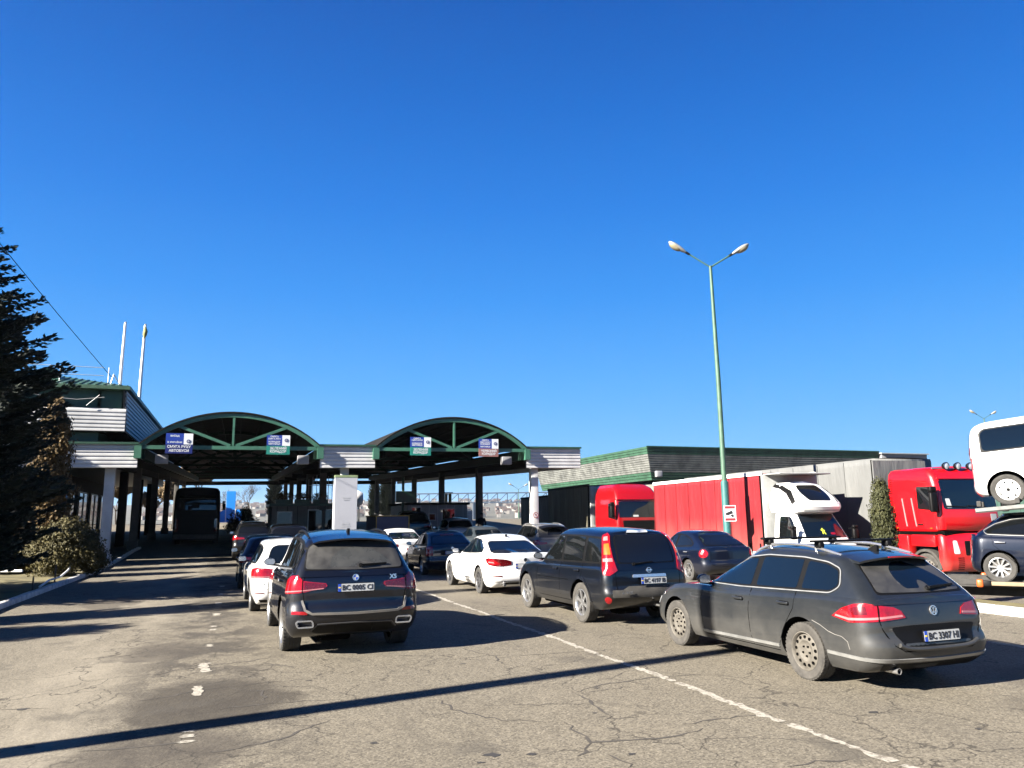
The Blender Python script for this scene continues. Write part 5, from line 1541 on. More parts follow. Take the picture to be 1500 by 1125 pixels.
# old asphalt: worn aggregate, dust band, damp stain, map cracking
def asphalt():
    m, t, p = newmat('old_asphalt')
    c = t.coord(); s = t.sep(c); X, Y = s[0], s[1]
    big = t.noise(.35, 6, .6, c); mid = t.noise(2.3, 6, .65, c); fine = t.noise(55, 3, .7, c)
    vo = t.new('ShaderNodeTexVoronoi'); vo.inputs['Scale'].default_value = 62; t.link(c, vo.inputs['Vector'])
    sp = t.ramp(t.sep(vo.outputs['Color'])[0], 0, 1)
    col = t.mix(t.ramp(big, .25, .75), (0.0905, 0.0789, 0.0591), (0.1151, 0.1006, 0.0762))
    col = t.mix(t.math('MULTIPLY', t.ramp(mid, .45, .75), .35), col, (0.0672, 0.0585, 0.0445))
    # dusty wheel tracks on the left lane
    xw = t.math('ADD', X, t.math('MULTIPLY', t.math('SUBTRACT', mid, .5), 1.6))
    d1 = t.math('MULTIPLY', t.ramp(xw, -3.6, -2.2), t.ramp(xw, -.75, -1.25))
    d2 = t.math('MULTIPLY', t.ramp(xw, 2.0, 2.6), t.ramp(xw, 4.2, 3.4))
    dn = t.ramp(t.noise(.9, 5, .6, t.mapping(c, (1, .35, 1))), .35, .65)
    col = t.mix(t.math('MULTIPLY', t.math('MULTIPLY', d1, dn), .8), col, (0.1697, 0.1500, 0.1174))
    col = t.mix(t.math('MULTIPLY', t.math('MULTIPLY', d2, dn), .22), col, (0.1262, 0.1106, 0.0862))
    # speckle of stones
    dusty = t.math('MULTIPLY', t.math('MULTIPLY', d1, dn), .75)
    gr = t.math('SUBTRACT', 1.0, dusty)
    col = t.mix(t.math('MULTIPLY', t.ramp(sp, .42, .08), t.math('MULTIPLY', gr, .62)), col, (0.0272, 0.0237, 0.0185))
    col = t.mix(t.math('MULTIPLY', t.ramp(sp, .72, .95), t.math('MULTIPLY', gr, .45)), col, (0.2009, 0.1788, 0.1399))
    col = t.mix(t.math('MULTIPLY', t.ramp(fine, .52, .8), .4), col, (0.1716, 0.1513, 0.1175))
    # damp / oily stains: along the dashed line and under the queue
    st = t.noise(1.15, 7, .68, t.mapping(c, (1, .8, 1), (3.1, 7.7, 0)), .35)
    band = t.math('MULTIPLY', t.ramp(X, -1.5, -.7), t.ramp(X, .9, .1))
    col = t.mix(t.math('MULTIPLY', t.math('MULTIPLY', t.ramp(st, .46, .56), band), .78), col, (0.0246, 0.0211, 0.0177))
    def spot(cx, cy, rx, ry, amt, colr, rg=.8):
        dx = t.math('DIVIDE', t.math('SUBTRACT', X, cx), rx); dy = t.math('DIVIDE', t.math('SUBTRACT', Y, cy), ry)
        r2 = t.math('SQRT', t.math('ADD', t.math('MULTIPLY', dx, dx), t.math('MULTIPLY', dy, dy)))
        e = t.math('ADD', r2, t.math('MULTIPLY', t.math('SUBTRACT', st, .5), 2.6 * rg))
        return t.mix(t.math('MULTIPLY', t.ramp(e, 1.0, .72), amt), col, colr)
    col = spot(-.15, 9.25, .95, 1.25, .85, (0.0297, 0.0251, 0.0192))
    col = spot(-.9, 12.9, .7, .9, .65, (0.0375, 0.0317, 0.0253))
    col = spot(-.55, 7.4, .8, .7, .65, (0.0375, 0.0317, 0.0253))
    col = spot(-2.7, 21.3, .8, 1.6, .6, (0.0361, 0.0290, 0.0227))
    col = spot(9.0, 6.7, .7, .8, .5, (0.0465, 0.0396, 0.0315))
    col = spot(7.7, 5.5, .6, .7, .45, (0.0505, 0.0435, 0.0342))
    st2 = t.noise(.85, 6, .6, t.mapping(c, (1, 1, 1), (9.1, 2.2, 0)), .2)
    col = t.mix(t.math('MULTIPLY', t.ramp(st2, .60, .68), .5), col, (0.0415, 0.0369, 0.0305))
    st3 = t.noise(.5, 6, .6, t.mapping(c, (1, .25, 1), (1.1, 5.2, 0)), .2)
    col = t.mix(t.math('MULTIPLY', t.ramp(st3, .56, .7), .4), col, (0.0519, 0.0461, 0.0374))
    # fine cracking in patches
    v2 = t.new('ShaderNodeTexVoronoi'); v2.feature = 'DISTANCE_TO_EDGE'; v2.inputs['Scale'].default_value = .8
    wv = t.new('ShaderNodeVectorMath'); wv.operation = 'ADD'; t.link(c, wv.inputs[0])
    nn = t.new('ShaderNodeTexNoise'); nn.inputs['Scale'].default_value = 1.6; nn.inputs['Detail'].default_value = 6; t.link(c, nn.inputs['Vector'])
    t.link(nn.outputs['Color'], wv.inputs[1]); t.link(wv.outputs[0], v2.inputs['Vector'])
    cr = t.math('MULTIPLY', t.ramp(v2.outputs['Distance'], .012, .003), t.ramp(t.noise(.45, 3, .5, t.mapping(c, (1, 1, 1), (4, 4, 4))), .38, .52))
    col = t.mix(t.math('MULTIPLY', cr, .8), col, (0.0220, 0.0191, 0.0150))
    t.link(col, p.inputs['Base Color'])
    p.inputs['Roughness'].default_value = .93; p.inputs['Specular IOR Level'].default_value = .25
    b1 = t.new('ShaderNodeBump'); b1.inputs['Strength'].default_value = .55; b1.inputs['Distance'].default_value = .006
    t.link(t.math('ADD', sp, t.math('MULTIPLY', fine, .8)), b1.inputs['Height'])
    b2 = t.new('ShaderNodeBump'); b2.inputs['Strength'].default_value = .4; b2.inputs['Distance'].default_value = .05
    t.link(mid, b2.inputs['Height']); t.link(b1.outputs[0], b2.inputs['Normal']); t.link(b2.outputs[0], p.inputs['Normal'])
    return m
M['asphalt'] = asphalt()
M['earth'] = mat('dry_earth', (.16, .13, .085), .95, var=.4, scale=.3, bump=.3, bscale=6)
M['turf'] = mat('winter_turf', (.15, .125, .045), .95, var=.5, scale=1.4, bump=.6, bscale=30)
M['kerb'] = mat('whitewashed_kerb', (.50, .49, .46), .85, var=.35, scale=5, bump=.3, bscale=25)
M['line'] = None
def worn():
    m, t, p = newmat('worn_road_paint')
    c = t.coord(); f = t.ramp(t.noise(17, 6, .7, c), .42, .53)
    t.link(t.mix(f, (.107, .092, .071), (.235, .22, .185)), p.inputs['Base Color']); p.inputs['Roughness'].default_value = .85
    return m
M['line'] = worn()
M['tar'] = mat('black_tar_spot', (.03, .027, .024), .8)
M['crack'] = mat('crack_tar', (.055, .046, .036), .95, var=.4, scale=8)

xs = [-3000, -900, -300, -120, -60, -30] + lin(-20, 60, 33) + [90, 160, 400, 1200, 3000]
ys = [-400, -60, -20] + lin(-8, 120, 65) + [150, 220, 400, 900, 2000, 4000]
grid_mesh('ground', xs, ys, lambda x, y: gz(x, y) - .06 if y < 150 else min(gz(x, y), .6) - (y - 150) * .01, [M['earth']])
grid_mesh('road', [-5.0] + lin(-4, 14, 19) + lin(14.6, 60, 47), lin(-8, 104, 225), lambda x, y: gz(x, y) + .005, [M['asphalt']])
# lane lines
def jag_line(name, pts, w, seed, broken=None):
    rnd = random.Random(seed); b = MB()
    L, Rr = [], []
    for (x, y) in pts:
        L.append((x - w / 2 + rnd.gauss(0, .016), y)); Rr.append((x + w / 2 + rnd.gauss(0, .016), y))
    vs = [(x, y, gz(x, y) + .009) for x, y in L] + [(x, y, gz(x, y) + .009) for x, y in Rr]
    n = len(pts); fs = []
    for i in range(n - 1):
        if broken and rnd.random() < broken(pts[i][1]): continue
        fs.append((i, n + i, n + i + 1, i + 1))
    b.add(vs, fs, 0)
    return tag(b.build(name, M['line'], None, smooth=0, recalc=False), kind='structure')
pts = [(4.78 + .0 * y + (.10 if y < 9 else .10 - .14 * sstep(9, 22, y)) + .015 * math.sin(y * 1.7), y) for y in lin(3.2, 40, 460)]
jag_line('solid_lane_line', pts, .10, 3, lambda y: .05 if y < 9 else .03)
for i, (y0, y1, w_) in enumerate(((7.62, 7.70, .12), (7.80, 7.90, .12), (7.98, 8.03, .10), (9.55, 10.1, .10), (10.95, 11.65, .11), (13.1, 13.35, .09), (15.0, 15.2, .12), (15.5, 15.65, .12), (17.3, 17.7, .12), (19.6, 20.0, .14), (22.0, 22.5, .12), (24.6, 25.2, .12))):
    p_ = [(-.32 + .01 * math.sin(y * 3), y) for y in lin(y0, y1, 12)]
    jag_line('dashed_lane_line', p_, w_, 20 + i)
for i, (a, b_) in enumerate((((16.6, 9.3), (14.2, 11.4)),)):
    pass
jag_line('solid_lane_line', [(10.63, y) for y in lin(1.5, 36, 300)], .12, 5, lambda y: .05)
jag_line('parking_line', [(17.9 - .16 * (y - 14.5), y) for y in lin(14.5, 19.5, 60)], .12, 6, lambda y: .03)
# cracks: jagged polylines lying on the asphalt
cb = MB(); rnd = random.Random(11)
def crack(pts, w):
    P2 = []
    for (x0, y0), (x1, y1) in zip(pts, pts[1:]):
        n = max(2, int(math.hypot(x1 - x0, y1 - y0) / .09))
        for k in range(n):
            t = k / n; P2.append((x0 + (x1 - x0) * t + rnd.gauss(0, .02), y0 + (y1 - y0) * t + rnd.gauss(0, .02)))
    P2.append(pts[-1])
    n = len(P2); vs = []
    for i, (x, y) in enumerate(P2):
        a = P2[max(0, i - 1)]; b = P2[min(n - 1, i + 1)]; dx, dy = b[0] - a[0], b[1] - a[1]; d = math.hypot(dx, dy) or 1
        ww = w * rnd.uniform(.3, 1.2) * min(1, .25 + 4 * min(i, n - 1 - i) / n) / 2
        vs += [(x - dy / d * ww, y + dx / d * ww, .0075), (x + dy / d * ww, y - dx / d * ww, .0075)]
    cb.add(vs, [(2 * i, 2 * i + 1, 2 * i + 3, 2 * i + 2) for i in range(n - 1)], 0)
crack([(3.56, 8.08), (4.02, 8.33), (4.71, 8.45), (5.43, 8.4)], 0.035)
crack([(3.59, 8.0), (3.55, 7.61), (3.49, 7.04), (3.37, 6.93)], 0.04)
crack([(2.75, 7.81), (3.49, 7.6)], 0.02)
crack([(3.63, 8.05), (4.29, 8.1)], 0.025)
crack([(2.97, 6.98), (2.95, 6.34), (3.2, 6.27), (3.64, 6.22), (4.07, 6.34)], 0.04)
crack([(2.95, 6.31), (2.78, 6.09), (2.67, 6.01)], 0.035)
crack([(2.91, 5.97), (2.97, 5.78), (2.93, 5.61)], 0.035)
crack([(3.97, 6.55), (4.2, 6.54), (4.51, 6.55), (5.03, 6.51)], 0.035)
crack([(5.54, 8.27), (5.58, 7.73), (5.71, 7.36)], 0.02)
crack([(4.07, 5.16), (4.32, 5.22), (4.6, 5.14)], 0.03)
crack([(2.56, 7.26), (2.83, 7.07)], 0.02)
crack([(3.7, 10.47), (4.26, 10.46), (5.4, 10.36)], 0.025)
crack([(3.58, 6.11), (3.59, 6.07)], 0.02)
crack([(-1.0, 10.87), (-0.64, 11.25), (-0.14, 11.47), (0.48, 11.64), (0.58, 11.95)], 0.03)
crack([(-0.87, 13.36), (-0.17, 12.78), (0.46, 12.64)], 0.03)
crack([(-0.2, 14.18), (0.35, 14.36)], 0.03)
crack([(0.42, 11.31), (0.75, 10.91), (0.79, 10.77)], 0.03)
crack([(-0.93, 9.54), (-0.66, 9.6), (-0.29, 9.88), (0.11, 9.94), (0.62, 10.04)], 0.035)
crack([(-0.09, 8.8), (0.31, 8.87), (0.66, 8.84), (1.08, 8.8)], 0.03)
crack([(-0.21, 7.25), (0.11, 7.27), (0.54, 7.48), (0.71, 7.72), (0.95, 7.95)], 0.04)
crack([(-0.07, 10.02), (0.11, 9.71), (0.33, 9.56), (0.37, 9.01)], 0.03)
crack([(2.1, 8.37), (2.16, 7.88), (2.3, 7.53), (2.55, 7.22)], 0.03)
crack([(3.23, 11.42), (3.47, 10.54), (3.4, 10.03)], 0.03)
crack([(3.47, 10.54), (3.67, 10.37)], 0.02)
crack([(-1.13, 16.78), (-0.18, 16.13), (0.57, 16.21)], 0.03)
crack([(-2.23, 9.69), (-1.73, 9.55)], 0.015)
crack([(-1.16, 7.68), (-0.9, 7.63), (-0.29, 7.68)], 0.04)
tag(cb.build('road_cracks', M['crack'], None, smooth=0, recalc=False), kind='structure')
for x, y, s in ((2.05, 6.3, .05), (2.35, 6.2, .03), (1.9, 6.15, .02), (3.1, 5.9, .025), (1.2, 7.0, .03), (5.9, 6.2, .035), (6.3, 5.4, .03), (7.9, 6.0, .04), (8.8, 5.2, .05), (3.9, 8.2, .025), (-1.6, 8.0, .03), (-2.0, 9.6, .04), (.9, 9.9, .03), (2.9, 10.2, .03), (3.4, 7.2, .02)):
    n = 11; o_ = [(x + s * rnd.uniform(.5, 1.4) * math.cos(2 * PI * k / n) * 1.5, y + s * rnd.uniform(.5, 1.4) * math.sin(2 * PI * k / n), .0078) for k in range(n)]
    cb2 = MB(); cb2.add(o_, [tuple(range(n))], 0); tag(cb2.build('tar_spot', M['tar'], None, smooth=0, recalc=False), kind='structure')
# kerbs and verges
def kerb(name, pts, w=.16, h=.14, mat_='kerb', seg=1.0):
    b = MB()
    for (x0, y0), (x1, y1) in zip(pts, pts[1:]):
        L = math.hypot(x1 - x0, y1 - y0); n = max(1, int(L / seg))
        for k in range(n):
            t0, t1 = k / n, (k + 1) / n - .012 / L
            a = (x0 + (x1 - x0) * t0, y0 + (y1 - y0) * t0); c = (x0 + (x1 - x0) * t1, y0 + (y1 - y0) * t1)
            za = gz(*a); jz = rnd.uniform(-.008, .008); ang = math.atan2(c[1] - a[1], c[0] - a[0])
            b.box(((a[0] + c[0]) / 2, (a[1] + c[1]) / 2, za + h / 2 - .05 + jz), (math.hypot(c[0] - a[0], c[1] - a[1]), w, h + .1), 0, rz=ang + rnd.uniform(-.006, .006), bev=.022)
    return tag(b.build(name, M[mat_], None, smooth=40), kind='structure')
kerb('kerb', [(-5.06, -6), (-5.02, 20), (-5.1, 33), (-5.05, 48)])
grid_mesh('grass_verge', lin(-40, -5.13, 40), lin(-8, 37, 60), lambda x, y: .09 + .03 * math.sin(x * 2.1 + y) + .05 * noise.noise(Vector((x * .5, y * .5, 0))) if x < -5.2 else .08, [M['turf']])
# island on the right
isl = [(13.55, 10.2), (13.35, 11.6), (13.6, 12.0), (14.6, 11.9), (19, 11.35), (24, 10.7)]
kerb('island_kerb', [(13.72, -4), (13.70, 17.2)], .22, .16); kerb('island_kerb', [(13.72, 17.25), (14.95, 17.25)], .2, .16)
b = MB()
poly = [(13.8, -4), (14.88, -4), (14.88, 17.2), (13.8, 17.2)]
b.prism(poly, lambda u, v, d: (u, v, gz(u, v) + d), -.1, .10)
tag(b.build('grass_island', M['turf'], None, smooth=0), kind='structure')
# ------------------------------------------------------------------ border post: canopy, buildings, booths
M['green'] = mat('dark_green_steel', (.022, .085, .052), .45, var=.25, scale=3)
M['darkgreen'] = mat('shaded_green_steel', (.012, .032, .022), .6, var=.3, scale=3, spec=.1)  # green of the inner trusses, darkened to put the canopy's shade into the colour
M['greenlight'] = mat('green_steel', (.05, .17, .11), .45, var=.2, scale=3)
M['whitesheet'] = mat('white_profiled_sheet', (.50, .50, .50), .5, .0, var=.16, scale=1.4)
M['greysheet'] = mat('grey_profiled_sheet', (.34, .34, .36), .55, var=.12, scale=1.2)
M['roofunder'] = mat('rusty_shaded_roof_sheet', (.020, .018, .015), .85, var=.45, scale=.8, spec=.08)  # rusty sheet, darkened further so the underside reads as deep shade
M['concrete'] = mat('grey_concrete_pillar', (.15, .142, .13), .85, var=.2, scale=2, bump=.2, spec=.15)  # pillar grey lowered to deepen the shade under the canopy
M['whitepanel'] = mat('white_panel', (.34, .35, .385), .6, var=.06, scale=.8)  # white cladding greyed and blued to stand in for shade on the column
M['beam'] = mat('dark_beam', (.022, .020, .018), .8, var=.3, scale=1, spec=.08)  # tone lowered towards black, imitating the unlit canopy interior
M['beige'] = mat('weathered_booth_panel', (.20, .19, .165), .8, var=.2, scale=1.5)
M['tile'] = mat('green_metal_tile', (.035, .10, .055), .5, var=.25, scale=4)
M['signblue'] = mat('sign_blue', (.006, .030, .24), .4, var=.04)
M['signnavy'] = mat('sign_navy', (.005, .012, .11), .4, var=.04)
M['signgreen'] = mat('sign_green', (.01, .17, .13), .4, var=.04)
M['signred'] = mat('sign_brown_red', (.22, .10, .09), .5, var=.08)
M['signwhite'] = mat('sign_white', (.62, .64, .66), .45, var=.05)

SLP = .0287
def cz(x, y, z): return z + .010 * x + SLP * (y - 38)

def ribbed(mb, p0, p1, z0, z1, out, n=6, amp=.035, mi=0, shear=0.0, thick=.06):
    """horizontally ribbed sheet wall from p0 to p1 (2D), z0..z1 functions of (x,y)"""
    prof = []
    for k in range(n):
        for q, a in ((0, 0), (.12, 1), (.62, 1), (.74, 0)):
            prof.append(((k + q) / n, a * amp))
    prof.append((1, 0))
    m = max(2, int(math.hypot(p1[0] - p0[0], p1[1] - p0[1]) / 2.0) + 1)
    vs = []; L = len(prof)
    for i in range(m):
        t = i / (m - 1); x = p0[0] + (p1[0] - p0[0]) * t; y = p0[1] + (p1[1] - p0[1]) * t
        a, b = z0(x, y), z1(x, y)
        for h, d in prof:
            s = shear * h
            vs.append((x + out[0] * (d + s), y + out[1] * (d + s), a + (b - a) * h))
    fs = []
    for i in range(m - 1):
        for k in range(L - 1): fs.append((i * L + k, (i + 1) * L + k, (i + 1) * L + k + 1, i * L + k + 1))
    mb.add(vs, fs, mi)
    # back and edges
    o = len(mb.v); bk = []
    for i in (0, m - 1):
        t = i / (m - 1); x = p0[0] + (p1[0] - p0[0]) * t; y = p0[1] + (p1[1] - p0[1]) * t
        bk += [(x - out[0] * thick, y - out[1] * thick, z0(x, y)), (x + out[0] * (shear - thick), y + out[1] * (shear - thick), z1(x, y))]
    mb.add(bk, [(0, 1, 3, 2)], mi)

can = thing('border_canopy', 'long white and green checkpoint canopy with two arched roofs over the lanes', 'canopy', (4.93, 38.0, 0))
def cbuild(b, name, m, smooth=30, recalc=True):
    o = b.build(name, m, None, smooth=smooth, recalc=recalc)
    o.parent = can; o.matrix_parent_inverse = Matrix.Translation((-4.93, -38.0, 0)); return o
Y0, Y1 = 38.0, 89.0
FB, FT = 4.37, 5.42
for x0, x1 in ((-22.0, -4.35), (3.66, 6.32), (14.36, 17.5)):
    b = MB(); ribbed(b, (x0, Y0), (x1, Y0), lambda x, y: cz(x, y, FB), lambda x, y: cz(x, y, FT), (0, -1), 6, .04)
    cbuild(b, 'fascia_panel', M['whitesheet'], 20)
    b = MB(); b.beam((x0 - .03, Y0 - .05, cz(x0, Y0, FT + .05)), (x1 + .03, Y0 - .05, cz(x1, Y0, FT + .05)), .22, .09); cbuild(b, 'coping', M['green'], 0)
    # flat roof slab behind each panel
    xa = max(x0, -6.6)
    b = MB(); vs = [(x, y, cz(x, y, z)) for y in (Y0 + .07, Y1) for x, z in ((xa, 4.75), (x1, 4.75), (x1, 5.36), (xa, 5.36))]
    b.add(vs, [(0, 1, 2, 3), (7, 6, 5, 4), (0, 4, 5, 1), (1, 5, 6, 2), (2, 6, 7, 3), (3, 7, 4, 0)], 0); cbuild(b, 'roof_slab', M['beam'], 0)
b = MB(); ribbed(b, (17.5, Y0), (17.5, Y1), lambda x, y: cz(x, y, FB), lambda x, y: cz(x, y, FT), (1, 0), 6, .04); cbuild(b, 'fascia_panel', M['whitesheet'], 20)

def arch_z(x, xa, xb, rise, zc):
    xm, h = (xa + xb) / 2, (xb - xa) / 2
    Rr = (h * h + rise * rise) / (2 * rise)
    return zc + math.sqrt(max(0, Rr * Rr - (x - xm) ** 2)) - (Rr - rise)

for xa, xb in ((-4.32, 3.63), (6.36, 14.34)):
    zc = 5.30; rise = 1.52; n = 26
    # vault sheet: corrugated along its length on the underside
    b = MB(); vs = []; fs = []
    yy = lin(Y0 - .25, Y1, 52) if False else [Y0 - .25 + (Y1 - Y0 + .25) * k / 51 for k in range(52)]
    xs_ = [xa + (xb - xa) * k / n for k in range(n + 1)]
    for j, y in enumerate(yy):
        for k, x in enumerate(xs_):
            z = cz(x, y, arch_z(x, xa, xb, rise, zc + .12)); c = .025 if k % 2 else 0
            vs += [(x, y, z + .06), (x, y, z - c)]
    W = 2 * (n + 1)
    for j in range(len(yy) - 1):
        for k in range(n):
            a = j * W + 2 * k
            fs += [(a, a + 2, a + 2 + W, a + W), (a + 1, a + 1 + W, a + 3 + W, a + 3)]
    for k in range(n):
        a = 2 * k; e = (len(yy) - 1) * W + 2 * k
        fs += [(a, a + 1, a + 3, a + 2), (e, e + 2, e + 3, e + 1)]
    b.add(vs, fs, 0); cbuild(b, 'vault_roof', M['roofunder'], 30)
    b = MB(); gp_ = [(xa, cz(xa, Y1, zc - .3))] + [(x, cz(x, Y1, arch_z(x, xa, xb, rise, zc + .05))) for x in xs_] + [(xb, cz(xb, Y1, zc - .3))]
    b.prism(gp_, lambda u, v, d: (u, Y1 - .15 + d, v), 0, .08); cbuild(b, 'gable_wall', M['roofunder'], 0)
    # purlins under the vault
    for k in range(2, n, 3):
        x = xs_[k]; b = MB(); z = arch_z(x, xa, xb, rise, zc + .02)
        b.beam((x, Y0 + .1, cz(x, Y0, z)), (x, Y1 - .1, cz(x, Y1, z)), .07, .12); cbuild(b, 'purlin', M['beam'], 0)
    # trusses
    for i in range(6):
        y = Y0 - .12 + i * 10.1
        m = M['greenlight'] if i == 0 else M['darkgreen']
        def zz(x, z): return cz(x, y, z)
        b = MB()
        pts = [(x, y, zz(x, arch_z(x, xa, xb, rise, zc))) for x in xs_]
        for p, q in zip(pts, pts[1:]): b.beam(p, q, .14, .17, up=(0, 0, 1))
        b.beam((xa - .1, y, zz(xa, zc)), (xb + .1, y, zz(xb, zc)), .14, .17)
        xm = (xa + xb) / 2
        b.beam((xm, y - .01, zz(xm, zc + .1)), (xm, y - .01, zz(xm, zc + rise - .1)), .09, .10)
        for sx in (-1, 1):
            xx = xm + sx * 2.35
            b.beam((xm + sx * .12, y + .012, zz(xm, zc + .1)), (xx, y + .012, zz(xx, arch_z(xx, xa, xb, rise, zc) - .06)), .10, .13)
            b.box((xm + sx * (xb - xa) / 2 + sx * .02, y + .02, zz(xm + sx * 4, zc - .22)), (.30, .34, .56), 0)
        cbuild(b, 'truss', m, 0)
    for sx, xe in ((1, xa + .12), (-1, xb - .12)):
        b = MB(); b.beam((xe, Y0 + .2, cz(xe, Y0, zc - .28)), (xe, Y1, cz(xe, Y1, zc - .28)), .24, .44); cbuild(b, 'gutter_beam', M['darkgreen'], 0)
# pillars
def pillar(x, y, top=4.8, w=.40, m='concrete'):
    b = MB(); z1 = cz(x, y, top); z0 = gz(x, y) - .1
    b.box((x, y, (z0 + z1) / 2), (w, w, z1 - z0), 0, bev=.02); b.box((x, y, z0 + .25), (w + .14, w + .14, .5), 0, bev=.02)
    return cbuild(b, 'pillar', M[m], 20)
for k in range(6):
    y = 38.75 + k * 10
    for x in (-5.5, 4.93, 15.05): pillar(x, y, m='whitesheet' if (k == 0) else 'concrete')
    if k < 5:
        for x in (-5.5, 4.93, 15.05):
            b = MB(); b.beam((x, y, cz(x, y, 4.62)), (x, y + 10, cz(x, y + 10, 4.62)), .34, .36); cbuild(b, 'longitudinal_beam', M['beam'], 0)
    b = MB(); b.beam((-6.4, y + .3, cz(-6.4, y, 4.58)), (17.3, y + .3, cz(17.3, y, 4.58)), .26, .40) if k == 5 else b.beam((3.7, y + .3, cz(3.7, y, 4.55)), (6.3, y + .3, cz(6.3, y, 4.55)), .26, .3)
    cbuild(b, 'cross_beam', M['beam'], 0)
# small lamps and cables hung under the front edge
for x in (-3.4, 2.9, 13.4):
    b = MB(); b.box((x, 38.5, cz(x, 38.5, 4.78)), (.55, .3, .42), 0, bev=.03); cbuild(b, 'junction_box', M['greysheet'], 20)

# white-clad notice column standing in front of the centre pillar
nc = thing('notice_column', 'tall white clad column with notices in front of the centre pillar', 'column', (4.93, 38.2, gz(4.93, 38.2)))
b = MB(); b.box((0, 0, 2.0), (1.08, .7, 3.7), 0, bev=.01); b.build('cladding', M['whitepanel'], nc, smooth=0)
b = MB(); b.box((0, 0, 3.90), (1.10, .72, .12), 0, bev=.01); b.build('cap', mat('pale_green_cap', (.25, .33, .16), .7), nc, smooth=0)
b = MB(); b.box((0, 0, .08), (1.3, .9, .16), 0, bev=.02); b.build('plinth', M['concrete'], nc, smooth=0)
b = MB()
for z, w_ in ((2.86, .36), (2.76, .26), (1.62, .34), (1.50, .42), (1.38, .3)): b.box((.02, -.353, z), (w_, .008, .035), 0)
b.build('faded_text', M['alu'], nc, smooth=0)
# round red sign on the right pillar: ring with a 9
sg9 = thing('round_sign', 'small red ring sign with a figure on the white right-hand pillar', 'sign', (15.05, 38.53, 2.05))
F = Matrix.Rotation(PI / 2, 4, 'X')
b = MB(); b.lathe([(.15, 0), (.15, .015), (.001, .015)], 24, 0, Matrix.Rotation(-PI / 2, 4, 'Z')); b.build('disc', M['signwhite'], sg9, smooth=20)
b = MB(); b.lathe([(.15, .015), (.15, .02), (.115, .02), (.115, .015)], 24, 0, Matrix.Rotation(-PI / 2, 4, 'Z'), closed=True); b.build('ring', M['redlens'], sg9, smooth=20)
b = MB(); add_text(b, '9', .2, Matrix.Translation((0, -.022, 0)) @ F, bold=.004); b.build('figure', M['redlens'], sg9, smooth=0)

# lane signs on the trusses
def lane_sign(x, z, label, lower, up, low, upw='signblue', W=1.06):
    r = thing('lane_sign', label, 'sign', (x, 37.66, cz(x, 38, z)), 0, 'lane signs hung on the arch trusses')
    b = MB(); b.box((-W * .17, 0, .25), (W * .66, .04, .50), 0); b.build('upper_panel', M[upw], r, smooth=0)
    b = MB(); b.box((W * .33, 0, .25), (W * .338, .044, .50), 0); b.build('white_panel', M['signwhite'], r, smooth=0)
    b = MB(); b.box((0, .002, -.21), (W, .04, .42), 0); b.build('lower_panel', M[lower], r, smooth=0)
    for i, t in enumerate(low):
        b = MB(); add_text(b, t, .16, Matrix.Translation((0, -.021, -.105 - i * .18)) @ F, w=min(W * .86, len(t) * .105), bold=.003)
        b.build('lettering', M['signwhite'], r, smooth=0)
    for i, (t, z_) in enumerate(up):
        b = MB(); add_text(b, t, .10, Matrix.Translation((-W * .17, -.022, z_ * .74)) @ F, w=min(W * .54, len(t) * .075), bold=.002)
        b.build('small_lettering', M['signwhite'], r, smooth=0)
    b = MB(); b.lathe([(.085, .0), (.085, .012), (.001, .012)], 18, 0, Matrix.Translation((W * .34, -.022, .14 if lower == 'signnavy' else .26)) @ Matrix.Rotation(-PI / 2, 4, 'Z'))
    add_text(b, 'D', .11, Matrix.Translation((W * .34, -.036, .14 if lower == 'signnavy' else .26)) @ F, 1, bold=.003)
    b.build('round_mark', [M['signnavy'], M['signwhite']], r, smooth=20)
    b = MB()
    for xx in (-.3, .3): b.box((xx, .08, .0), (.04, .14, .05), 0)
    b.build('bracket', M['steel'], r, smooth=0)
lane_sign(-2.64, 5.42, 'dark blue lane sign with large white lettering, leftmost on the left arch', 'signnavy', [('ВИЇЗД', .52), ('З УКРАЇНИ', .14)], ['СМУГА РУХУ', 'АВТОБУСИ'], W=1.14)
lane_sign(1.68, 5.40, 'blue and green lane sign on the right side of the left arch', 'signgreen', [('СМУГА', .58), ('СМУГА РУХУ', .44), ('КОРИДОР', .24), ('МИТНИЦЯ', .10)], ['ЗЕЛЕНИЙ', 'КОРИДОР'])
lane_sign(8.55, 5.40, 'blue and green lane sign on the left side of the right arch', 'signgreen', [('СМУГА', .58), ('СМУГА РУХУ', .46), ('КОРИДОР', .24), ('МИТНИЦЯ', .12)], ['ЗЕЛЕНИЙ', 'КОРИДОР'])
lane_sign(12.15, 5.36, 'blue and brownish red lane sign, rightmost on the right arch', 'signred', [('СМУГА', .58), ('СМУГА РУХУ', .44), ('КОРИДОР', .30), ('МИТНИЦЯ', .12)], ['ЧЕРВОНИЙ', 'КОРИДОР'])

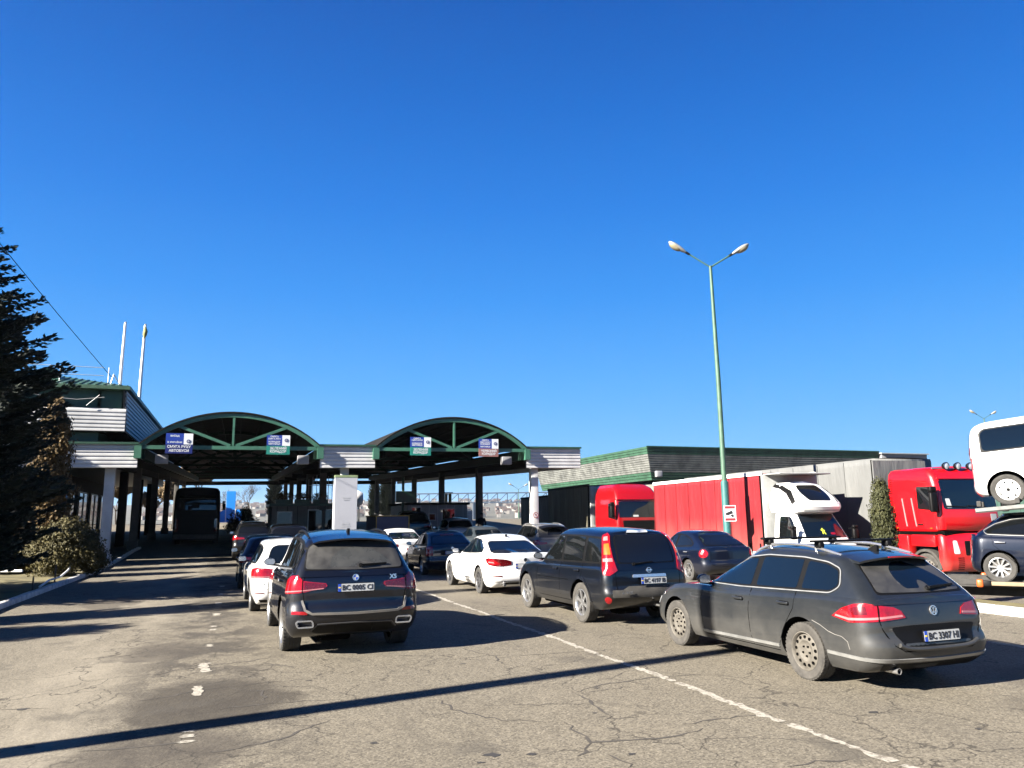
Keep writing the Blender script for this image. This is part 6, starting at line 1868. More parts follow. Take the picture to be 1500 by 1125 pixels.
# ---- terminal building on the left
tb = thing('terminal_building', 'two-tier terminal building with white ribbed bands and green metal roof', 'building', (-5.0, 39.0, 0))
def tbuild(b, name, m, smooth=20, mats=None, parent=None):
    o = b.build(name, m, None, smooth=smooth); o.parent = tb; o.matrix_parent_inverse = Matrix.Translation((5.0, -39.0, 0)); return o
BX0, BX1, BY0, BY1 = -24.0, -5.0, 38.3, 72.0
sl_ = lambda y: SLP * .5 * (y - 38)
b = MB(); b.box(((BX0 + BX1) / 2 - .6, (BY0 + BY1) / 2 + .1, 6.45), (BX1 - BX0 - 1.0, BY1 - BY0 - .5, 3.1), 0); tbuild(b, 'wall', M['green'], 0)
b = MB(); b.box((BX1 - .75, (BY0 + BY1) / 2 + .1, 7.5), (1.0, BY1 - BY0 - .5, .95), 0); tbuild(b, 'wall', M['green'], 0)
b = MB(); ribbed(b, (BX0, BY0), (BX1, BY0), lambda x, y: 5.98, lambda x, y: 7.02, (0, -1), 6, .05); tbuild(b, 'ribbed_band', M['whitesheet'])
b = MB(); ribbed(b, (BX1, BY0), (BX1, BY1), lambda x, y: 5.98, lambda x, y: 7.92, (1, 0), 10, .07, shear=-.10); tbuild(b, 'ribbed_band', M['whitesheet'])
# underside of the band (soffit)
b = MB(); b.box(((BX0 + BX1) / 2, BY0 + .45, 5.97), (BX1 - BX0 - .1, .8, .05), 0); b.box((BX1 - .5, (BY0 + BY1) / 2, 5.965), (.9, BY1 - BY0 - 1.8, .05), 0); tbuild(b, 'soffit', M['beam'], 0)
# sloped green metal-tile roof
b = MB(); ov = .12
R0_ = [(BX0 - ov, BY0 - ov), (BX1 + ov, BY0 - ov), (BX1 + ov, BY1 + ov), (BX0 - ov, BY1 + ov)]
ins = 3.2; R1_ = [(BX0 + ins, BY0 + ins), (BX1 - ins, BY0 + ins), (BX1 - ins, BY1 - ins), (BX0 + ins, BY1 - ins)]
zr0, zr1 = 8.06, 8.93
vs = [(x, y, zr0) for x, y in R0_] + [(x, y, zr1) for x, y in R1_] + [(x, y, zr0 - .16) for x, y in R0_]
b.add(vs, [(0, 1, 5, 4), (1, 2, 6, 5), (2, 3, 7, 6), (3, 0, 4, 7), (4, 5, 6, 7), (0, 8, 9, 1), (1, 9, 10, 2), (2, 10, 11, 3), (3, 11, 8, 0), (11, 10, 9, 8)], 0)
for k in range(60):
    x = BX0 + (BX1 - BX0) * k / 59
    if x > BX1 - 3.2: b.beam((x, BY0 - ov, zr0 + .02), (x, BY0 - ov + (BX1 - x) * 1.0 + .1, zr0 + (BX1 - x) / 3.2 * .87 + .02), .05, .05)
    else: b.beam((x, BY0 - ov, zr0 + .02), (x, BY0 + ins, zr1 + .01), .05, .05)
roof = tbuild(b, 'roof', M['tile'], 0)
# roof dormer, railing, lightning wire
b = MB(); n = 12; rr_ = .55
pts = [(-8.6 + rr_ * math.cos(PI * k / n), 8.43 + rr_ * math.sin(PI * k / n)) for k in range(n + 1)]
b.prism(pts, lambda u, v, d: (u, 39.6 + d, v), 0, 1.8); tbuild(b, 'dormer', M['greenlight'], 30)
b = MB()
for k in range(5):
    x = -14 + k * 2.0; b.tube([(x, 39.4, 8.3), (x, 39.4, 9.1)], .02, 6)
for z in (8.72, 9.1): b.tube([(-14, 39.4, z), (-6.2, 39.4, z - .02)], .016, 6)
b.tube([(-5.9, 39.2, 8.1), (-5.75, 39.2, 8.75)], .03, 6); b.tube([(-5.75, 39.2, 8.75), (-5.4, 39.6, 8.1)], .02, 6)
tbuild(b, 'roof_railing', M['alu'], 0)
# hanging cables on the green wall
b = MB()
b.tube([(-9.5, 38.2, 7.7), (-8.2, 38.15, 7.45), (-7.0, 38.15, 7.36), (-5.9, 38.15, 7.5)], .012, 5); b.tube([(-6.6, 38.15, 7.1), (-6.1, 38.15, 7.6)], .012, 5)
tbuild(b, 'cable', M['alu'], 0)
# lower storey back walls with windows, columns
b = MB(); b.box((-16.5, 56.0, 2.6), (13.0, 32.0, 4.6), 0); tbuild(b, 'lower_wall', M['beam'], 0)
for k in range(7):
    y = 41.5 + k * 4.4
    b = MB(); b.box((-9.96, y, 2.7), (.1, 2.6, 2.4), 1); b.box((-9.97, y, 2.7), (.06, 2.8, 2.6), 0)
    b.box((-9.9, y, 2.7), (.08, .06, 2.4), 0)
    tbuild(b, 'window', [M['alu'], M['glass']], 0)
for x in (-13, -10.4, -7.9):
    b = MB(); b.box((x, 40.4, 2.4), (.3, .3, 4.9), 0, bev=.02); tbuild(b, 'column', M['concrete'], 20)
for y in (52, 60, 67):
    b = MB(); b.box((-6.6, y, 2.5), (.45, .45, 4.9), 0, bev=.02); tbuild(b, 'column', M['beam'], 20)
# flagpoles
for i, (x, y, top, lab) in enumerate(((-7.0, 50.3, 13.9, 'white flagpole on the terminal roof, the left one of two'), (-5.85, 49.9, 13.75, 'white flagpole with a furled yellow flag at its top'))):
    f = thing('flagpole', lab, 'flagpole', (x, y, 7.6 if i else 8.0), 0, 'flagpoles above the terminal')
    h = top - (7.6 if i else 8.0)
    b = MB(); b.tube([(0, 0, 0), (.0, 0, h * .5), (.03, 0, h)], [.10, .09, .07], 10); b.build('pole', M['white'], f, smooth=40)
    b = MB(); b.lathe([(.001, .05), (.09, .0), (.001, -.05)], 12, 0, Matrix.Translation((.03, 0, h + .04)) @ Matrix.Rotation(PI / 2, 4, 'Y')); b.build('finial', M['alu'], f, smooth=40)
    if i:
        b = MB(); b.tube([(.04, -.06, h - .12), (.07, -.1, h - .4), (.05, -.1, h - .62), (.02, -.06, h - .85)], [.05, .13, .12, .03], 8); b.build('furled_flag', mat('faded_yellow_cloth', (.40, .36, .12), .9, var=.3), f, smooth=50)
# overhead wire from a pole outside the picture to the roof
b = MB(); p, q = Vector((-9.2, 8.0, 13.4)), Vector((-5.93, 40.2, 8.72)); n = 24
b.tube([p.lerp(q, k / n) - Vector((0, 0, .25 * math.sin(PI * k / n))) for k in range(n + 1)], .014, 5)
tag(b.build('overhead_wire', M['gap'], None, smooth=40), 'thin black overhead wire sloping down to the terminal roof', 'wire')

# ---- warehouse behind the lorries
wh = thing('warehouse', 'long warehouse with flared green and white ribbed walls behind the lorries', 'building', (28.1, 49.4, 0))
def wbuild(b, name, m, smooth=20):
    o = b.build(name, m, None, smooth=smooth); o.parent = wh; o.matrix_parent_inverse = Matrix.Translation((-28.1, -49.4, 0)); return o
WX0, WX1, WY0, WY1 = 28.15, 50.0, 49.4, 72.0
b = MB(); b.box(((WX0 + WX1) / 2 + .5, (WY0 + WY1) / 2 + .5, 2.3), (WX1 - WX0 - 1.6, WY1 - WY0 - 1.6, 4.9), 0); wbuild(b, 'wall', M['beige'], 0)
def flare(z0, z1, o0, o1, n, m):
    for side in (0, 1):
        b = MB(); vs = []; fs = []
        prof = []
        for k in range(n):
            prof += [(k / n, 0), ((k + .15) / n, 1), ((k + .95) / n, .55)]
        prof.append((1, 0))
        for h, a in prof:
            o = o0 + (o1 - o0) * h + a * .05; z = z0 + (z1 - z0) * h
            if side: p, q = (WX0 + .8 - o, WY0 + .8 - o), (WX1, WY0 + .8 - o)
            else: p, q = (WX0 + .8 - o, WY1), (WX0 + .8 - o, WY0 + .8 - o)
            vs += [(p[0], p[1], z), (q[0], q[1], z)]
        for k in range(len(prof) - 1): fs.append((2 * k, 2 * k + 1, 2 * k + 3, 2 * k + 2))
        b.add(vs, fs, 0); wbuild(b, 'ribbed_band', m, 0)
M['dirtysheet'] = mat('weathered_pale_sheet', (.155, .16, .148), .6, var=.45, scale=1.5)
M['whgreen'] = mat('weathered_green_sheet', (.035, .105, .06), .6, var=.35, scale=1.5)
flare(4.55, 5.15, .0, .22, 3, M['whgreen']); flare(5.15, 6.45, .22, .62, 8, M['dirtysheet']); flare(6.45, 7.0, .62, .80, 3, M['whgreen'])
b = MB(); b.box(((WX0 + WX1) / 2, (WY0 + WY1) / 2, 6.9), (WX1 - WX0 - .1, WY1 - WY0 - .1, .12), 0); b.beam((WX0 - .02, WY0 - .02, 7.01), (WX1, WY0 - .02, 7.01), .12, .06); wbuild(b, 'roof', M['green'], 0)
b = MB(); b.box((28.8, 48.95, 4.95), (.5, .3, .45), 0, bev=.05); b.build('x', M['greysheet'], None).parent = None
o = bpy.data.objects['x']; o.name = 'camera_box'; o.data.name = 'camera_box'; o.parent = wh; o.matrix_parent_inverse = Matrix.Translation((-28.1, -49.4, 0))
# grey corrugated shed next to it
shd = thing('metal_shed', 'grey vertically corrugated shed roof at the right end of the warehouse', 'building', (52.3, 49.5, -.2))
b = MB(); vs = []; fs = []
n = 90
for k in range(n + 1):
    x = -2.2 + 5.0 * k / n; d = .05 if k % 2 else 0
    vs += [(x, -.2 - d, 6.1), (x, -.2 - d, 7.05)]
for k in range(n): fs.append((2 * k, 2 * k + 2, 2 * k + 3, 2 * k + 1))
b.add(vs, fs, 0); b.box((.3, 4, 6.55), (4.9, 8.2, .9), 0); b.build('corrugated_band', M['greysheet'], shd, smooth=0)
b = MB(); b.box((.3, 4.2, 3.0), (4.6, 7.8, 6.1), 0); b.build('wall', M['beige'], shd, smooth=0)
b = MB(); b.box((.3, 4, 7.05), (5.2, 8.8, .08), 0); b.build('roof', M['alu'], shd, smooth=0)

# ---- passport booths under the canopy
def booth(label, x, y, w_, d_, h_, rot, body, trim, wins, flowers=False):
    r = thing('booth', label, 'booth', (x, y, gz(x, y)), rot)
    b = MB(); b.box((0, d_ / 2, h_ / 2), (w_, d_, h_), 0, bev=.02); b.build('wall', M[body], r, smooth=0)
    b = MB(); b.box((0, d_ / 2, h_ + .04), (w_ + .3, d_ + .3, .16), 0, bev=.02); b.build('roof', M[trim], r, smooth=0)
    for (wx, wz, ww, wh_, k) in wins:
        b = MB(); b.box((wx, -.01, wz), (ww, .06, wh_), 0); b.box((wx, -.03, wz), (ww - .12, .05, wh_ - .12), 1); b.build(k, [M['alu'], M['glass']], r, smooth=0)
    for k in range(int(w_ / .6)):
        b = MB(); b.box((-w_ / 2 + .3 + k * .6, -.005, h_ / 2), (.03, .02, h_ - .1), 0); b.build('batten', M['alu'], r, smooth=0) if body != 'beige' else b.build('batten', M['beam'], r, smooth=0)
    return r
bo = booth('grey-green booth with flower boxes on its roof, left of the white column', 3.9, 48.6, 3.9, 6.0, 2.35, rad(0), 'beige', 'green', [(.6, 1.35, .9, 1.5, 'window'), (1.55, 1.1, .8, 2.0, 'door'), (-1.2, 1.4, .9, 1.2, 'window')])
booth('pale grey booth with a dark square window, behind the light grey SUV', 12.8, 51.0, 4.2, 5.0, 2.35, rad(2), 'greysheet', 'beam', [(.75, 1.45, .95, 1.25, 'window'), (-1.5, 1.2, .7, 2.0, 'door'), (-.4, 1.5, .5, .5, 'notice')])
r_ = thing('roof_vent', 'yellowish chimney vent on the pale grey booth', 'vent', (13.6, 51.8, gz(13.6, 51.8) + 2.47))
b = MB(); b.tube([(0, 0, 0), (0, 0, .6)], .10, 10); b.tube([(.28, 0, 0), (.28, 0, .6)], .10, 10); b.build('pipe', mat('yellowish_metal', (.35, .28, .12), .6), r_, smooth=40)
b = MB(); b.box((.14, 0, .66), (.6, .3, .06), 0, bev=.01); b.build('cap', M['beam'], r_)
tv = thing('signal_box', 'dark green box on a post above the pale grey booth corner', 'sign', (10.45, 51.2, gz(10.45, 51.2)))
b = MB(); b.tube([(0, 0, 0), (0, 0, 4.2)], .09, 10); b.build('post', M['green'], tv, smooth=40)
b = MB(); b.box((.15, -.1, 2.85), (1.3, .3, .75), 0, bev=.03); b.build('box', M['green'], tv, smooth=0)
# barred frame above the left booth
fr_ = thing('barred_frame', 'pale steel barred frame rising above the left booth', 'frame', (5.05, 51.5, gz(5, 51.5)))
b = MB()
for k in range(7): b.tube([(-.75 + k * .25, 0, 0), (-.75 + k * .25, 0, 4.0 + .35 * math.sin(k * .5))], .022, 6)
for z in (2.6, 3.6): b.beam((-.8, 0, z), (.8, 0, z), .04)
b.build('bars', M['alu'], fr_, smooth=40)

# ---- overhead pipe bridge / gantry beyond
ga = thing('lattice_gantry', 'long blue-grey lattice gantry crossing beyond the right arch', 'gantry', (21, 98.7, gz(21, 98.7)))
p0, p1 = Vector((0, 0, 0)), Vector((24.0, -8.4, 0)); zb_, zt2 = 2.2, 3.4
for z in (zb_, zt2):
    b = MB(); b.beam(p0 + Vector((0, 0, z)), p1 + Vector((0, 0, z)), .16, .16); b.build('chord', M['steelblue'] if 'steelblue' in M else M.setdefault('steelblue', mat('blue_grey_steel', (.05, .08, .13), .6)), ga)
for k in range(20):
    a = p0.lerp(p1, k / 20); c = p0.lerp(p1, (k + 1) / 20)
    b = MB(); b.beam(a + Vector((0, 0, zb_)), c + Vector((0, 0, zt2)), .09, .09); b.beam(a + Vector((0, 0, zb_)), a + Vector((0, 0, zt2)), .08, .08); b.build('lattice_bar', M['steelblue'], ga)
for k in (0, .33, .66, 1):
    a = p0.lerp(p1, k); b = MB(); b.beam(a, a + Vector((0, 0, zb_)), .3, .3); b.build('leg', M['steelblue'], ga)
# blue entrance stele
st = thing('entrance_stele', 'bright blue entrance stele with lower wings beyond the left arch', 'monument', (-.9, 101, gz(0, 101)))
mb_ = mat('bright_blue_panel', (.01, .22, .75), .5, var=.05)
b = MB(); b.box((.1, 0, 1.9), (1.05, .5, 3.9), 0, bev=.02); b.build('slab', mb_, st, smooth=0)
b = MB(); b.prism([(-1.9, 0), (-.45, 0), (-.45, 1.7), (-1.9, .9)], lambda u, v, d: (u, d, v), -.2, .2); b.build('wing', mb_, st, smooth=0)
b = MB(); b.box((1.1, 0, .8), (.8, .4, 1.6), 0, bev=.02); b.build('wing', mb_, st, smooth=0)

# ---- street lamps
def street_lamp(label, x, y, z, sign=False, hgt=None):
    r = thing('street_lamp', label, 'street lamp', (x, y, z), 0, 'double-headed street lamps')
    H = 11.35
    pl = mat('weathered_green_pole', (.052, .13, .082), .6, var=.3, scale=3); pl2 = mat('turquoise_pole_base', (.02, .14, .14), .55, var=.2, scale=4)
    b = MB(); b.tube([(0, 0, 0), (0, 0, 3.25)], .135, 16); b.tube([(0, 0, 3.25), (0, 0, 3.32)], [.135, .10], 16); b.build('pole_base', pl2, r, smooth=40)
    b = MB(); b.tube([(0, 0, 3.28), (.0, 0, 7), (-.05, 0, H)], [.095, .085, .055], 14); b.build('pole', pl, r, smooth=40)
    ux = Vector((math.cos(rad(-19.7)), math.sin(rad(-19.7)), 0))
    top = Vector((-.05, 0, H - .05))
    for sg, (dx, dz, sc_) in ((-1, (1.38, .93, 1.0)), (1, (1.33, .80, 1.0))):
        e = top + ux * (sg * dx) + Vector((0, 0, dz)); d = (e - top).normalized()
        arm = MB(); arm.tube([top, top.lerp(e, .62)], .03, 8); a_o = arm.build('arm', pl, r, smooth=40)
        hd = MB(); bm = bmesh.new(); bmesh.ops.create_uvsphere(bm, u_segments=18, v_segments=12, radius=1)
        for v in bm.verts:
            c = v.co; t = (c.x + 1) / 2; k = .45 + .55 * t ** .6
            v.co = Vector((c.x * .42, c.y * .17 * k, c.z * .11 * k))
        X = d; Z = Vector((0, 0, 1)); Yv = Z.cross(X).normalized(); Z = X.cross(Yv)
        ctr = top.lerp(e, .86)
        Mx = Matrix(((X.x, Yv.x, Z.x, ctr.x), (X.y, Yv.y, Z.y, ctr.y), (X.z, Yv.z, Z.z, ctr.z), (0, 0, 0, 1)))
        hd.bm(bm, 0, Mx); bm.free(); ho = hd.build('lamp_head', mat('dull_lamp_housing', (.36, .36, .34), .55, .3), r, smooth=60)
        gl = MB(); bm = bmesh.new(); bmesh.ops.create_uvsphere(bm, u_segments=16, v_segments=10, radius=1)
        for v in bm.verts:
            c = v.co; v.co = Vector((.10 + c.x * .27, c.y * .14, -.03 + c.z * .13))
        gl.bm(bm, 0, Mx); bm.free(); gl.build('lamp_glass', mat('old_lamp_glass', (.30, .26, .17), .2, var=.3), ho, smooth=60)
        nk = MB(); nk.tube([top.lerp(e, .55), top.lerp(e, .66)], .05, 8); nk.build('lamp_neck', M['black'], ho, smooth=40)
    return r
street_lamp('tall green double-headed street lamp with turquoise base behind the parked cars', 16.4, 23.34, -.18)
l2 = street_lamp('distant double-headed street lamp whose top shows above the white van', 79.5, 62.9, 1.1)
l3 = street_lamp('far double-headed street lamp seen under the right arch', 41.0, 112, -5.0)
ws_ = thing('warning_sign', 'white and red camera warning sign strapped to the green street lamp', 'sign', (16.43, 23.18, 1.70), rad(-19.7))
b = MB(); b.prism(rpoly([(-.20, 0), (.22, 0), (.22, .56), (-.20, .56)], .02), lambda u, v, d: (u, -d, v), 0, .012); b.build('plate', M['signwhite'], ws_, smooth=0)
for z_ in (.49, .07):
    b = MB(); b.box((.01, -.015, z_), (.36, .006, .09), 0); b.build('red_band', mat('faded_red_print', (.30, .02, .03), .6), ws_, smooth=0)
b = MB(); b.prism([(-.13, .30), (.07, .38), (.12, .28), (-.08, .21)], lambda u, v, d: (u, -d, v), .012, .018); b.prism([(.02, .22), (.10, .25), (.17, .17), (.06, .15)], lambda u, v, d: (u, -d, v), .012, .018); b.prism([(-.16, .28), (-.12, .30), (-.09, .22), (-.14, .22)], lambda u, v, d: (u, -d, v), .012, .018); b.build('camera_pictogram', M['ink'], ws_, smooth=0)
b = MB()
for z in (.1, .46): b.lathe([(.14, -.012), (.145, -.012), (.145, .012), (.14, .012)], 20, 0, Matrix.Translation((-.0, .16, z)) @ Matrix.Rotation(PI / 2, 4, 'Y'), closed=True)
b.build('strap', M['steel'], ws_, smooth=0)
# concrete pole outside the picture whose shadow crosses the foreground
cp = thing('concrete_pole', 'concrete power pole standing left of the picture', 'pole', (-8.2, 6.55, 0))
b = MB(); b.tube([(0, 0, -.3), (0, 0, 10.5)], [.21, .15], 12); b.build('shaft', M['concrete'], cp, smooth=40)
b = MB(); b.box((0, 0, 9.9), (1.6, .1, .1), 0); b.build('crossarm', M['concrete'], cp)
# low bent rail fence in the verge
fe = thing('rail_fence', 'low bent white pipe rail on thin posts in the grass by the kerb', 'fence', (-5.4, 28.0, .09))
for x, y, h in ((.12, -2.9, .35), (.1, .0, .52), (-.1, 3.7, .50)):
    b = MB(); b.tube([(x, y, -.1), (x, y, h)], .022, 8); b.build('post', M['blackdirty'], fe, smooth=40)
b = MB(); b.tube([(-.1, 3.7, .36), (-.02, 2.6, .22), (.06, 1.0, .10), (.1, -.8, .12), (.11, -2.0, .02)], .03, 8); b.build('rail', M['white'], fe, smooth=40)
b = MB(); b.tube([(-2.2, 1.0, .36), (-.9, .4, .36)], .04, 8); b.build('rail', M['white'], fe, smooth=40)
# ------------------------------------------------------------------ vegetation, hills, people
def leafmat(name, c0, c1, rough=.75, scale=1.2, trans=.15):
    m, t, p = newmat(name)
    c = t.coord(); n = t.noise(scale, 5, .7, c); n2 = t.noise(scale * 9, 2, .5, c)
    f = t.math('ADD', t.math('MULTIPLY', t.ramp(n, .3, .7), .6), t.math('MULTIPLY', t.ramp(n2, .3, .7), .4))
    t.link(t.mix(f, kc(name, c0), kc(name, c1)), p.inputs['Base Color']); p.inputs['Roughness'].default_value = rough
    p.inputs['Specular IOR Level'].default_value = .3
    return m
M['needle'] = leafmat('spruce_needles', (.010, .017, .012), (.030, .044, .028))
M['thuja'] = leafmat('thuja_sprays', (.018, .027, .008), (.074, .072, .020), scale=3)
M['thujaold'] = leafmat('bronzed_thuja_sprays', (.040, .030, .010), (.20, .115, .025), scale=1.6)
M['bush'] = leafmat('evergreen_bush_leaves', (.016, .020, .006), (.15, .12, .028), scale=2.2)
M['bark'] = mat('grey_brown_bark', (.060, .048, .036), .9, var=.35, scale=3, bump=.4)
M['twig'] = mat('bare_twigs', (.085, .066, .052), .9, var=.3)
M['ochre'] = leafmat('dry_ochre_leaves', (.10, .066, .030), (.24, .165, .075), scale=.6)

def spruce_mesh(h, r, seed, lift=.6):
    rnd = random.Random(seed); b = MB(); t = MB()
    t.tube([(0, 0, 0), (0, 0, h * .5), (0, 0, h * .98)], [.20, .12, .02], 10)
    nw = int(h / .27)
    def needle(p, d, L, w):
        d = d.normalized(); s = d.cross(Vector((rnd.uniform(-1, 1), rnd.uniform(-1, 1), rnd.uniform(-1, 1))))
        if s.length < .05: return
        s.normalize(); o = len(b.v)
        b.v += [tuple(p - s * w * .5), tuple(p + d * L * .55 + s * w), tuple(p + d * L), tuple(p + d * L * .5 - s * w)]
        b.f.append((o, o + 1, o + 2, o + 3)); b.m.append(0)
    for k in range(nw):
        f = (k + .5) / nw; z = lift + (h - lift) * f
        R_ = r * ((1 - f) ** .42) * (.70 + .30 * sstep(0, .25, f)) * rnd.uniform(.84, 1.06) + .06
        nb = max(8, int(18 - 7 * f)); a0 = rnd.random() * 6
        for j in range(nb):
            a = a0 + 2 * PI * j / nb + rnd.uniform(-.25, .25); L = R_ * rnd.uniform(.72, 1.08)
            dirh = Vector((math.cos(a), math.sin(a), 0)); n = max(3, int(L / .16)); prev = Vector((0, 0, z))
            droop = rnd.uniform(.16, .34); tip = rnd.uniform(.10, .22)
            pts = [prev]
            for i in range(1, n + 1):
                q = i / n
                p = Vector((0, 0, z)) + dirh * (L * q) + Vector((0, 0, -droop * L * q + (droop * .55 + tip) * L * q ** 2.4)); pts.append(p)
            t.tube(pts, [.03 * (1 - i / (n + 1)) + .006 for i in range(n + 1)], 4, cap=False)
            for i in range(1, n + 1):
                q = i / n; p = pts[i]; d0 = (pts[i] - pts[i - 1]).normalized()
                sl = (.16 + .5 * (1 - abs(q - .45) * 1.3)) * min(.9, .28 * L + .12)
                for sd in (-1, 1):
                    side = (d0.cross(Vector((0, 0, 1))) * sd + d0 * .8).normalized()
                    m = max(2, int(sl / .085))
                    for e in range(m):
                        pp = p + side * (sl * (e + .3) / m) + Vector((rnd.uniform(-.03, .03), rnd.uniform(-.03, .03), rnd.uniform(-.05, .01) - .10 * (e / m)))
                        for w in range(3): needle(pp, side + d0 * .5 + Vector((rnd.uniform(-.7, .7), rnd.uniform(-.7, .7), rnd.uniform(-.35, .4))), rnd.uniform(.12, .22), .036)
                needle(p, d0 + Vector((0, 0, .2)), .24, .036)
                needle(p, d0 + Vector((rnd.uniform(-.5, .5), rnd.uniform(-.5, .5), -.5)), .2, .03)
    return t, b

def tree_thing(name, label, loc, t, b, mt, mb_, group=None, cat='tree', tn='trunk', cn='crown', rz=0, sc_=1.0):
    r = thing(name, label, cat, loc, rz, group)
    t.build(tn, mt, r, smooth=40, recalc=False); b.build(cn, mb_, r, smooth=0, recalc=False)
    r.scale = (sc_, sc_, sc_)
    return r
t, b = spruce_mesh(12.3, 4.75, 5, 2.1)
sp1 = tree_thing('spruce_tree', 'tall dark spruce with layered branches at the left edge', (-8.6, 24.2, -1.35), t, b, M['bark'], M['needle'])
for (x, y, s, rz, lab) in ((-12.4, 14.2, (.45, .45, .42), 1.1, 'small broad spruce in the verge left of the picture'), (-12.5, 16.6, (.25, .25, .78), 2.3, 'tall narrow spruce in the verge left of the picture'), (-10.6, 37.2, (.40, .40, .54), 4.0, 'spruce in front of the terminal left of the picture')):  # last spruce is added out of view to shade the left canopy pillar
    c = copy_tree(sp1); c.location = (x, y, .0); c.rotation_euler = (0, 0, rz); c.scale = s; tag(c, lab)

def clump(b, rnd, c, rx, ry, rz_, n, size, shellness=.55, up=.5, aspect=.55, lump=.28, seed=0):
    """leaf-sized faces spread through a lumpy ellipsoid"""
    for _ in range(n):
        while True:
            v = Vector((rnd.uniform(-1, 1), rnd.uniform(-1, 1), rnd.uniform(-1, 1)))
            if .02 < v.length <= 1: break
        d = v.normalized()
        q = v.length ** (1 - shellness)
        k = 1 + lump * noise.noise(d * 2.3 + Vector((seed, 0, 0))) * 1.6 + lump * .5 * noise.noise(d * 5.5 + Vector((0, seed, 0)))
        p = Vector((c[0] + d.x * q * rx * k, c[1] + d.y * q * ry * k, c[2] + d.z * q * rz_ * k))
        n1 = (d + Vector((rnd.uniform(-.8, .8), rnd.uniform(-.8, .8), rnd.uniform(-.6, .8)))).normalized()
        u = (Vector((0, 0, up)) + Vector((rnd.uniform(-1, 1), rnd.uniform(-1, 1), rnd.uniform(-1, 1))) * .7)
        u = (u - n1 * u.dot(n1))
        if u.length < .05: continue
        u.normalize(); w = n1.cross(u); s = size * rnd.uniform(.6, 1.3)
        o = len(b.v)
        b.v += [tuple(p - u * s * .5), tuple(p + w * s * aspect * .5), tuple(p + u * s * .6), tuple(p - w * s * aspect * .5)]
        b.f.append((o, o + 1, o + 2, o + 3)); b.m.append(0)

def column_bush(name, label, loc, h, w, n, size, m, seed, group=None, cat='shrub', taper=.35, lean=0):
    rnd = random.Random(seed); r = thing(name, label, cat, loc, 0, group)
    t = MB(); t.tube([(0, 0, -.1), (0, 0, h * .7)], [.07, .02], 8); t.build('trunk', M['bark'], r, smooth=40)
    b = MB()
    k = max(5, int(h / .30))
    for i in range(k):
        f = (i + .5) / k; ww = w / 2 * (1 - taper * f) * (math.sin(PI * min(.93, .22 + f * .72)) ** .5)
        for j in range(3):
            a = rnd.random() * 6.28; rr = ww * .42 * rnd.random() ** .5
            clump(b, rnd, (rr * math.cos(a) + lean * f, rr * math.sin(a), h * f), ww * .72, ww * .72, h / k * 1.5, n // (3 * k), size, .5, 1.1, .5, .3, seed + i)
    b.build('crown', m, r, smooth=0, recalc=False)
    return r
column_bush('thuja_shrub', 'olive green columnar thuja on the island by the tall red lorry', (14.42, 14.35, .0), 2.42, .84, 26000, .058, M['thuja'], 3, taper=.12)
column_bush('thuja_shrub', 'tall bronzed thuja growing in front of the terminal beside the spruce', (-7.0, 34.4, 0), 6.6, 2.3, 18000, .16, M['thujaold'], 8, taper=.3)
def round_bush(name, label, loc, blobs, n, size, m, seed, group=None):
    rnd = random.Random(seed); r = thing(name, label, 'bush', loc, 0, group)
    t = MB()
    for k in range(6):
        a = k * 1.05; t.tube([(0, 0, -.1), (.12 * math.cos(a), .12 * math.sin(a), .4), (.4 * math.cos(a), .4 * math.sin(a), 1.0)], [.04, .03, .01], 6)
    t.build('stems', M['bark'], r, smooth=40)
    b = MB()
    for (x, y, z, rr, rz_) in blobs: clump(b, rnd, (x, y, z), rr, rr, rz_, n // len(blobs), size, .5, .6, .6, .35, seed + x)
    b.build('foliage', m, r, smooth=0, recalc=False)
    return r
round_bush('evergreen_bush', 'big evergreen bush with yellowish sunlit leaves by the left kerb', (-5.7, 31.6, .05), [(0, 0, 1.05, .95, .85), (-.75, .2, .9, .75, .7), (.55, .1, .85, .7, .75), (.1, -.2, 1.55, .6, .5), (-.3, 0, .5, .8, .45), (.8, .3, .5, .5, .45)], 22000, .085, M['bush'], 4)
round_bush('evergreen_bush', 'dark low bush in the shade behind the spruce', (-8.6, 34.0, .05), [(0, 0, .8, 1.0, .7), (.8, 0, .6, .7, .5), (-.9, .3, .6, .8, .5)], 6000, .13, M['bush'], 14)
round_bush('dark_shrub', 'dark shrub beside the coach under the left arch', (.25, 62.0, gz(.2, 62)), [(0, 0, 1.0, .8, .9), (.7, .3, .8, .6, .7), (-.5, 0, .7, .6, .6), (.4, 0, 1.6, .4, .5)], 4000, .14, M['needle'], 24)
# dry flower boxes on the booth
rnd = random.Random(31)
for i, x in enumerate((2.6, 3.7, 4.8)):
    r = thing('flower_box', ('flower box with dry russet plants, left one on the booth roof', 'flower box with dry russet plants, middle one on the booth roof', 'flower box with dry russet plants, right one on the booth roof')[i], 'planter', (x, 48.75, gz(x, 48.7) + 2.47), 0, 'flower boxes on the booth roof')
    b = MB(); b.box((0, 0, .12), (.9, .3, .24), 0, bev=.02); b.build('box', M['green'], r, smooth=0)
    b = MB(); clump(b, rnd, (0, 0, .42), .5, .25, .25, 700, .09, .3, .8, .5, .4, i); b.build('plants', M['ochre'], r, smooth=0, recalc=False)

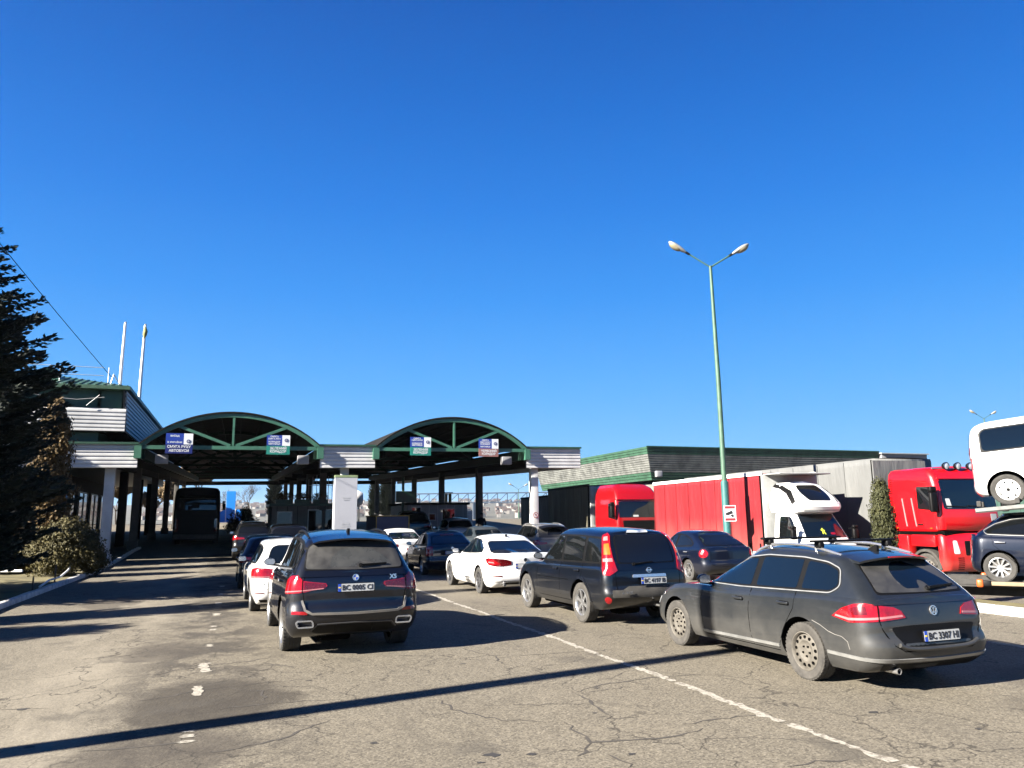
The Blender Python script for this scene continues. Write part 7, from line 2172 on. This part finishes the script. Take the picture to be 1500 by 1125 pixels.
def bare_tree(name, label, loc, h, seed, spread=.55, depth=6, m='twig', leaves=None, group=None):
    rnd = random.Random(seed); r = thing(name, label, 'tree', loc, 0, group)
    b = MB(); lf = MB()
    def grow(p, d, L, rad_, k):
        n = 3; pts = [p]; q = p
        for i in range(n):
            d = (d + Vector((rnd.uniform(-.18, .18), rnd.uniform(-.18, .18), rnd.uniform(-.05, .16)))).normalized(); q = q + d * L / n; pts.append(q)
        b.tube(pts, [rad_ * (1 - .35 * i / n) for i in range(n + 1)], 5 if k > 3 else 4, cap=False)
        if k == 0:
            if leaves: clump(lf, rnd, q, .55, .55, .45, 40, .24, .2, .2, .7, .2, seed)
            return
        nb = 3 if k > 1 else 4
        for j in range(nb):
            a = rnd.random() * 6.28; s = Vector((math.cos(a), math.sin(a), rnd.uniform(-.1, .5)))
            nd = (d + s * spread * rnd.uniform(.7, 1.3)).normalized()
            grow(pts[rnd.choice((2, 3, 3))], nd, L * rnd.uniform(.62, .82), rad_ * .58, k - 1)
    t = MB(); t.tube([(0, 0, -.2), (.05, 0, h * .22)], [h * .02, h * .016], 8)
    t.build('trunk', M['bark'], r, smooth=40)
    grow(Vector((.05, 0, h * .22)), Vector((0, 0, 1)), h * .24, h * .015, depth)
    b.build('crown', M[m], r, smooth=40, recalc=False)
    if leaves: lf.build('dry_leaves', M[leaves], r, smooth=0, recalc=False)
    return r
GB = 'trees beyond the checkpoint'
bare_tree('bare_tree', 'leafless spreading tree behind the blue stele', (1.6, 112, .9), 6.6, 3, .75, 6, group=GB)
bare_tree('bare_tree', 'thin leafless tree left of the blue stele beside the coach', (-2.2, 118, .6), 6.6, 9, .65, 6, group=GB)
bare_tree('ochre_tree', 'brownish tree with dry leaves, left one seen between the terminal columns', (-12.6, 95, .0), 6.8, 21, .6, 5, leaves='ochre', group=GB)
bare_tree('ochre_tree', 'brownish tree with dry leaves, right one seen between the terminal columns', (-9.6, 99, .0), 6.8, 22, .6, 5, leaves='ochre', group=GB)
bare_tree('ochre_tree', 'brownish tree with dry leaves rising behind the coach roof', (-4.6, 106, 1.2), 8.6, 23, .5, 5, leaves='ochre', group=GB)
bare_tree('ochre_tree', 'leafy brown tree deep in the shade behind the terminal columns', (-16.5, 92, .0), 6.8, 26, .6, 5, leaves='ochre', group=GB)
for (x, y, s, rz, lab) in ((4.6, 108, .62, 2.0, 'dark conifer right of the bare tree beyond the left arch'), (17.0, 102, .48, .7, 'small conifer beyond the centre pillars'), (19.6, 108, .56, 3.1, 'conifer beyond the right arch pillars')):
    c = copy_tree(sp1); c.location = (x, y, gz(x, y) - .3); c.rotation_euler = (0, 0, rz); c.scale = (s * .46, s * .46, s * 1.14); tag(c, lab, group=GB)
# round white tank and white post near the booths
wt_ = thing('white_tank', 'small round white tank beyond the white column', 'tank', (13.0, 92, gz(13, 92)))
b = MB(); b.lathe([(.001, -1.0), (.7, -.9), (.95, -.4), (.95, .4), (.7, .9), (.001, 1.0)], 24, 0, Matrix.Translation((0, 0, 2.7))); b.build('vessel', M['white'], wt_, smooth=50)
b = MB(); b.box((-.5, 0, .9), (.15, .6, 1.9), 0); b.box((.5, 0, .9), (.15, .6, 1.9), 0); b.build('stand', M['steel'], wt_)
wp = thing('white_post', 'bright white cylinder post left of the flower-box booth', 'post', (3.1, 60, gz(3, 60)))
b = MB(); b.tube([(0, 0, 0), (0, 0, 2.9)], .17, 14); b.build('shaft', M['white'], wp, smooth=40); b = MB(); b.tube([(0, 0, 2.9), (0, 0, 3.0)], .21, 14); b.build('cap', M['alu'], wp, smooth=40)
# white wall panel right of the grey booth
wf = thing('white_screen', 'bright white sheet fence right of the pale grey booth', 'fence', (17.3, 62, gz(17, 62)), rad(-8))
b = MB(); ribbed(b, (-1.4, 0), (1.2, 0), lambda x, y: .1, lambda x, y: 1.9, (0, -1), 8, .02); b.build('sheet', M['whitesheet'], wf, smooth=0)
for x in (-1.35, 1.15):
    b = MB(); b.box((x, .1, 1.0), (.08, .08, 2.0), 0); b.build('post', M['steel'], wf, smooth=0)

# ---- hills and a far town
def hill(x, y):
    d = math.hypot(x, y)
    base = 80 * sstep(700, 3000, d) * (.75 + .35 * noise.noise(Vector((x / 1500, y / 1500, 3))) + .12 * noise.noise(Vector((x / 420, y / 420, 1))))
    return base * sstep(300, 900, d) - 3
hx = lin(-3800, 4600, 90); hy = lin(350, 4800, 46)
M['hillside'] = mat('far_hillside', (.085, .080, .055), .95, var=.45, scale=.012)
grid_mesh('hills', hx, hy, hill, [M['hillside']])
rnd = random.Random(77); b = MB()
for k in range(420):
    d = rnd.uniform(1100, 2700); a = rad(rnd.uniform(-6, 42)); x, y = d * math.sin(a), d * math.cos(a); z = hill(x, y)
    s = rnd.uniform(6, 14); h = rnd.uniform(4, 8)
    b.box((x, y, z + h / 2), (s, s * .8, h), rnd.choice((0, 0, 1)), rz=rnd.random() * 3)
    b.add([(x - s * .6, y - s * .5, z + h), (x + s * .6, y - s * .5, z + h), (x + s * .6, y + s * .5, z + h), (x - s * .6, y + s * .5, z + h), (x - s * .6, y, z + h + s * .35), (x + s * .6, y, z + h + s * .35)],
          [(0, 1, 5, 4), (2, 3, 4, 5), (0, 4, 3), (1, 2, 5)], 2)
tag(b.build('distant_town', [mat('far_house_wall', (.27, .25, .23), .9), mat('far_house_wall_dark', (.13, .11, .10), .9), mat('far_roof', (.08, .05, .04), .9)], None, smooth=0), 'far-off town of small houses scattered over the hillside', 'town', kind='stuff')

# ---- people
def person(label, x, y, rz, coat, cap, legs, hairm):
    r = thing('person', label, 'person', (x, y, gz(x, y)), rz)
    V = [(0, 0, .95), (0, .0, 1.15), (0, -.01, 1.38), (0, 0, 1.50), (0, .01, 1.58), (0, .02, 1.68), (0, .015, 1.77)]
    Rr = [.165, .155, .17, .09, .062, .092, .075]
    E = [(i, i + 1) for i in range(6)]
    for sg in (-1, 1):
        o = len(V)
        V += [(sg * .10, 0, .88), (sg * .115, .01, .50), (sg * .12, -.02, .09), (sg * .13, .13, .045)]; Rr += [.11, .075, .055, .045]
        E += [(0, o), (o, o + 1), (o + 1, o + 2), (o + 2, o + 3)]
        o = len(V)
        V += [(sg * .19, 0, 1.42), (sg * .25, -.03, 1.15), (sg * .24, .06, .92), (sg * .235, .08, .84)]; Rr += [.075, .055, .042, .030]
        E += [(2, o), (o, o + 1), (o + 1, o + 2), (o + 2, o + 3)]
        hnd = o + 3
        for k in range(4):
            o = len(V); V += [(sg * .235, .055 + k * .018, .79), (sg * .228, .062 + k * .018, .745 - .008 * (k in (1, 2)))]; Rr += [.009, .008]; E += [(hnd, o), (o, o + 1)]
        o = len(V); V += [(sg * .215, .115, .82), (sg * .205, .125, .785)]; Rr += [.010, .009]; E += [(hnd, o), (o, o + 1)]
    me = bpy.data.meshes.new('body'); me.from_pydata(V, E, []); o = bpy.data.objects.new('body', me); COL.objects.link(o)
    md = o.modifiers.new('s', 'SKIN'); md.use_smooth_shade = True
    for i, sv in enumerate(me.skin_vertices[0].data): sv.radius = (Rr[i], Rr[i] * (.72 if i in (0, 1, 2) else 1)); sv.use_root = (i == 0)
    sd_ = o.modifiers.new('d', 'SUBSURF'); sd_.levels = 1; sd_.render_levels = 1
    dg = bpy.context.evaluated_depsgraph_get(); dg.update()
    m2 = bpy.data.meshes.new_from_object(o.evaluated_get(dg)); o.modifiers.clear(); o.data = m2; bpy.data.meshes.remove(me); m2.name = 'body'
    sk = M.setdefault('skin', mat('skin', (.42, .24, .17), .6, var=.08))
    m2.materials.clear()
    for m in (coat, legs, sk, M['black']): m2.materials.append(m)
    for p in m2.polygons:
        c = p.center; p.use_smooth = True
        p.material_index = 2 if (c.z > 1.53 or (abs(c.x) > .18 and c.z < .88)) else 3 if c.z < .10 else 1 if (c.z < .90 and abs(c.x) < .19) else 0
    o.parent = r
    b = MB(); bm = bmesh.new(); bmesh.ops.create_uvsphere(bm, u_segments=14, v_segments=8, radius=.108)
    for v in bm.verts:
        v.co.z = v.co.z * .9 if v.co.z > 0 else v.co.z * .35
    b.bm(bm, 0, Matrix.Translation((0, .0, 1.735))); bm.free(); b.build('cap' if cap else 'hair', cap or hairm, r, smooth=60)
    b = MB(); b.box((.035, .112, 1.70), (.022, .01, .012), 0); b.box((-.035, .112, 1.70), (.022, .01, .012), 0); b.build('eyes', M['ink'], r)
    b = MB(); b.box((0, .112, 1.668), (.022, .035, .04), 0, bev=.009); b.build('nose', sk, r, smooth=60)
dk = mat('dark_coat_cloth', (.012, .012, .014), .9); jn = mat('dark_trouser_cloth', (.015, .018, .025), .9); hr = mat('dark_hair', (.02, .014, .01), .8)
person('person in dark clothes walking beside the white sheet fence', 14.95, 47.9, rad(150), dk, None, jn, hr)
person('person in dark clothes and a pale cap beside the white column', 5.55, 48.3, rad(200), dk, mat('pale_cap_cloth', (.55, .52, .45), .9), jn, hr)
# ------------------------------------------------------------------ light, sky, camera
SUN_EL, SUN_AZ = 26.0, 258.2          # azimuth of the sun, degrees clockwise from +Y
sd = Vector((math.sin(rad(SUN_AZ)) * math.cos(rad(SUN_EL)), math.cos(rad(SUN_AZ)) * math.cos(rad(SUN_EL)), math.sin(rad(SUN_EL))))
sl = bpy.data.lights.new('sun', 'SUN'); sl.energy = 5.0; sl.angle = rad(.53); sl.color = (1.0, .93, .82)
so = bpy.data.objects.new('sun', sl); COL.objects.link(so)
so.rotation_euler = sd.to_track_quat('Z', 'Y').to_euler()
w = bpy.data.worlds.new('World'); sc.world = w; w.use_nodes = True
wt = w.node_tree; bg = wt.nodes['Background']
sky = wt.nodes.new('ShaderNodeTexSky'); sky.sky_type = 'NISHITA'; sky.sun_disc = False
sky.sun_elevation = rad(SUN_EL); sky.sun_rotation = rad(SUN_AZ)
sky.altitude = 300; sky.air_density = 1.0; sky.dust_density = .35; sky.ozone_density = 3.0
# clear winter sky: the physical sky mixed with its measured blue by elevation
tc = wt.nodes.new('ShaderNodeTexCoord'); sx = wt.nodes.new('ShaderNodeSeparateXYZ'); wt.links.new(tc.outputs['Generated'], sx.inputs[0])
rp = wt.nodes.new('ShaderNodeValToRGB'); wt.links.new(sx.outputs[2], rp.inputs[0])
def s2l(c): return tuple(((v / 255 + .055) / 1.055) ** 2.4 if v > 10 else v / 255 / 12.92 for v in c)
stops = [(0.0, (140, 202, 250)), (.07, (114, 191, 252)), (.17, (84, 173, 252)), (.28, (48, 150, 246)), (.39, (24, 128, 231)), (.50, (6, 109, 211)), (.60, (0, 92, 190)), (1.0, (10, 48, 120))]
el = rp.color_ramp.elements
while len(el) < len(stops): el.new(.5)
for e, (p_, c) in zip(el, stops): e.position = p_; e.color = (*s2l(c), 1)
EXPO = 2.75; STR = .10
ml = wt.nodes.new('ShaderNodeVectorMath'); ml.operation = 'SCALE'; ml.inputs['Scale'].default_value = 1 / (STR * 2 ** EXPO)
wt.links.new(rp.outputs[0], ml.inputs[0])
mx = wt.nodes.new('ShaderNodeMix'); mx.data_type = 'RGBA'; mx.inputs[0].default_value = .99
wt.links.new(sky.outputs[0], mx.inputs[6]); wt.links.new(ml.outputs[0], mx.inputs[7]); wt.links.new(mx.outputs[2], bg.inputs['Color'])
bg.inputs['Strength'].default_value = STR
cd = bpy.data.cameras.new('camera'); cam = bpy.data.objects.new('camera', cd); COL.objects.link(cam)
cd.sensor_width = 36; cd.lens = 1115 / 1500 * 36; cd.clip_end = 20000; cd.clip_start = .05
CR = Vector((0.9391, -0.3391, -0.0118)); 
pit, yaw, rol = rad(10.002), rad(19.70), .012
F0 = Vector((math.sin(yaw), math.cos(yaw), 0)); U0 = Vector((0, 0, 1)); R0 = Vector((math.cos(yaw), -math.sin(yaw), 0))
Fv = F0 * math.cos(pit) + U0 * math.sin(pit); Up = U0 * math.cos(pit) - F0 * math.sin(pit)
c_, s_ = math.cos(rol), math.sin(rol)
Rv = R0 * c_ - Up * s_; Uv = Up * c_ + R0 * s_
cam.matrix_world = Matrix(((Rv.x, Uv.x, -Fv.x, 0), (Rv.y, Uv.y, -Fv.y, 0), (Rv.z, Uv.z, -Fv.z, 1.9), (0, 0, 0, 1)))
sc.camera = cam
sc.view_settings.view_transform = 'Standard'; sc.view_settings.look = 'None'
sc.view_settings.exposure = EXPO; sc.view_settings.gamma = 1.0
sc.cycles.max_bounces = 6; sc.cycles.diffuse_bounces = 2; sc.cycles.glossy_bounces = 3

# ---- thin winter haze
hm = bpy.data.materials.new('haze_air'); hm.use_nodes = True; ht = hm.node_tree
ht.nodes.remove(ht.nodes['Principled BSDF'])
pv = ht.nodes.new('ShaderNodeVolumePrincipled'); pv.inputs['Color'].default_value = (.70, .80, .95, 1); pv.inputs['Density'].default_value = .00006; pv.inputs['Anisotropy'].default_value = .2
ht.links.new(pv.outputs[0], ht.nodes['Material Output'].inputs['Volume'])
hb = MB(); hb.box((400, 2000, 25), (9000, 6200, 170), 0)
ho = hb.build('haze', hm, None, smooth=0); tag(ho, kind='stuff')
sc.cycles.volume_bounces = 0
